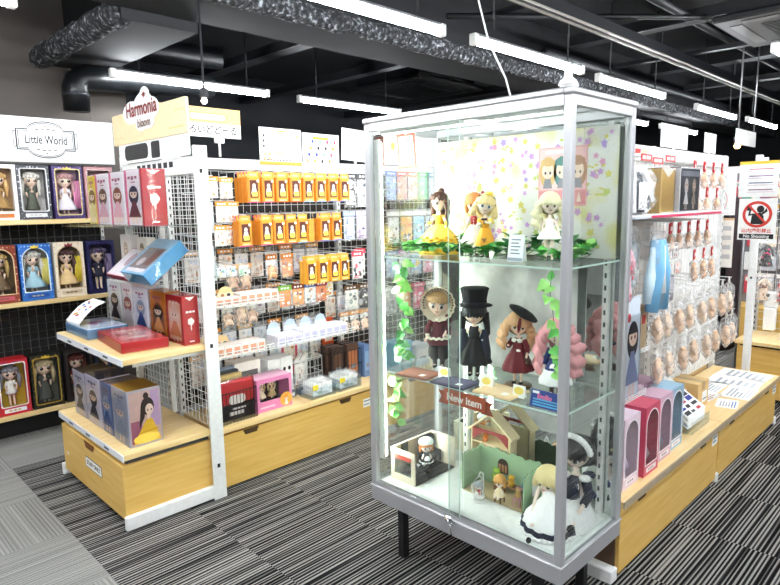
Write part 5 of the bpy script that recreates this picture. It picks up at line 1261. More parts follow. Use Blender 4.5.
# ------------------------------------------------------------------ goods on the end rack (they face the viewer's left, -X)
# glass shelf: slim cartons
zz = 1.4125
GS = [(3.515, .11, .262, 'ecd04a', '8a6a20', 'f0e0a0', 'f6ecc0', 'yellow slim carton at the far end of the glass shelf'),
 (3.36, .185, .265, 'f3eef2', '7a5a4a', 'e8b8c8', 'e9e0e8', 'white carton with pink edge beside the yellow one on the glass shelf'),
 (3.165, .185, .266, 'f4eef2', 'a0685a', 'f0c0cc', 'ece0e4', 'white carton with pink edge and brown haired doll, middle of the glass shelf'),
 (2.965, .19, .268, 'f6ecf1', '3a3450', '7a3a4a', 'efe4ea', 'white carton with dark haired doll next to the red side on the glass shelf')]
for y, w_, h_, c, hr, dr_, bg, lb in GS:
    proto(('gs', y), carton(w_, h_, .09, c, front_window(w_, h_, hr, dr_, bg), edge='f07aa4' if c != 'ecd04a' else 'f7e38a', wrap=True, side=side_flower(.09, h_)), lb, (1.225, y, zz), FACE_X)
proto('gsred', carton(.02, .268, .115, 'c01f33', None, side_flower(.115, .268), wrap=True), 'crimson carton with a white flower print at the near end of the glass shelf', (1.215, 2.852, zz), FACE_X)
# upper maple shelf
zz = .8205
UP = [(3.65, .19, .262, 'f1f0f0', '5a4636', '3a3038', 'e4e2e6', 'white carton with a blonde dark-dressed doll picture on the upper maple shelf'),
 (3.46, .14, .256, 'efe9ec', 'b06a60', 'e2d8dc', 'e6dce2', 'white carton with a red haired doll picture on the upper maple shelf'),
 (3.285, .19, .252, 'eae8f2', '9aa4c0', '2f4a90', 'dcdcea', 'pale lilac carton with a navy dressed doll picture on the upper maple shelf'),
 (3.07, .185, .25, 'c9782a', '2a1c16', 'e0a060', '8a4a20', 'orange brown carton with a dark doll picture on the upper maple shelf')]
for y, w_, h_, c, hr, dr_, bg, lb in UP:
    proto(('up', y), carton(w_, h_, .085, c, front_window(w_, h_, hr, dr_, bg, 'b06a8a'), wrap=True), lb, (1.348, y, zz), FACE_X)
proto('upred', carton(.17, .245, .085, 'c22a2e', front_window(.17, .245, 'e9c9c0', 'd98a60', 'f0c0a8', 'f4d8d0', False), side_flower(.085, .245), wrap=True), 'red carton with a white side print at the near end of the upper maple shelf', (1.348, 2.882, zz), FACE_X)
# cartons lying on top of that row
def flatbox(w, d, h, col, sidec, art, wrap=True):
    def make():
        t = thing('flat_doll_box', '', 'boxed doll')
        q = MB().box(mat(sidec, .35), -w/2, w/2, -d/2, d/2, 0, h, .002).box(mat(col, .35), -w/2+.003, w/2-.003, -d/2+.003, d/2-.003, h, h+.0006)
        q.T = Matrix.Translation((0, 0, h+.0006)) @ Matrix.Rotation(-PI/2, 4, 'X'); art(q); q.T = Matrix.Identity(4)
        q.build('box', t)
        if wrap: MB().box(WRAP, -w/2-.003, w/2+.003, -d/2-.003, d/2+.003, .0005, h+.004, .004).build('shrink_wrap', t)
        return t
    return make
def art_red(q):
    q.flat(mat('e9a0a0', .5), rounded(-.13, .13, -.08, .08, .02), 0, .0004); print_doll(q, .0, -.075, .15, 'c9b6b6', 'b84a4e', -.0004, bust=True)
    for s in (-1, 1): q.flat(mat('f4dcd8', .5), oval(s*.095, 0, .025, .05), -.0004, .0004)
proto('fred', flatbox(.42, .22, .05, 'd8545a', 'c0222a', art_red), 'red wrapped doll box lying flat at the front of the upper maple shelf', (1.20, 3.06, zz), FACE_X-.1)
def art_blue(q):
    q.flat(mat('e8eef6', .5), rounded(-.1, .1, -.07, .07, .01), 0, .0004); q.flat(mat('d890b8', .5), oval(0, 0, .06, .04), -.0004, .0004); q.flat(mat('bcd0ea', .5), oval(.04, .02, .03, .03), -.0008, .0004)
proto('fblue', flatbox(.34, .21, .055, 'd7e2f0', '7fa6cc', art_blue), 'pale blue doll box lying flat at the far front corner of the upper maple shelf', (1.175, 3.475, zz), FACE_X)
pc = thing('curled_leaflet', 'curled white leaflet with coloured dots resting on the pale blue flat box', 'leaflet', (1.15, 3.55, zz+.0595), FACE_X)
V = []; n = 10
for i in range(n+1):
    a = i/n; V += [(-.10, -.07+.15*a, .01+.10*a-.02*sin(PI*a)*-1), (.10, -.07+.15*a, .01+.10*a-.02*sin(PI*a)*-1)]
V2 = [(x, y+.0012, z-.0012) for x, y, z in V]
Fq = [(2*i, 2*i+1, 2*i+3, 2*i+2) for i in range(n)]
MB().add(V, Fq, PAPER, True).add(V2, [f[::-1] for f in Fq], PAPER, True).box(PAPER, -.1, .1, -.072, -.068, 0, .012).build('sheet', pc)
q = MB()
for k in range(12):
    a = R.uniform(.15, .75); x = R.uniform(-.06, .06); q.ell(mat(('e8803a', '3a6fc0', 'e8c23a', 'd0404a', '7a50a0')[k % 5], .6), (x, -.07+.15*a, .0125+.10*a+.02*sin(PI*a)), (.011, .009, .0025), 8, Matrix.Rotation(.55, 3, 'X'))
q.build('dot_print', pc)
def lean(key, make, label, loc, rot): return proto(key, make, label, loc, 0, None, rot)
def art_lb(q):
    q.flat(mat('8a7a7c', .5), rect(-.1, .1, -.085, .06), 0, .0004).flat(mat('e6dce0', .5), rect(-.1, .1, -.11, -.085), 0, .0004)
    q.flat(mat('7a4a44', .5), rect(.02, .09, -.06, .05), -.0004, .0004).flat(mat('cfc0c4', .5), oval(-.03, -.04, .03, .03), -.0004, .0004)
lean('leanblue', flatbox(.27, .25, .07, '8fb9d8', '4f9fd0', art_lb), 'blue wrapped doll box propped up at a slant on the standing cartons', (1.33, 2.98, 1.205), (math.radians(38), 0, FACE_X))
def art_lp(q): q.flat(mat('f2eaee', .5), rect(-.07, .07, -.09, .09), 0, .0004).flat(mat('c8a8b4', .5), oval(0, .02, .035, .05), -.0004, .0004)
lean('leanpink', flatbox(.24, .2, .035, 'efe6ea', 'd8607a', art_lp), 'white and pink doll box propped left of the slanted blue box', (1.33, 3.30, 1.185), (math.radians(40), 0, FACE_X))
proto('tallw', carton(.14, .26, .05, 'eee4e0', lambda q: print_doll(q, 0, .03, .2, 'cdb8a0', 'e0d0d0', 0)), 'tall pale carton standing behind the slanted boxes against the wire panel', (1.378, 3.50, 1.09), FACE_X)
proto('tallw2', carton(.13, .25, .05, 'e4dcd2', lambda q: print_doll(q, 0, .03, .2, '8a7a60', 'cabfb0', 0)), 'beige carton standing behind the slanted blue box against the wire panel', (1.378, 3.28, 1.09), FACE_X)
tr_ = wire_tray('small white wire tray above the upper maple shelf carrying pale cartons', 0, .5, -.1, .0, 0, .03)
tr_.location = (1.428, 3.38, 1.083); tr_.rotation_euler = (0, 0, FACE_X)
# lower maple shelf: four cartons
zz = .3755
def gown_side(d, h):
    def f(q):
        q.flat(mat('d9b9b0', .4), rect(-d*.46, d*.46, h*.03, h*.97), 0, .0003).flat(mat('b06a80', .4), rect(-d*.44, -d*.12, h*.05, h*.45), -.0003, .0003).flat(mat('c9a8c8', .4), rect(d*.18, d*.44, h*.3, h*.95), -.0003, .0003)
        q.flat(mat('3a2a26', .4), oval(d*.08, h*.68, d*.2, h*.16), -.0006, .0003).flat(mat('3a2a26', .4), [(-d*.2, h*.3), (-d*.02, h*.5), (d*.02, h*.75), (-d*.12, h*.7)], -.0007, .0003).flat(mat('3a2a26', .4), oval(d*.05, h*.87, d*.08, h*.06), -.0008, .0003)
        q.flat(mat('f3d8c6', .4), oval(d*.13, h*.62, d*.12, h*.1), -.0011, .0003).flat(mat('f3d8c6', .4), rect(d*.05, d*.14, h*.42, h*.55), -.0011, .0003)
        for s in (-.05, .06): q.flat(mat('2e2a34', .4), oval(d*(.13+s), h*.61, d*.018, h*.02, 8), -.0014, .0003)
        q.flat(mat('edc23c', .4), [(-d*.4, h*.04), (d*.44, h*.04), (d*.2, h*.45), (d*.02, h*.45)], -.0014, .0003).flat(mat('f6d45a', .4), oval(0, h*.12, d*.4, h*.09), -.0017, .0003).flat(mat('d9a82a', .4), [(-d*.25, h*.2), (d*.36, h*.24), (d*.35, h*.27), (-d*.22, h*.24)], -.002, .0003)
    return f
LB = [(3.48, .18, .252, 'c9c4d6', '3c3a40', '55515a', 'e0dce6', 'pale grey-violet carton farthest on the lower maple shelf'),
 (3.275, .2, .262, 'd9d3e6', '3a383e', '4a464e', 'e6e2ee', 'lilac carton with a dark doll picture, second from far on the lower maple shelf'),
 (3.09, .13, .262, '5a74ac', '9aa8c8', '3a5a9a', '8fa4d0', 'blue carton third from far on the lower maple shelf')]
for y, w_, h_, c, hr, dr_, bg, lb in LB:
    proto(('lb', y), carton(w_, h_, .16, c, front_window(w_, h_, hr, dr_, bg, '6a6480'), None, '4a464e' if c != '5a74ac' else '8a8090', wrap=True), lb, (1.06, y, zz), FACE_X)
proto('lbgold', carton(.19, .275, .16, 'b9bacb', front_window(.19, .275, 'b0b4c8', '9aa0b4', 'a8aec6', '8a90a8'), gown_side(.16, .275), 'd0a640', wrap=True), 'gold topped clear carton with a yellow gowned doll picture on the lower maple shelf', (1.055, 2.905, zz), FACE_X)
# ------------------------------------------------------------------ left rack goods
def orange_pack(tab, low, pic='f6e8dc', base='f0982c'):
    def make():
        t = thing('doll_pack', '', 'packaged doll'); c = mat(base, .45); w, h = .078, .135
        q = MB().box(c, -w/2, w/2, 0, .03, -.165, -.03, .001)
        q.flat(mat('e07c1c', .45), rect(-w/2, -w/2+.012, -.164, -.031), 0, .0004)
        q.flat(mat('5a2414', .5), rounded(-.024, .028, -.14, -.045, .004), 0, .0006)
        q.flat(mat(pic, .6), oval(.002, -.075, .010, .012, 10), -.0006, .0006).flat(mat(pic, .6), [(-.016, -.118), (.02, -.118), (.012, -.085), (-.008, -.085)], -.0006, .0006)
        q.flat(mat('f6ea5a', .6), rect(-.013, .021, -.132, -.106), -.0012, .0006).flat(PAPER, oval(.027, -.05, .008, .008, 10), -.0006, .0006)
        q.flat(mat('fbd9a0', .6), rect(-.02, .024, -.158, -.150), 0, .0006)
        if low: q.flat(mat(low, .5), rect(-w/2, w/2, -.165, -.1605), -.0005, .0005)
        q.build('carton', t)
        MB().flat(mat('f5ab45', .5), rounded(-.033, .034, -.032, .0, .003), .004, .001).flat(mat('fbd49a', .5), rect(-.022, .022, -.022, -.012), .003, .0004).build('header_card', t)
        if tab: MB().flat(mat(tab, .5), rounded(-.036, .032, -.016, .0, .005), .0085, .001).build('hang_tab', t)
        return t
    return make
TABN = {'e8388c': 'pink', 'd8482a': 'red', '8fc4e8': 'pale blue', '2f5fc0': 'blue', '8ac43a': 'green', 'c02a30': 'red'}
def column(row, i, n, x, z, tab, depth, turn=0.):
    for k in range(depth):
        pos = ('front' if k == 0 else 'second' if k == 1 else 'third' if k == 2 else 'rearmost') if depth > 1 else 'only'
        lb = f'{"yellow-orange" if row == "green tabbed" else "orange"} doll pack, {TABN[tab]} tab, column {ORD[i]} from left of the {row} row, {pos} one'
        proto(('op', tab, row == 'green tabbed'), orange_pack(tab, tab if tab != '8ac43a' else None, base='f0982c' if row != 'green tabbed' else 'f2b23c'), lb, (x, 2.872+.034*k, z), turn, 'orange doll packs hanging on the left rack')
    hook(lr, x, 2.86, 3.2, z+.004)
T1 = ['e8388c', 'e8388c', 'd8482a', 'd8482a', '8fc4e8', '8fc4e8', '2f5fc0', '2f5fc0']
for i in range(8): column('top', i, 8, 1.836+.0925*i, 1.682, T1[i], 4 if i == 0 else 2)
for i, (x, tb_, dp, tn) in enumerate(((1.772, 'e8388c', 2, 0), (1.905, 'e8388c', 3, 0), (1.99, 'c02a30', 2, 0), (2.075, 'c02a30', 1, 0), (2.155, '8fc4e8', 1, 0), (2.235, '8fc4e8', 1, .9), (2.32, '2f5fc0', 2, 0), (2.412, '2f5fc0', 2, 0))): column('second', i, 8, x, 1.448, tb_, dp, tn)
for i, x in enumerate((2.205, 2.295, 2.385, 2.465)): column('green tabbed', i, 4, x, 1.198, '8ac43a', 2)
# hanging bags at the left end and the small bags between
BAGS = 0
def bag(key, mk, label, x, y, z, rz=0., grp='hanging bags on the left rack', rack=None, hk=True):
    t = proto(key, mk, label, (x, y, z), rz, grp)
    if hk: hook(rack or lr, x, y-.012, 3.2 if rack is None else 1.37, z+.004)
    return t
W_ = ('fdf4ec', 'f2b8a0', 'e8904a', 'c8d4e4', 'f0d8b0'); O_ = ('fff2e4', 'f09030', 'f4b070', 'e8c8a8', 'd86a30')
L1 = poly_bag(.075, .115, .02, c_card(.075, .115, W_, 3), 'f0a040', name='bagged_parts'); L2 = poly_bag(.08, .115, .02, c_card(.08, .115, ('fbf0ea', 'f4c0b0', 'b0c4e0', 'f6dcc8', 'e8a070'), 5), 'f2a448', name='bagged_parts')
bag('l1', L1, 'first orange headed bag of the left rack at the top left corner', 1.625, 2.94, 1.655)
bag('l2', L2, 'second orange headed bag beside the post in the top row of the left rack', 1.71, 2.94, 1.65)
bag('l1', L1, 'orange headed bag just below the top left pair on the left rack', 1.67, 2.93, 1.525)
bag('l2', L2, 'orange headed bag in the second tier beside the pink tabbed packs', 1.745, 2.945, 1.525, .15)
bag('l1', L1, 'white bag with orange header in the third tier at the left end', 1.655, 2.93, 1.40)
bag('l2', L2, 'white bag with orange header in the third tier next to the second row packs', 1.735, 2.96, 1.40)
GB = poly_bag(.055, .21, .02, c_card(.055, .21, ('cfdbe6', 'aab8c8', '8a98aa', 'e6ecf2', '6a7888'), 8), None, name='bagged_parts')
bag('gb', GB, 'tall blue-grey bag hanging against the white post of the left rack', 1.595, 2.93, 1.56)
bag('gb', GB, 'lower tall blue-grey bag hanging against the white post', 1.6, 2.95, 1.33, .2)
SB = poly_bag(.06, .07, .02, c_card(.06, .07, ('dce8f4', '5a90d0', '6ab080', '4a4a58', 'f0d890'), 2), None, name='bagged_parts'); SG = poly_bag(.06, .07, .02, c_card(.06, .07, ('d6efd2', '6ac080', '8ad4a0', '3a3a48', 'a0d8a8'), 4), None, name='bagged_parts')
for i, (k, m_, lb, x) in enumerate((('sb', SB, 'small blue patterned bag in the row above the chibi display cards', 1.70), ('sg', SG, 'small green patterned bag in the row above the chibi display cards', 1.775), ('sb', SB, 'small blue bag behind the beige one in the row above the display cards', 1.64))): bag(k, m_, lb, x, 2.92, 1.19)
BB = poly_bag(.085, .15, .025, c_body(.085, .15, 'e8a878', 3), 'c8742a', .03, name='bagged_parts'); B2 = poly_bag(.085, .145, .025, c_card(.085, .145, ('c87a3a', 'e8a868', 'f4e8dc', '8a4a20', 'f6d0a0'), 6), 'd8802a', .028, name='bagged_parts')
bag('bb', BB, 'brown headed bag with a salmon doll body left of the green tabbed packs', 1.965, 2.93, 1.225, .2); bag('b2', B2, 'brown headed bag with white parts right beside the green tabbed packs', 2.075, 2.93, 1.222)
P1 = poly_bag(.085, .15, .02, c_body(.085, .15, 'f4d4bc', 9), 'f2b070', .025, name='bagged_parts')
for i, x in enumerate((1.80, 1.885, 1.845)): bag('p1', P1, ('pale bag with flesh coloured parts behind the upper small boxes', 'second pale bag with flesh coloured parts behind the upper small boxes', 'pale flesh coloured bag hanging low between the two box trays')[i], x, 3.08, (1.17, 1.17, .985)[i])
for i, x in enumerate((1.78, 1.86, 1.94)): bag('p1', P1, ('pale pink bag hanging at left under the upper box tray', 'pale pink bag hanging in the middle under the upper box tray', 'pale pink bag hanging at right under the upper box tray')[i], x, 3.12, .95)
for i, (x, hd, lb, sd) in enumerate(((2.05, '7ab83a', 'bag with green and orange header above the blue display boxes', 4), (2.145, '7a3018', 'bag with dark brown header above the blue display boxes', 6), (2.235, '4a68b0', 'bag with blue header above the blue display boxes', 7), (2.32, '9a3050', 'bag with purple-red header above the blue display boxes', 9))):
    bag(('hb', i), poly_bag(.09, .13, .025, c_card(.09, .13, (('e88a3a', 'fbf4ee', 'f0a860', 'd86a20'), ('f0a050', 'fdf6f0', 'f4c8a0', '7a3820'), ('f6f2f0', '4a4a52', 'd8a880', 'b8c4d8'), ('e8884a', 'f8e8dc', 'f4b890', 'a04030'))[i], sd), hd, .028, name='bagged_parts'), lb, x, 2.93, 1.035)
YB = poly_bag(.08, .12, .025, c_card(.08, .12, ('fdfbf2', 'f2d02a', 'f4dc5a', 'e8763a'), 3), 'c9ced2', .02, name='bagged_parts'); bag('yb', YB, 'bag with a yellow figure right of the purple headed bag', 2.42, 2.98, 1.04)
# right bay beyond the upright
M1 = poly_bag(.11, .21, .03, c_cloth(.11, .21, ('e8ecee', '2a2c30'), 5), '3a3a3e', .03, name='bagged_costume'); M2 = poly_bag(.11, .21, .03, c_card(.11, .21, ('f0f2f4', '9aa4ac', '3a3e44', 'c8d0d6'), 7), '4a4a50', .03, name='bagged_costume')
for i, x in enumerate((2.60, 2.71, 2.82)): bag(('m1', 'm2', 'm1')[i], (M1, M2, M1)[i], ('grey-white bagged costume nearest the orange packs in the top right bay', 'silver bagged costume second in the top right bay of the left rack', 'grey-white bagged costume nearest the glass case edge')[i], x, 2.95, 1.69)
M3 = poly_bag(.1, .19, .03, c_card(.1, .19, ('c8d4f0', '8aa0d8', 'e8d8f0', 'd0b8e8', '5a6ab8'), 8), 'b0c0e8', .03, name='bagged_costume'); M4 = poly_bag(.1, .19, .03, c_card(.1, .19, ('ead8f0', 'd8b8e0', 'f6e8f6', 'b09ad0', '4a4458'), 9), 'd8c8e8', .03, name='bagged_costume')
for i, x in enumerate((2.58, 2.69, 2.80)): bag(('m3', 'm4', 'm4')[i], (M3, M4, M4)[i], ('pale blue bag in the second tier of the right bay', 'lilac bag in the second tier of the right bay', 'lilac bag nearest the glass case in the second tier')[i], x, 2.95, 1.455)
M5 = poly_bag(.095, .19, .03, c_card(.095, .19, ('fbf6f6', '2a2a30', '3a3a42', 'e04858'), 4), 'e0485a', .035, name='bagged_costume'); bag('m5', M5, 'bag with black shapes and a red header in the third tier of the right bay', 2.625, 2.93, 1.20)
bag('m5', M5, 'second red headed bag with black shapes behind the first in the right bay', 2.70, 2.99, 1.21)
M6 = poly_bag(.12, .17, .03, c_cloth(.12, .17, ('3a3432', 'e8e4dc'), 6), '6a4a2a', .028, name='bagged_costume'); M7 = poly_bag(.12, .17, .03, c_card(.12, .17, ('efece4', '8a9a94', '4a5a5a', 'c8c4b8'), 2), '6a4a2a', .028, name='bagged_costume')
for i, x in enumerate((2.60, 2.72, 2.84)): bag(('m7', 'm6', 'm7')[i], (M7, M6, M7)[i], ('brown headed bag with a pale garment low in the right bay', 'brown headed bag with a black garment low in the right bay', 'brown headed bag low beside the glass case edge')[i], x, 2.97, .975)
bag('p1', P1, 'pale flesh coloured bag just above the dark wire basket', 2.56, 3.0, .80); bag('p1', P1, 'second pale flesh coloured bag above the dark wire basket', 2.65, 3.0, .80); bag('p1', P1, 'third pale flesh coloured bag above the dark wire basket', 2.74, 3.0, .80)
# pale bags hanging deep against the panel, behind the trays and packs
BK = [poly_bag(.098, .19, .02, c_card(.098, .19, cs, 50+i), None if i % 2 else hd, .024, name='bagged_goods') for i, (cs, hd) in enumerate(((('f6eee6', 'e8c8b0', 'd8e0ec', 'f0dcc8', 'c89a78'), 'e8b070'), (('f2f0f2', 'd8d0e0', 'e8c0c8', 'c8d4e8', '9a8a9a'), 'ffffff'), (('f4e6d8', 'e8a878', 'f8f0e8', 'd8905a', 'b07848'), 'd88a3a'), (('eef2f4', 'b8ccd8', 'd8e4ea', '8aa0b0', 'f0e0d0'), 'ffffff')))]
for r, (z, n, x0) in enumerate(((1.255, 9, 1.60), (1.025, 9, 1.60), (.915, 4, 2.58), (.80, 9, 1.60), (.66, 10, 1.60))):
    for i in range(n): bag(('bk', (i*3+r) % 4), BK[(i*3+r) % 4], f'pale bag deep against the left panel, {ORD[i]} from left in back tier {("one", "two", "right", "three", "four")[r]}', x0+.105*i, 3.165, z, 0, 'pale bags deep in the left rack', None, False)
# further bays, seen through the glass case
FAR1 = [('b8c8ec', '5a78c8', 'blue'), ('f0b8a8', 'd86a5a', 'salmon'), ('f4c8c0', 'e09088', 'pale salmon'), ('8ad0a0', '4aa868', 'green'), ('c8d4e0', '8a9cb0', 'grey-blue'), ('f0c8d8', 'd88aa8', 'rose')]
for i, (a, b, nm) in enumerate(FAR1):
    bag(('fa', i), poly_bag(.105, .20, .03, c_card(.105, .20, (a, b, 'ffffff', a), 11+i), b, .03, name='bagged_goods'), f'{nm} bag in the top tier of the far bay seen through the case', 2.965+.108*i, 2.95, 1.715)
FAR2 = [('f4f0f0', 'd8c8c8', 'white'), ('f2b04a', 'e8902a', 'orange'), ('8ab8e4', '4a88c8', 'sky blue'), ('d8dce0', '8a9098', 'silver'), ('f0d8b8', 'c8a070', 'beige')]
for i, (a, b, nm) in enumerate(FAR2):
    bag(('fb', i), poly_bag(.12, .23, .03, c_card(.12, .23, (a, b, 'ffffff', '4a4a52'), 21+i), 'f6f2ee', .03, name='bagged_goods'), f'{nm} bag in the second tier of the far bay seen through the case', 2.98+.13*i, 2.95, 1.445)
FAR3 = [('d8e4f4', '8aa8d8', 'pale blue'), ('ecd8e8', 'd0a0c8', 'mauve'), ('bcd4f0', 'f0d06a', 'blue and yellow'), ('f4c8d4', 'e88aa0', 'pink'), ('f0e8d8', 'c8b898', 'cream')]
for i, (a, b, nm) in enumerate(FAR3):
    bag(('fc', i), poly_bag(.115, .19, .03, c_card(.115, .19, (a, b, 'ffffff', b), 31+i), b, .03, name='bagged_goods'), f'{nm} bag in the far bay third tier below the top shelf', 2.96+.125*i, 2.95, 1.175)
FAR4 = [('d8d4d8', '9a98a0', 'grey'), ('f0a860', 'f6e0c8', 'orange'), ('e8708c', 'f8d0d8', 'rose pink'), ('c8c4c0', '7a7a80', 'stone grey')]
for i, (a, b, nm) in enumerate(FAR4):
    bag(('fd', i), poly_bag(.13, .2, .03, c_card(.13, .2, (a, b, 'ffffff', b), 41+i), a, .03, name='bagged_goods'), f'{nm} bag in the fourth tier of the far bay left of the bonnet doll', 2.94+.145*i, 2.95, .93)
def plain_box(key, w, d, h, col, label, loc, rz=0., name='goods_box', cat='box', deco=None, grp=None):
    def f(q):
        q.flat(mat(deco or 'ffffff', .5), rect(-w*.38, w*.38, h*.2, h*.8), 0, .0005).flat(mat('8a8a92', .5), rect(-w*.2, w*.25, h*.3, h*.42), -.0005, .0005)
    return proto(key, carton(w, h, d, col, f, name=name, cat=cat), label, loc, rz, grp)
plain_box('fbx', .16, .14, .2, '4a98c0', 'blue carton on the far maple deck seen through the left of the case', (2.98, 2.86, .3455), 0, deco='a8d8ec')
plain_box('fbx2', .14, .12, .15, 'd8dce0', 'silver carton on the far maple deck behind the hanging vine', (3.17, 2.86, .3455), 0, deco='f4f4f6')
# stepped trays with little boxes
def small_boxes(x0, n, y, z, w, d, h, col, key, nm, rows=2, deco='e8a080'):
    for r in range(rows):
        for i in range(n):
            lb = f'tiny pale box {ORD[i]} from left in the {"front" if r == 0 else "rear"} rank of {nm}'
            plain_box(key, w, d, h, col, lb, (x0+i*(w+.003), y+r*(d+.003), z), 0, 'small_box', 'small box', deco, 'tiny boxes in the stepped trays')
def display_card(key, w, h, base, motif, label, loc):
    def make():
        t = thing('display_card', '', 'display card')
        q = MB().flat(mat(base, .6), [(-w/2, 0), (w/2, 0), (w/2, h*.66)]+[(w*(.42*cos(PI*k/10)), h*(.7+.3*sin(PI*k/10))) for k in range(11)]+[(-w/2, h*.66)], 0, .002); motif(q, w, h); q.build('card', t); 
        MB().box(mat(base, .6), -w*.2, w*.2, .0002, .03, 0, .002).build('foot', t)
        return t
    return proto(key, make, label, loc)
def mot_a(q, w, h):
    q.flat(mat('f0dcb8', .6), rect(-w*.44, w*.44, h*.12, h*.66), -.002, .0004)
    for s, c in ((-1, 'b07848'), (1, '2a2a34')):
        q.flat(mat('f3d8c0', .6), oval(s*w*.2, h*.48, w*.11, h*.12), -.0024, .0004).flat(mat(c, .6), oval(s*w*.2, h*.56, w*.12, h*.08), -.0029, .0004).flat(mat('3a7a9a', .6), oval(s*w*.2, h*.26, w*.12, h*.1), -.0024, .0004)
def mot_b(q, w, h):
    q.flat(mat('dfe8f8', .6), rect(-w*.46, w*.46, h*.14, h*.7), -.002, .0004).flat(mat('7aa0e0', .6), rect(-w*.5, w*.5, 0, h*.12), -.002, .0005).flat(mat('f4e02a', .6), rect(-w*.46, -w*.2, h*.14, h*.34), -.0025, .0005)
    for x in (-.02, .16): q.flat(mat('4a4a6a', .6), oval(w*x, h*.42, w*.035, w*.035, 8), -.0025, .0004)
tA = wire_tray('upper white wire tray of tiny boxes at the left of the rack', 1.565, 2.0, 2.87, 3.18, .962, .03); tB = wire_tray('lower white wire tray of tiny boxes at the left of the rack', 1.55, 1.92, 2.87, 3.18, .690, .03)
small_boxes(1.60, 3, 2.876, .967, .044, .05, .052, 'fbeee6', 'sba', 'the upper tray left half', 1); small_boxes(1.745, 5, 2.876, .967, .046, .05, .062, 'fdf0e8', 'sbb', 'the upper tray', 2)
small_boxes(1.585, 6, 2.876, .695, .048, .05, .062, 'fdf2ea', 'sbc', 'the lower tray', 2)
display_card('dca', .095, .105, 'e8c890', mot_a, 'beige display card with two chibi faces above the upper tray', (1.665, 2.935, .967)); display_card('dca', .095, .105, 'e8c890', mot_a, 'beige display card with two chibi faces above the lower tray', (1.66, 3.0, .755)).location = (1.655, 2.985, .695)
dup(PROTO['dca'], (1.585, 3.03, .695), 0, 'beige display card half hidden by the white post in the lower tray')
tC = wire_tray('white wire tray of blue and white display boxes below the brown bags', 1.93, 2.52, 2.85, 3.18, .693, .03)
small_boxes(1.965, 3, 2.856, .698, .055, .055, .06, 'ece8f2', 'sbd', 'the blue tray left half', 2, 'c8c0e0'); small_boxes(2.145, 6, 2.856, .698, .054, .055, .068, 'f2f0f6', 'sbe', 'the blue tray', 2, 'c8c4e4')
for i, x in enumerate((1.995, 2.115, 2.23, 2.345)): display_card('dcb', .095, .125, 'c8d8f4', mot_b, f'rounded blue and white display card, {ORD[i]} from left behind the blue tray', (x, 2.985, .698+.0))
# on the deck
bk = wire_tray('black wire basket with a red and black bag at the left of the deck', 1.535, 1.765, 2.83, 2.92, .3455, .165, WIREB, .02, 'wire_basket')
def bagc(q):
    q.box(mat('c8303a', .5), -.105, .105, 0, .05, .09, .215, .008).box(mat('2a2426', .5), -.106, .106, -.001, .051, 0, .09, .008)
    q.flat(mat('f0e8e4', .5), rounded(-.05, .05, .09, .14, .02), -.001, .001).flat(mat('e8e0dc', .5), rect(-.05, .04, .03, .05), -.002, .001).flat(mat('e8e0dc', .5), rect(-.03, .05, .06, .07), -.002, .001)
def mk():
    t = thing('bagged_doll_set', '', 'bagged goods'); q = MB(); bagc(q); q.build('pouch', t); MB().box(WRAP, -.109, .109, -.006, .055, .0005, .225, .006).build('clear_bag', t); return t
proto('redbag', mk, 'red and black bagged set standing in the black wire basket', (1.65, 2.845, .351))
for i, (c, lb) in enumerate((('f0d890', 'yellow flat carton behind the red and black bag'), ('3a3e48', 'dark flat carton behind the yellow one near the white post'), ('8a98a8', 'blue-grey flat carton rearmost behind the red bag'))):
    plain_box(('flatc', i), .2-.02*i, .03, .235+.012*i, c, lb, (1.64+.01*i, 2.935+.035*i, .3455), 0, 'flat_carton', 'carton', c)
def mkp():
    t = thing('doll_box', '', 'boxed doll'); w, d, h = .235, .13, .19; c = mat('e58ab8', .4); e = .002
    q = MB().box(c, -w/2, -w/2+e, 0, d, 0, h).box(c, w/2-e, w/2, 0, d, 0, h).box(c, -w/2, w/2, 0, d, 0, e).box(mat('f0b4d0', .4), -w/2, w/2, 0, d, h-e, h).box(mat('2e2a2c', .6), -w/2, w/2, d-e, d, 0, h)
    inn = rounded(-.1, .1, .06, .165, .012, 5); q.ring(c, on_rect(inn, -w/2, w/2, 0, h), inn, -.0005, .001)
    q.flat(mat('f4c8dc', .5), rect(-.1, .0, .02, .03), -.0005, .0005); q.build('box', t)
    mini_doll(t, -.05, .06, .05, .115, 'c8b070', 'e8d8b8'); mini_doll(t, .02, .06, .05, .115, 'd8c090', 'b8a070')
    MB().flat(FILM, inn, .002, .0006).build('window', t)
    q = MB(); q.flat(mat('f4b050', .5), oval(.075, .045, .042, .04, 20), -.001, .001); print_doll(q, .075, .012, .062, 'e89a3a', 'f6e8d8', -.002, bust=True); q.build('portrait', t)
    return t
proto('pinkbox', mkp, 'pink window box with a round portrait in the middle of the deck', (1.895, 2.85, .3455))
plain_box('graybx', .17, .1, .27, 'f0ece2', 'cream window box behind the pink box', (1.82, 3.0, .3455), 0, 'goods_box', 'box', '6a6864')
for i, x in enumerate((2.0, 2.09)):
    def panda(q, w=.09, h=.24):
        for s in (-1, 1): q.flat(BLACK, oval(s*.018, h*.72, .01, .013, 10), 0, .0006)
        q.flat(BLACK, oval(0, h*.6, .008, .006, 8), 0, .0006).flat(mat('d8d8dc', .5), rect(-.035, .035, h*.12, h*.4), 0, .0005)
    proto('panda', carton(.088, .245, .1, 'fafafa', panda, name='goods_box', cat='box'), ('white box with a black-eyed animal face behind the pink box', 'second white box with a black-eyed animal face beside the wire basket')[i], (x, 3.0, .3455))
wire_tray('white wire basket of pale bags behind the clear trays', 2.145, 2.36, 3.0, 3.16, .3455, .2, WIREW, .03, 'wire_basket')
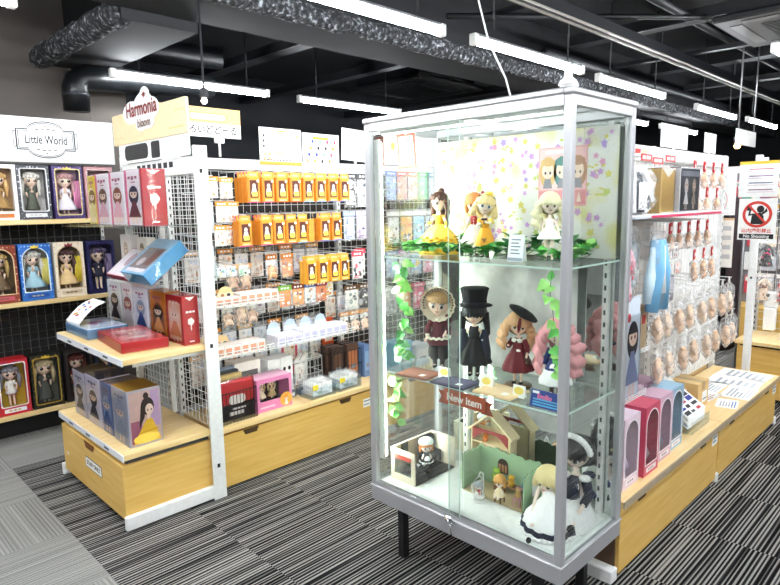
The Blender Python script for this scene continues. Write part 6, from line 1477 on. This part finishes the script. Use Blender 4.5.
for i in range(5):
    proto('pbag', poly_bag(.08, .17, .03, c_card(.08, .17, ('fbf4ee', 'e8d0c0', 'd8b8a8', 'f0e0d8', 'c8a890'), 2), 'f4ece4', .02, name='bagged_goods'), f'pale bag standing {ORD[i]} from left in the white wire basket', (2.2+.028*i, 3.02+.029*i, .55), 0, 'pale bags in the white basket')
for i, (c, x) in enumerate((('d8284a', 2.2), ('e0405a', 2.29), ('e8602a', 2.40))): plain_box(('rflat', i), .085, .02, .2, c, ('crimson flat pack leaning behind the white wire basket', 'red flat pack leaning behind the white wire basket', 'orange flat pack above the dark wire basket')[i], (x if i < 2 else 2.535, 3.165 if i < 2 else 3.14, .42 if i < 2 else .55), 0, 'flat_carton', 'carton', 'f8d8c8' if i == 2 else c)
db = wire_tray('dark wire basket with black packed goods at the right of the deck', 2.40, 2.66, 2.955, 3.13, .3455, .2, WIREB, .03, 'wire_basket')
for i in range(6): plain_box(('dk', i % 2), .10, .028, .235, ('3a2c28', '5a4036')[i % 2], f'dark brown packet {ORD[i % 3]} in the {"left" if i < 3 else "right"} half of the dark wire basket', (2.465+.13*(i//3), 2.965+.045*(i % 3), .352), 0, 'flat_carton', 'carton', ('6a4a38', 'b87048')[i % 2], 'dark packets in the basket')
plain_box('bluefl', .05, .1, .22, '6a88b8', 'blue packet at the right of the dark wire basket', (2.70, 2.94, .3455), 0, 'flat_carton', 'carton', '8aa8d0')
def clear_tray(w, d, h):
    def make():
        t = thing('acrylic_tray', '', 'tray'); q = MB()
        q.box(ACRYL, -w/2, w/2, 0, .003, 0, h*.8).box(ACRYL, -w/2, w/2, d-.003, d, 0, h).box(ACRYL, -w/2, -w/2+.003, .003, d-.003, 0, h*.9).box(ACRYL, w/2-.003, w/2, .003, d-.003, 0, h*.9).box(ACRYL, -w/2, w/2, .003, d-.003, 0, .003); q.build('tray', t); return t
    return make
for i, (x, wd) in enumerate(((2.225, .19), (2.435, .19))):
    proto(('ctray', wd), clear_tray(wd, .13, .085), ('left clear tray of white bagged parts at the front edge of the deck', 'right clear tray of white bagged parts at the front edge of the deck')[i], (x, 2.815, .3455))
    for k in range(6):
        proto('wbag', poly_bag(.165, .098, .018, c_card(.165, .098, ('fdfdfc', 'eeeeec', 'c8cacc', 'a8b8a8', 'f4f4f2'), 3), None, name='bagged_parts'), f'white bag of parts, {ORD[k]} from the front in the {"left" if i == 0 else "right"} clear tray', (x, 2.829+.019*k,   .349+.101), 0, 'white bags in the clear trays')
    MB().flat(mat('f4dc3a', .5), rect(-.085, -.045, .055, .085), -.001, .001).build('price_tag', PROTO[('ctray', wd)]) if i == 0 else None
for i, x in enumerate((2.06, 2.2, 2.34)): plain_box('gstack', .12, .04, .035, '6a707a', f'grey flat packet lying {ORD[i]} from left behind the clear trays', (x, 2.952, .3455), 0, 'flat_carton', 'carton', 'd8dce0')
# posters clipped on the left rack's rail
def poster(label, x0, x1, z0, z1, y, fn, head=None, tilt=0.):
    t = thing('poster', label, 'poster', ((x0+x1)/2, y, z0), 0, None, (0, tilt, 0)); w, h = x1-x0, z1-z0
    q = MB().flat(PAPER, rect(-w/2, w/2, 0, h), 0, .0015); fn(q, w, h); q.build('sheet', t)
    MB().box(WHITE, -.012, .012, .0005, .0055, -.015, .03, .002).build('clip', t)
    return t
def pf1(q, w, h):
    q.flat(mat('f0a43c', .6), rect(-w/2, w/2, 0, h*.09), -.0015, .0005).flat(mat('f2b060', .6), rect(-w*.3, w*.1, h*.3, h*.33), -.0015, .0005)
    for k in range(3): q.flat(mat('3a3438', .6), oval(-w*.4, h*(.5+.14*k), w*.025, h*.045, 8), -.0015, .0005)
    for k in range(7): q.flat(mat('b8bcc8', .6), rect(-w*.1, w*(.2+.05*(k % 3)), h*(.42+.06*k), h*(.44+.06*k)), -.0015, .0005)
    for k in range(4): q.flat(mat('e8a878', .6), oval(-w*(.38-.1*(k % 2)), h*(.17+.12*(k//2)), w*.035, w*.035, 8), -.0015, .0005)
    for k in range(9): q.flat(mat('3a3438', .6), rect(-w*.42+w*.075*k, -w*.37+w*.075*k, h*.11, h*.15), -.0015, .0005)
    q.flat(mat('f0c040', .6), rect(-w*.1, w*.14, h*.9, h*.94), -.0015, .0005).flat(mat('e8a878', .6), oval(w*.4, h*.8, w*.04, w*.04, 8), -.0015, .0005)
poster('white poster with an orange strip clipped above the orange packs, left one', 2.082, 2.39, 1.745, 1.964, 3.174, pf1)
def pf2(q, w, h):
    rr = random.Random(4); q.flat(mat('f4c02a', .6), rect(-w*.22, w*.2, h*.82, h*.9), -.0015, .0005)
    for k in range(16): q.flat(mat(('e8923a', '3a4a9a', '2a2a30', 'd04a6a', 'e8c030', '7ab0d0')[k % 6], .6), oval(-w*.38+w*.76*((k*5) % 16)/15, h*(.16+.2*(k % 4)), w*.035, h*.06, 9), -.0015, .0005)
    for k in range(6): q.flat(mat('c8ccd4', .6), rect(-w*.4+w*.14*k, -w*.32+w*.14*k, h*.07, h*.09), -.0015, .0005)
poster('white poster of colourful little figures clipped on the rail, right one', 2.40, 2.70, 1.745, 1.952, 3.174, pf2)
def pf3(q, w, h): q.flat(mat('e4e4e4', .6), rect(-w*.1, w*.4, h*.28, h*.4), -.0015, .0005)
poster('plain white board tilted on the rail left of the glass case', 2.72, 2.98, 1.79, 2.0, 3.174, pf3, tilt=.05)
poster('long white board on the rail seen through the top left of the case', 3.12, 4.05, 1.775, 1.995, 3.174, lambda q, w, h: q.flat(mat('f4dc4a', .6), rect(-w*.42, -w*.38, h*.5, h*.72), -.0015, .0005))
# ------------------------------------------------------------------ right rack goods
G2 = 'goods on the right rack'
# top shelf
def big_bag(w, h, d, fn, name='bagged_costume'):
    def make():
        t = thing(name, '', 'bagged goods'); q = MB(); fn(q); q.build('contents', t); bag_surface(MB(), BAGM, w, h, d).build('clear_bag', t); return t
    return make
def maid(q):
    a, b = mat('1c2030', .7), mat('f8f8f8', .7)
    q.lathe(a, [(.11, .01), (.11, .03), (.07, .12), (.055, .16), (.03, .17)], n=18, sy=.35, wave=.06, k=7).lathe(b, [(.075, .02), (.05, .13)], (.02, -.02, 0), 16, sy=.35, wave=.08, k=8)
    for s in (-1, 1): q.tube(b, [(s*.05, -.01, .165), (s*.1, -.015, .12), (s*.105, -.02, .05)], [.02, .026, .02], 8)
    for k in range(14): a_ = PI*(.1+.8*k/13); q.ell(b, (.085*cos(a_), -.025, .095+.085*sin(a_)), (.016, .012, .016), 7)
    q.tube(a, [(-.05, -.03, .17), (-.06, -.035, .02)], .012, 8).tube(b, [(-.1, -.03, .15), (-.085, -.03, .01)], .02, 8).ell(b, (.045, -.035, .05), (.035, .012, .045), 10).ell(mat('5a5a5e', .6), (.045, -.04, .05), (.02, .012, .032), 10)
z1 = 1.4365
proto('maidbag', big_bag(.27, .2, .12, maid), 'bagged black and white maid costume at the left of the right rack shelf', (2.52, 1.09, z1))
proto('tanbag', carton(.15, .195, .06, 'd9b878', lambda q: q.flat(mat('f4f0e8', .6), [(-.07, .195), (.07, .195), (0, .155)], 0, .001), name='paper_bag', cat='paper bag', wrap=True), 'tan paper bag with a white folded top on the right rack shelf', (2.80, 1.06, z1))
def dollpic(q):
    q.flat(mat('3a3c44', .5), rect(-.12, .12, .005, .2), 0, .0005).flat(mat('8a8e98', .5), rect(-.11, .11, .165, .19), -.0005, .0005)
    for x in (-.05, .05): print_doll(q, x, .012, .15, 'd8d4d6' if x < 0 else 'b8a898', 'f2f0f0' if x < 0 else 'a89c90', -.001)
proto('dollbag', carton(.25, .205, .05, 'e4e4e8', dollpic, wrap=True), 'wrapped carton picturing two white dressed dolls on the right rack shelf', (3.07, 1.06, z1))
hb = poly_bag(.07, .19, .02, c_card(.07, .19, ('fbdce4', 'f07aa0', 'f8b8cc', 'ffffff'), 3), None, name='bagged_parts')
bag('pkb', hb, 'pink and white bag hanging behind the maid costume', 2.42, 1.25, 1.67, 0, G2, rr_); bag('pkb', hb, 'pink and white bag hanging behind the tan paper bag', 2.66, 1.25, 1.67, 0, G2, rr_)
# red headed bags
RB1 = poly_bag(.115, .14, .04, c_body(.1, .14, 'f0c49c', 4), 'dc2a22', .052, name='doll_body_bag', cat='bagged doll body')
RB2 = poly_bag(.1, .17, .04, c_body(.1, .17, 'efbf94', 6), 'd8322a', .05, name='doll_body_bag', cat='bagged doll body')
k_ = 0
for row, z, xs in (('top', 1.685, (3.30, 3.44, 3.58, 3.72)), ('second', 1.555, (3.36, 3.50, 3.66)), ('third', 1.385, (3.02, 3.13, 3.26, 3.39, 3.53)), ('fourth', 1.235, (3.36, 3.50, 3.63))):
    for i, x in enumerate(xs):
        bag('rb1' if row != 'fourth' else 'rb2', RB1 if row != 'fourth' else RB2, f'red headed doll body bag, {ORD[i]} from left in the {row} red row', x, 1.12, z, .25, 'red headed doll body bags', rr_)
RC = poly_bag(.13, .03, .01, lambda q: q.flat(mat('e02a26', .5), rect(-.06, .06, 0, .03), 0, .002).flat(mat('fff0ea', .5), rect(-.045, -.01, .008, .022), -.002, .0005).flat(mat('fff0ea', .5), rect(.0, .04, .008, .022), -.002, .0005), None, name='price_strip', cat='price strip')
for i, (x, z) in enumerate(((2.80, 1.70), (2.93, 1.69), (3.08, 1.705))): bag('rc', RC, ('red price strip above the tan paper bag', 'red price strip above the wrapped doll carton', 'tilted red price strip at the right of the wrapped carton')[i], x, 1.16, z, 0, G2, rr_)
# costumes under the shelf
C1 = poly_bag(.16, .30, .05, c_cloth(.16, .30, ('f6b8c8', 'd8404a', 'ffffff'), 3), None, name='bagged_costume'); C2 = poly_bag(.12, .28, .04, c_cloth(.12, .28, ('2a6470', '7ab0b8'), 5), None, name='bagged_costume')
def robe(q, w=.19, h=.36):
    a, b = mat('7ab8e0', .75), mat('d4ecf8', .75)
    for s in (-1, 1): q.tube(a, [(s*.015, 0, .33), (s*.045, -.01, .2), (s*.075, -.005, .02)], [.03, .035, .028], 9).tube(b, [(s*.04, .005, .3), (s*.085, .005, .17), (s*.09, .01, .06)], [.016, .024, .02], 8)
    q.tube(mat('f6fafc', .8), [(0, -.015, .31), (0, -.02, .1)], [.016, .022], 8)
bag('c1', C1, 'pink flowered bagged costume nearest the glass case under the right rack shelf', 2.46, 1.08, 1.36, .1, G2, rr_)
bag('c2', C2, 'dark teal bagged costume between the pink and the light blue ones', 2.60, 1.12, 1.385, .1, G2, rr_)
bag('c3', poly_bag(.2, .37, .05, robe, None, name='bagged_costume'), 'light blue bagged robe hanging on the right rack', 2.75, 1.07, 1.355, .1, G2, rr_)
bag('c2', C2, 'dark teal bagged costume low behind the light blue robe', 2.62, 1.27, 1.12, .1, G2, rr_)
SM = poly_bag(.09, .07, .02, c_card(.09, .07, ('e8e4e2', '3a4a5a', '5a6a78', 'd88a70', 'f0b8a8'), 5), None, name='bagged_parts'); SM2 = poly_bag(.1, .07, .02, c_card(.1, .07, ('f4ded6', 'e88a78', 'f0a898', 'ffffff', 'd86a5a'), 8), None, name='bagged_parts')
for i, x in enumerate((2.93, 3.04)): bag('sm', SM, ('grey bag of tiny shoes left of the red headed bags', 'second grey bag of tiny shoes left of the red headed bags')[i], x, 1.1, 1.285, .1, G2, rr_)
for i, x in enumerate((2.95, 3.08)): bag('sm2', SM2, ('salmon bag of tiny parts below the grey shoe bags', 'second salmon bag of tiny parts below the grey shoe bags')[i], x, 1.1, 1.205, .1, G2, rr_)
GYB = poly_bag(.13, .15, .05, lambda q: q.box(mat('8a8890', .5), -.06, .06, -.02, .02, .005, .14, .004).box(mat('b0aeb6', .5), -.04, .055, -.022, -.02, .06, .13).box(mat('3a3a40', .5), -.055, -.02, -.022, -.02, .01, .05), None, name='bagged_box')
bag('gyb', GYB, 'grey boxed set hanging left of the red cartons', 3.02, 1.18, 1.125, .1, G2, rr_); bag('gyb', GYB, 'second grey boxed set hanging close to the red cartons', 3.16, 1.18, 1.125, .1, G2, rr_)
# flesh coloured doll body bags, two low rows
FB = [poly_bag(.15, .2, .06, c_body(.15, .2, ('f2cfae', 'f4d8bc', 'eec8a4')[i], 10+i), 'f4f0ea', .022, title='b8a898', name='doll_body_bag', cat='bagged doll body', seed=i) for i in range(3)]
for row, z, xs in (('upper', 1.035, (2.83, 2.97, 3.11, 3.27, 3.43, 3.60, 3.75, 3.90)), ('lower', .835, (2.86, 3.02, 3.18, 3.36, 3.53, 3.70, 3.86, 4.0))):
    for i, x in enumerate(xs):
        bag(('fb_', i % 3), FB[i % 3], f'clear bag with a pale doll body, {ORD[i]} from left in the {row} bag row', x, 1.09+.01*(i % 2), z, .3, 'pale doll body bags', rr_)
# tall doll boxes on the deck
def tallart(q, w=.2, h=.46):
    q.flat(mat('dfe8f2', .4), rect(-w*.42, w*.48, h*.03, h*.97), 0, .0004).flat(mat('7ab06a', .4), rect(-w*.5, -w*.2, h*.3, h*.9), -.0004, .0003).flat(mat('3a6ac0', .4), rect(-w*.5, -w*.3, h*.0, h*.99), -.0007, .0003).flat(mat('d83a4a', .4), oval(-w*.05, h*.78, .016, .02), -.0008, .0004)
    print_doll(q, w*.16, h*.02, h*.75, '2e2a30', '8a94b8', -.0012)
wire_tray('white wire ledge carrying the tall blue carton on the right rack', 2.36, 2.66, 1.06, 1.36, .64, .02)
proto('tallblue', carton(.21, .37, .12, 'b8d0e8', tallart, wrap=True), 'tall blue and white carton with a long dark haired figure beside the case', (2.50, 1.075, .645), 0)
proto('slimtan', carton(.07, .2, .07, 'd8c09a', lambda q: q.flat(mat('d84a4a', .5), rect(-.02, .02, .12, .16), 0, .0005), wrap=True), 'slim tan carton right of the tall blue carton', (2.70, 1.10, .825), 0); wire_tray('small white wire ledge under the slim tan carton', 2.66, 2.76, 1.09, 1.36, .818, .015)
def winbox(w, h, d, col, bg, hr, dr_, top='f0b0c4'):
    mk0 = boxed_doll(w, h, d, col, None, bg, hr, dr_, kind='arch', band='f4e8ec', border='f6eef0', shape='gown')
    return mk0
z2 = .3335
for i, (x, y, h, c, bg, hr, dr_, lb) in enumerate(((2.355, .985, .30, 'e8d0dc', 'a89ab0', '8a7a8a', 'b8a8c0', 'pale pink window box nearest the glass case on the right deck'), (2.535, .975, .305, 'd0506a', 'b8a8a4', 'c8b8b0', '9a7a80', 'red framed window box second from the case on the right deck'), (2.72, .99, .30, 'd8b0c4', '8a90a0', '6a7080', '7a8aa8', 'pink topped window box third from the case on the right deck'), (2.885, 1.0, .295, '9ac0d8', 'a8b0bc', '5a6070', '8a98b0', 'pale blue window box at the right end of the deck boxes'))):
    proto(('wb', i), winbox(.15, h, .10, c, bg, hr, dr_), lb, (x, y, z2))
for i, (x, c, lb) in enumerate(((2.36, 'e8d8e0', 'pale pink window box behind the first one by the case'), (2.54, 'd87088', 'pink window box behind the red framed one'), (2.72, 'e0b8c8', 'pink window box behind the third deck box'), (2.885, 'c8a0b8', 'mauve window box behind the pale blue one'))):
    proto(('wb2', i), winbox(.15, .30, .10, c, '9a94a0', '7a7280', 'a8a0b0'), lb, (x, 1.125, z2))
proto('wht', carton(.16, .34, .05, 'f4f0f2', lambda q: print_doll(q, 0, .03, .28, '3a3a44', '5a6a8a', 0)), 'white carton with a dark haired figure behind the deck boxes', (2.78, 1.25, z2))
# tilted leaflet rack, cartons, sheets
ar = thing('leaflet_stand', 'clear slanted stand full of black and white leaflets at the front of the right deck', 'leaflet stand', (3.22, 1.03, z2), math.radians(0))
q = MB().box(ACRYL, -.13, .13, -.01, .16, 0, .004)
for s in (-1, 1): q.add([(s*.13, -.03, .0), (s*.13, .16, 0), (s*.13, .16, .14), (s*.13, -.03, .035), (s*.133, -.03, .0), (s*.133, .16, 0), (s*.133, .16, .14), (s*.133, -.03, .035)], [(0, 1, 2, 3), (7, 6, 5, 4), (0, 4, 5, 1), (1, 5, 6, 2), (2, 6, 7, 3), (3, 7, 4, 0)], ACRYL)
q.box(ACRYL, -.13, .13, -.033, -.03, 0, .06); q.build('stand', ar)
for i in range(7):
    lf = thing('leaflet', f'printed leaflet {ORD[i]} from the top in the clear slanted stand', 'leaflet', (3.22, 1.128, z2+.15-.0095*i), 0, 'leaflets in the slanted stand', (math.radians(33), 0, 0)); q = MB().box(PAPER, -.125+.004*(i % 3), .12+.004*(i % 2), -.13, .12, 0, .003)
    rr = random.Random(i)
    q.T = Matrix.Translation((0, 0, .003)) @ Matrix.Rotation(-PI/2, 4, 'X')
    for k in range(22): q.flat(mat(('1a1c24', '3a4050', 'c83a4a', '2a3a9a', '14161c')[k % 5], .6), rect(-.115+.075*(k % 3), -.115+.075*(k % 3)+rr.uniform(.02, .07), -.12+.03*(k//3), -.12+.03*(k//3)+rr.uniform(.008, .026)), 0, .0003+.0001*(k % 3))
    q.T = Matrix.Identity(4); q.build('sheet', lf)
CBX = ramp_mat('kraft_card', [(.3, 'd9b478'), (.7, 'e4c48c')], 12, .7)
for i, (x, y, w_, d_, h_, lb) in enumerate(((3.56, 1.10, .17, .15, .15, 'brown cardboard box behind the slanted leaflets, right one'), (3.39, 1.155, .15, .12, .12, 'smaller brown cardboard box behind the slanted leaflets'))):
    b_ = thing('cardboard_box', lb, 'cardboard box', (x, y, z2)); MB().box(CBX, -w_/2, w_/2, 0, d_, 0, h_, .002).build('box', b_); MB().box(mat('b89a68', .4), -.02, .02, -.0006, d_+.0006, h_*.7, h_+.0006).build('tape', b_)
    MB().flat(PAPER, rect(-w_*.1, w_*.35, h_*.2, h_*.62), 0, .0008).flat(mat('9a9aa0', .6), rect(-w_*.05, w_*.3, h_*.3, h_*.36), -.0008, .0004).build('label', b_)
fence = wire_tray('yellowed wire divider basket along the back of the right deck', 2.95, 3.36, 1.29, 1.345, z2, .15, mat('b8a468', .4), .04, 'wire_basket')
for i, (x, y, w_, d_, rz, c) in enumerate(((3.72, 1.02, .17, .11, .2, '6a88c0'), (3.78, 1.16, .2, .12, -.1, 'b87a6a'), (3.98, 1.03, .26, .16, .05, 'd8d8dc'), (4.0, 1.20, .26, .15, 0, 'c8ccd4'), (4.22, 1.12, .22, .3, .03, 'd0d4da'), (4.42, 1.12, .2, .3, -.02, 'c4c8d0'))):
    s_ = thing('price_sheet', ('small white sheet with a blue picture at the front of the far deck', 'white sheet with reddish pictures in front of the cardboard box', 'white printed sheet along the front edge of the far deck', 'white printed sheet behind the front one on the far deck', 'large white sheet near the end of the far deck', 'large white sheet at the very end of the far deck')[i], 'sheet', (x, y, z2), rz)
    q = MB().box(PAPER, -w_/2, w_/2, -d_/2, d_/2, 0, .0015+.0); rr = random.Random(i); q.T = Matrix.Translation((0, 0, .0015)) @ Matrix.Rotation(-PI/2, 4, 'X')
    for k in range(6): q.flat(mat(c if k < 2 else 'b0b4bc', .6), rect(-w_*.4, w_*rr.uniform(.0, .4), -d_*.4+d_*.13*k, -d_*.34+d_*.13*k), 0, .0004)
    q.T = Matrix.Identity(4); q.build('sheet', s_)
# header boards standing on the right rack's rail
for i, (x0, x1, z0, zt) in enumerate(((3.38, 3.77, 1.775, 1.90), (4.05, 4.26, 1.775, 1.895))):
    poster(('wide blank white board standing on the right rack rail', 'narrow blank white board standing on the right rack rail')[i], x0, x1, z0+.001, zt, 1.33, lambda q, w, h: q.flat(mat('e4e8f0', .6), rect(-w*.2, w*.2, h*.12, h*.22), -.0015, .0005))
poster('white strip with red and orange print along the top of the right rack', 2.5, 3.3, 1.715, 1.77, 1.34, lambda q, w, h: [q.flat(mat(('f0b04a', 'd8382a', 'f4c8a0')[k % 3], .6), rect(-w*.46+w*.1*k, -w*.38+w*.1*k, h*.2, h*.7), -.0015, .0005) for k in range(9)])
# end panel posters of the right rack
t = thing('poster', 'pale price list hanging at the far end of the right rack', 'poster', (4.62, 1.37, 1.02)); q = MB(F).flat(mat('f6efe6', .6), rect(-.09, .075, 0, .34), 0, .002).flat(mat('e8b890', .6), rect(-.09, .075, .325, .34), -.002, .0005)
for k in range(4):
    for j in range(2): q.flat(mat('c8c4c4', .6), rect(-.075+.08*j, -.02+.08*j, .06+.065*k, .09+.065*k), -.002, .0005)
q.build('sheet', t)
t = thing('poster', 'white sheet with a red ring print above the pale price list', 'poster', (4.62, 1.37, 1.38)); q = MB(F).flat(PAPER, rect(-.09, .075, 0, .32), 0, .002); q.ring(mat('eab0b0', .6), oval(-.02, .1, .045, .07, 20), oval(-.02, .1, .04, .064, 20), -.0027, -.0022); q.build('sheet', t)
# ------------------------------------------------------------------ beyond: sign stand, clothes rail, far racks
st = thing('sign_stand', 'white pole stand with a no photography sign and a printed sheet at the far right', 'sign stand', (4.66, 1.175, 0))
MB().box(WHITE, -.022, .022, -.022, .022, .012, 1.72, .003).build('pole', st); MB().box(WHITE, -.16, .16, -.16, .16, 0, .012, .003).box(BLACK, -.0235, -.022, -.006, .006, .95, .965).build('base', st)
q = MB(Matrix.Translation((-.026, -.01, 1.215)) @ F).flat(PAPER, rect(-.11, .115, 0, .275), 0, .003)
RED2 = mat('d83a2c', .5); q.build('no_photo_sign', st); np_ = bpy.data.objects['no_photo_sign']
q = MB(Matrix.Translation((-.029, -.01, 1.215)) @ F)
c_ = oval(0.002, .17, .088, .088, 32); q.ring(RED2, c_, oval(.002, .17, .07, .07, 32), -.0008, .0)
q.flat(BLACK, oval(.02, .205, .022, .024, 16), 0, .0004).flat(BLACK, [(-.035, .105), (.045, .105), (.04, .16), (.02, .182), (-.01, .178), (-.03, .16)], 0, .0005).flat(BLACK, [(.03, .165), (.062, .19), (.055, .215), (.045, .195), (.02, .175)], 0, .0006).flat(BLACK, [(-.02, .165), (-.052, .16), (-.045, .205), (-.035, .205), (-.038, .172), (-.015, .178)], 0, .0007).flat(BLACK, rect(-.06, -.032, .195, .225), 0, .0008)
q.flat(RED2, [(-.058, .228), (-.048, .236), (.064, .112), (.054, .104)], 0, .0013); q.build('pictogram', np_)
q = MB(Matrix.Translation((-.029, -.01, 1.215)) @ F).flat(BLACK, rect(-.1, .105, .008, .04), 0, .0006); q.build('black_bar', np_)
txt('店内撮影禁止', .03, RED2, np_, (-.0298, -.0122, 1.275), (PI/2, 0, FACE_X), bold=.0006); txt('No Shooting', .03, PAPER, np_, (-.0302, -.0122, 1.239), (PI/2, 0, FACE_X), bold=.0004)
q = MB(Matrix.Translation((-.026, -.0, 1.50)) @ F).flat(PAPER, rect(-.11, .12, 0, .235), 0, .003).flat(mat('f2c23a', .6), rect(-.11, .12, .215, .235), -.003, .0006)
for k, c in enumerate(('c8506a', '7a4a90', '5a5a98', '8a4a78')): q.flat(mat(c, .6), rect(-.05, .09, .18-.045*k, .186-.045*k), -.003, .0006).flat(mat('d8b8cc', .6), rect(-.06, .1, .166-.045*k, .169-.045*k), -.003, .0006)
q.build('printed_sheet', st); MB().box(WHITE, -.028, .006, -.02, .02, 1.735, 1.775, .004).build('clip', st)
q = MB(Matrix.Translation((-.024, 0, 1.49)) @ F).flat(mat('3a9a80', .6), rect(-.09, -.03, 0, .012), 0, .002).flat(mat('9a6080', .6), rect(.02, .08, 0, .012), 0, .002); q.build('color_tabs', st)
# clothes rail with dark garments behind the right rack's end
cr = thing('clothes_rail', 'dark clothes rail behind the far end of the right rack', 'clothes rail', (5.25, 1.5, 0))
q = MB()
for y in (-.1, .40): q.tube(STEELGREY, [(0, y, 0), (0, y, 1.6)], .012, 8)
q.tube(STEELGREY, [(0, -.1, 1.6), (0, .40, 1.6)], .012, 8).tube(STEELGREY, [(-.2, -.1, .02), (.2, -.1, .02)], .014, 8).tube(STEELGREY, [(-.2, .40, .02), (.2, .40, .02)], .014, 8); q.build('frame', cr)
for i in range(5):
    g = thing('garment', ('dark wine garment on the rail behind the right rack', 'black garment on the rail next to the wine one', 'black wrapped garment on the rail behind the sign pole', 'dark grey garment on the rail', 'black garment at the far end of the rail')[i], 'garment', (5.25, 1.46+.09*i, 1.571))
    c = mat(('2a1a20', '17171a', '1c1f26', '26262a', '141416')[i], .85); MB().lathe(c, [(.2, -1.25), (.19, -1.0), (.16, -.5), (.15, -.25), (.08, -.1), (.02, -.06)], n=18, sx=.9, sy=.2, wave=.08, k=6).build('cloth', g); MB().tube(CHROME, [(0, 0, -.06), (0, 0, .0), (0, 0, .014)], .003, 5).build('hanger', g)
# far rack at the right edge
fr_ = thing('wire_rack', 'wire rack with a maple drawer at the far right edge of the picture', 'rack', (5.1, .75, 0)); O = Matrix.Translation((-5.1, -.75, 0))
wires(MB(O), WIREW, .2, 1.32, .42, 1.75, .06, 5.42, 'x').build('wire_panel', fr_)
MB(O).box(WOOD, 5.0, 5.4, .2, 1.33, .03, .42, .004).build('drawer', fr_); MB(O).box(DECKWOOD, 4.96, 5.42, .18, 1.34, .422, .45, .003).build('deck_board', fr_); MB(O).box(mat('d8d8da', .3), 4.953, 4.959, .6, .9, .424, .446).box(BLACK, 4.996, 5.0, .22, 1.31, .405, .42).build('label_rail', fr_)
for y in (.21, 1.33): upright(MB(O), 5.44, y, 0, 1.8, .03, 'x').build('upright', fr_)
FG = [poly_bag(.12, .22, .04, c_cloth(.12, .22, cs, 3+i), hc, .03, name='bagged_costume') for i, (cs, hc) in enumerate(((('c8404a', '2a2a2e'), 'f2f0ee'), (('e8e4dc', 'c8a060'), 'd0a040'), (('2a2a30', 'e04070'), 'f4f4f4'), (('f0d8c0', '8a5a4a'), 'e8e0d8')))]
for r, z in enumerate((1.70, 1.44, 1.18, .92)):
    for i in range(7): bag(('fg', (i+r) % 4), FG[(i+r) % 4], f'bagged costume, {ORD[i]} from left in the {ORD[r]} tier of the far right rack', 5.3, 1.25-.14*i, z, FACE_X+.2, 'bagged costumes on the far right rack', None, False)
for i in range(4): 
    for r in range(2): MB(Matrix.Translation((-5.1, -.75, 0))).tube(WIREW, [(5.29, 1.24-.28*i, 1.695-.52*r), (5.42, 1.24-.28*i, 1.69-.52*r)], .003, 5).build('hook', fr_)
wc = thing('scanner', 'white handheld reader hooked on the far rack panel', 'device', (5.3, 1.2, .655), FACE_X); MB().box(WHITE, -.05, .05, 0, .03, 0, .13, .012).build('body', wc); MB().ell(DARK, (-.02, -.002, .1), (.014, .006, .014), 10).build('lens', wc); MB().box(WHITE, -.04, .04, -.01, .04, -.17, 0, .004).build('holder', wc)
b_ = thing('leaflet_stand', 'white slanted stand with a catalogue on the far maple drawer', 'leaflet stand', (5.1, .92, .4505), FACE_X); MB().add([(-.16, 0, 0), (.16, 0, 0), (.16, .22, 0), (-.16, .22, 0), (-.16, 0, .03), (.16, 0, .03), (.16, .22, .12), (-.16, .22, .12)], [(3, 2, 1, 0), (4, 5, 6, 7), (0, 1, 5, 4), (1, 2, 6, 5), (2, 3, 7, 6), (3, 0, 4, 7)], PAPER).build('stand', b_)
# distant racks filling the far end
def far_rack(label, x, y0, y1, seed, axis='x'):
    t = thing('wire_rack', label, 'rack', (x, (y0+y1)/2, 0)); h = (y1-y0)/2
    MB().box(mat('8a8a8e', .7), .0, .04, -h, h, .1, 1.75).build('back_board', t); MB().box(WOOD, -.35, 0, -h, h, .03, .4, .004).build('drawer', t); MB().box(WHITE, -.05, .05, -h, h, 1.75, 1.82).build('top_rail', t)
    rr = random.Random(seed)
    cols = ('c8ccd8', 'e8c8c0', 'd84a5a', '3a4a6a', 'f0e0c0', '8ab0c8', 'f4f4f4', '2a2a30', 'e8a040')
    n = int((y1-y0)/.16)
    for r in range(5):
        for i in range(n):
            g = MB(); w_, h_ = rr.uniform(.1, .14), rr.uniform(.17, .22); g.box(mat(cols[rr.randrange(9)], .6), -.04, .0, -w_/2, w_/2, 0, h_, .006).box(mat('f6f6f4', .6), -.043, -.04, -w_*.4, w_*.4, h_*.72, h_*.95)
            o = g.build('packaged_goods', None, (x-.01, y0+.08+.16*i, .5+.245*r)); tag(o, f'small coloured packet, {ORD[i % 14]} along the {ORD[r]} tier of {label.split(" at ")[0]}', 'packaged goods', 'small packets on ' + label.split(" at ")[0])
    return t
far_rack('distant rack behind the clothes rail at the end of the right aisle', 7.2, .3, 2.2, 5)
far_rack('farthest rack beyond the glass case at the back', 6.6, 2.6, 4.2, 8)
far_rack('rack behind the viewer', -2.6, 1.2, 3.2, 9).rotation_euler = (0, 0, 0)
tag(MB().ell(WARML, (0, 0, 0), (.03, .03, .03), 10).lathe(DARK, [(.02, .02), (.035, .03), (.035, .09), (.005, .1), (.004, 1.0)], n=12).build('pendant_lamp', None, (7.0, 1.98, 2.02)), 'small warm pendant lamp glowing far behind the right rack', 'lamp')
t = thing('hanging_sign', 'blank white board hanging from the ceiling on two rods at the far right', 'sign', (6.59, 1.80, 1.985)); MB().flat(PAPER, rect(-.3, .3, 0, .14), 0, .012).build('board', t)
for s in (-1, 1): MB().tube(STEELGREY, [(s*.24, -.006, .14), (s*.24, -.006, 1.11)], .007, 6).build('rod', t)
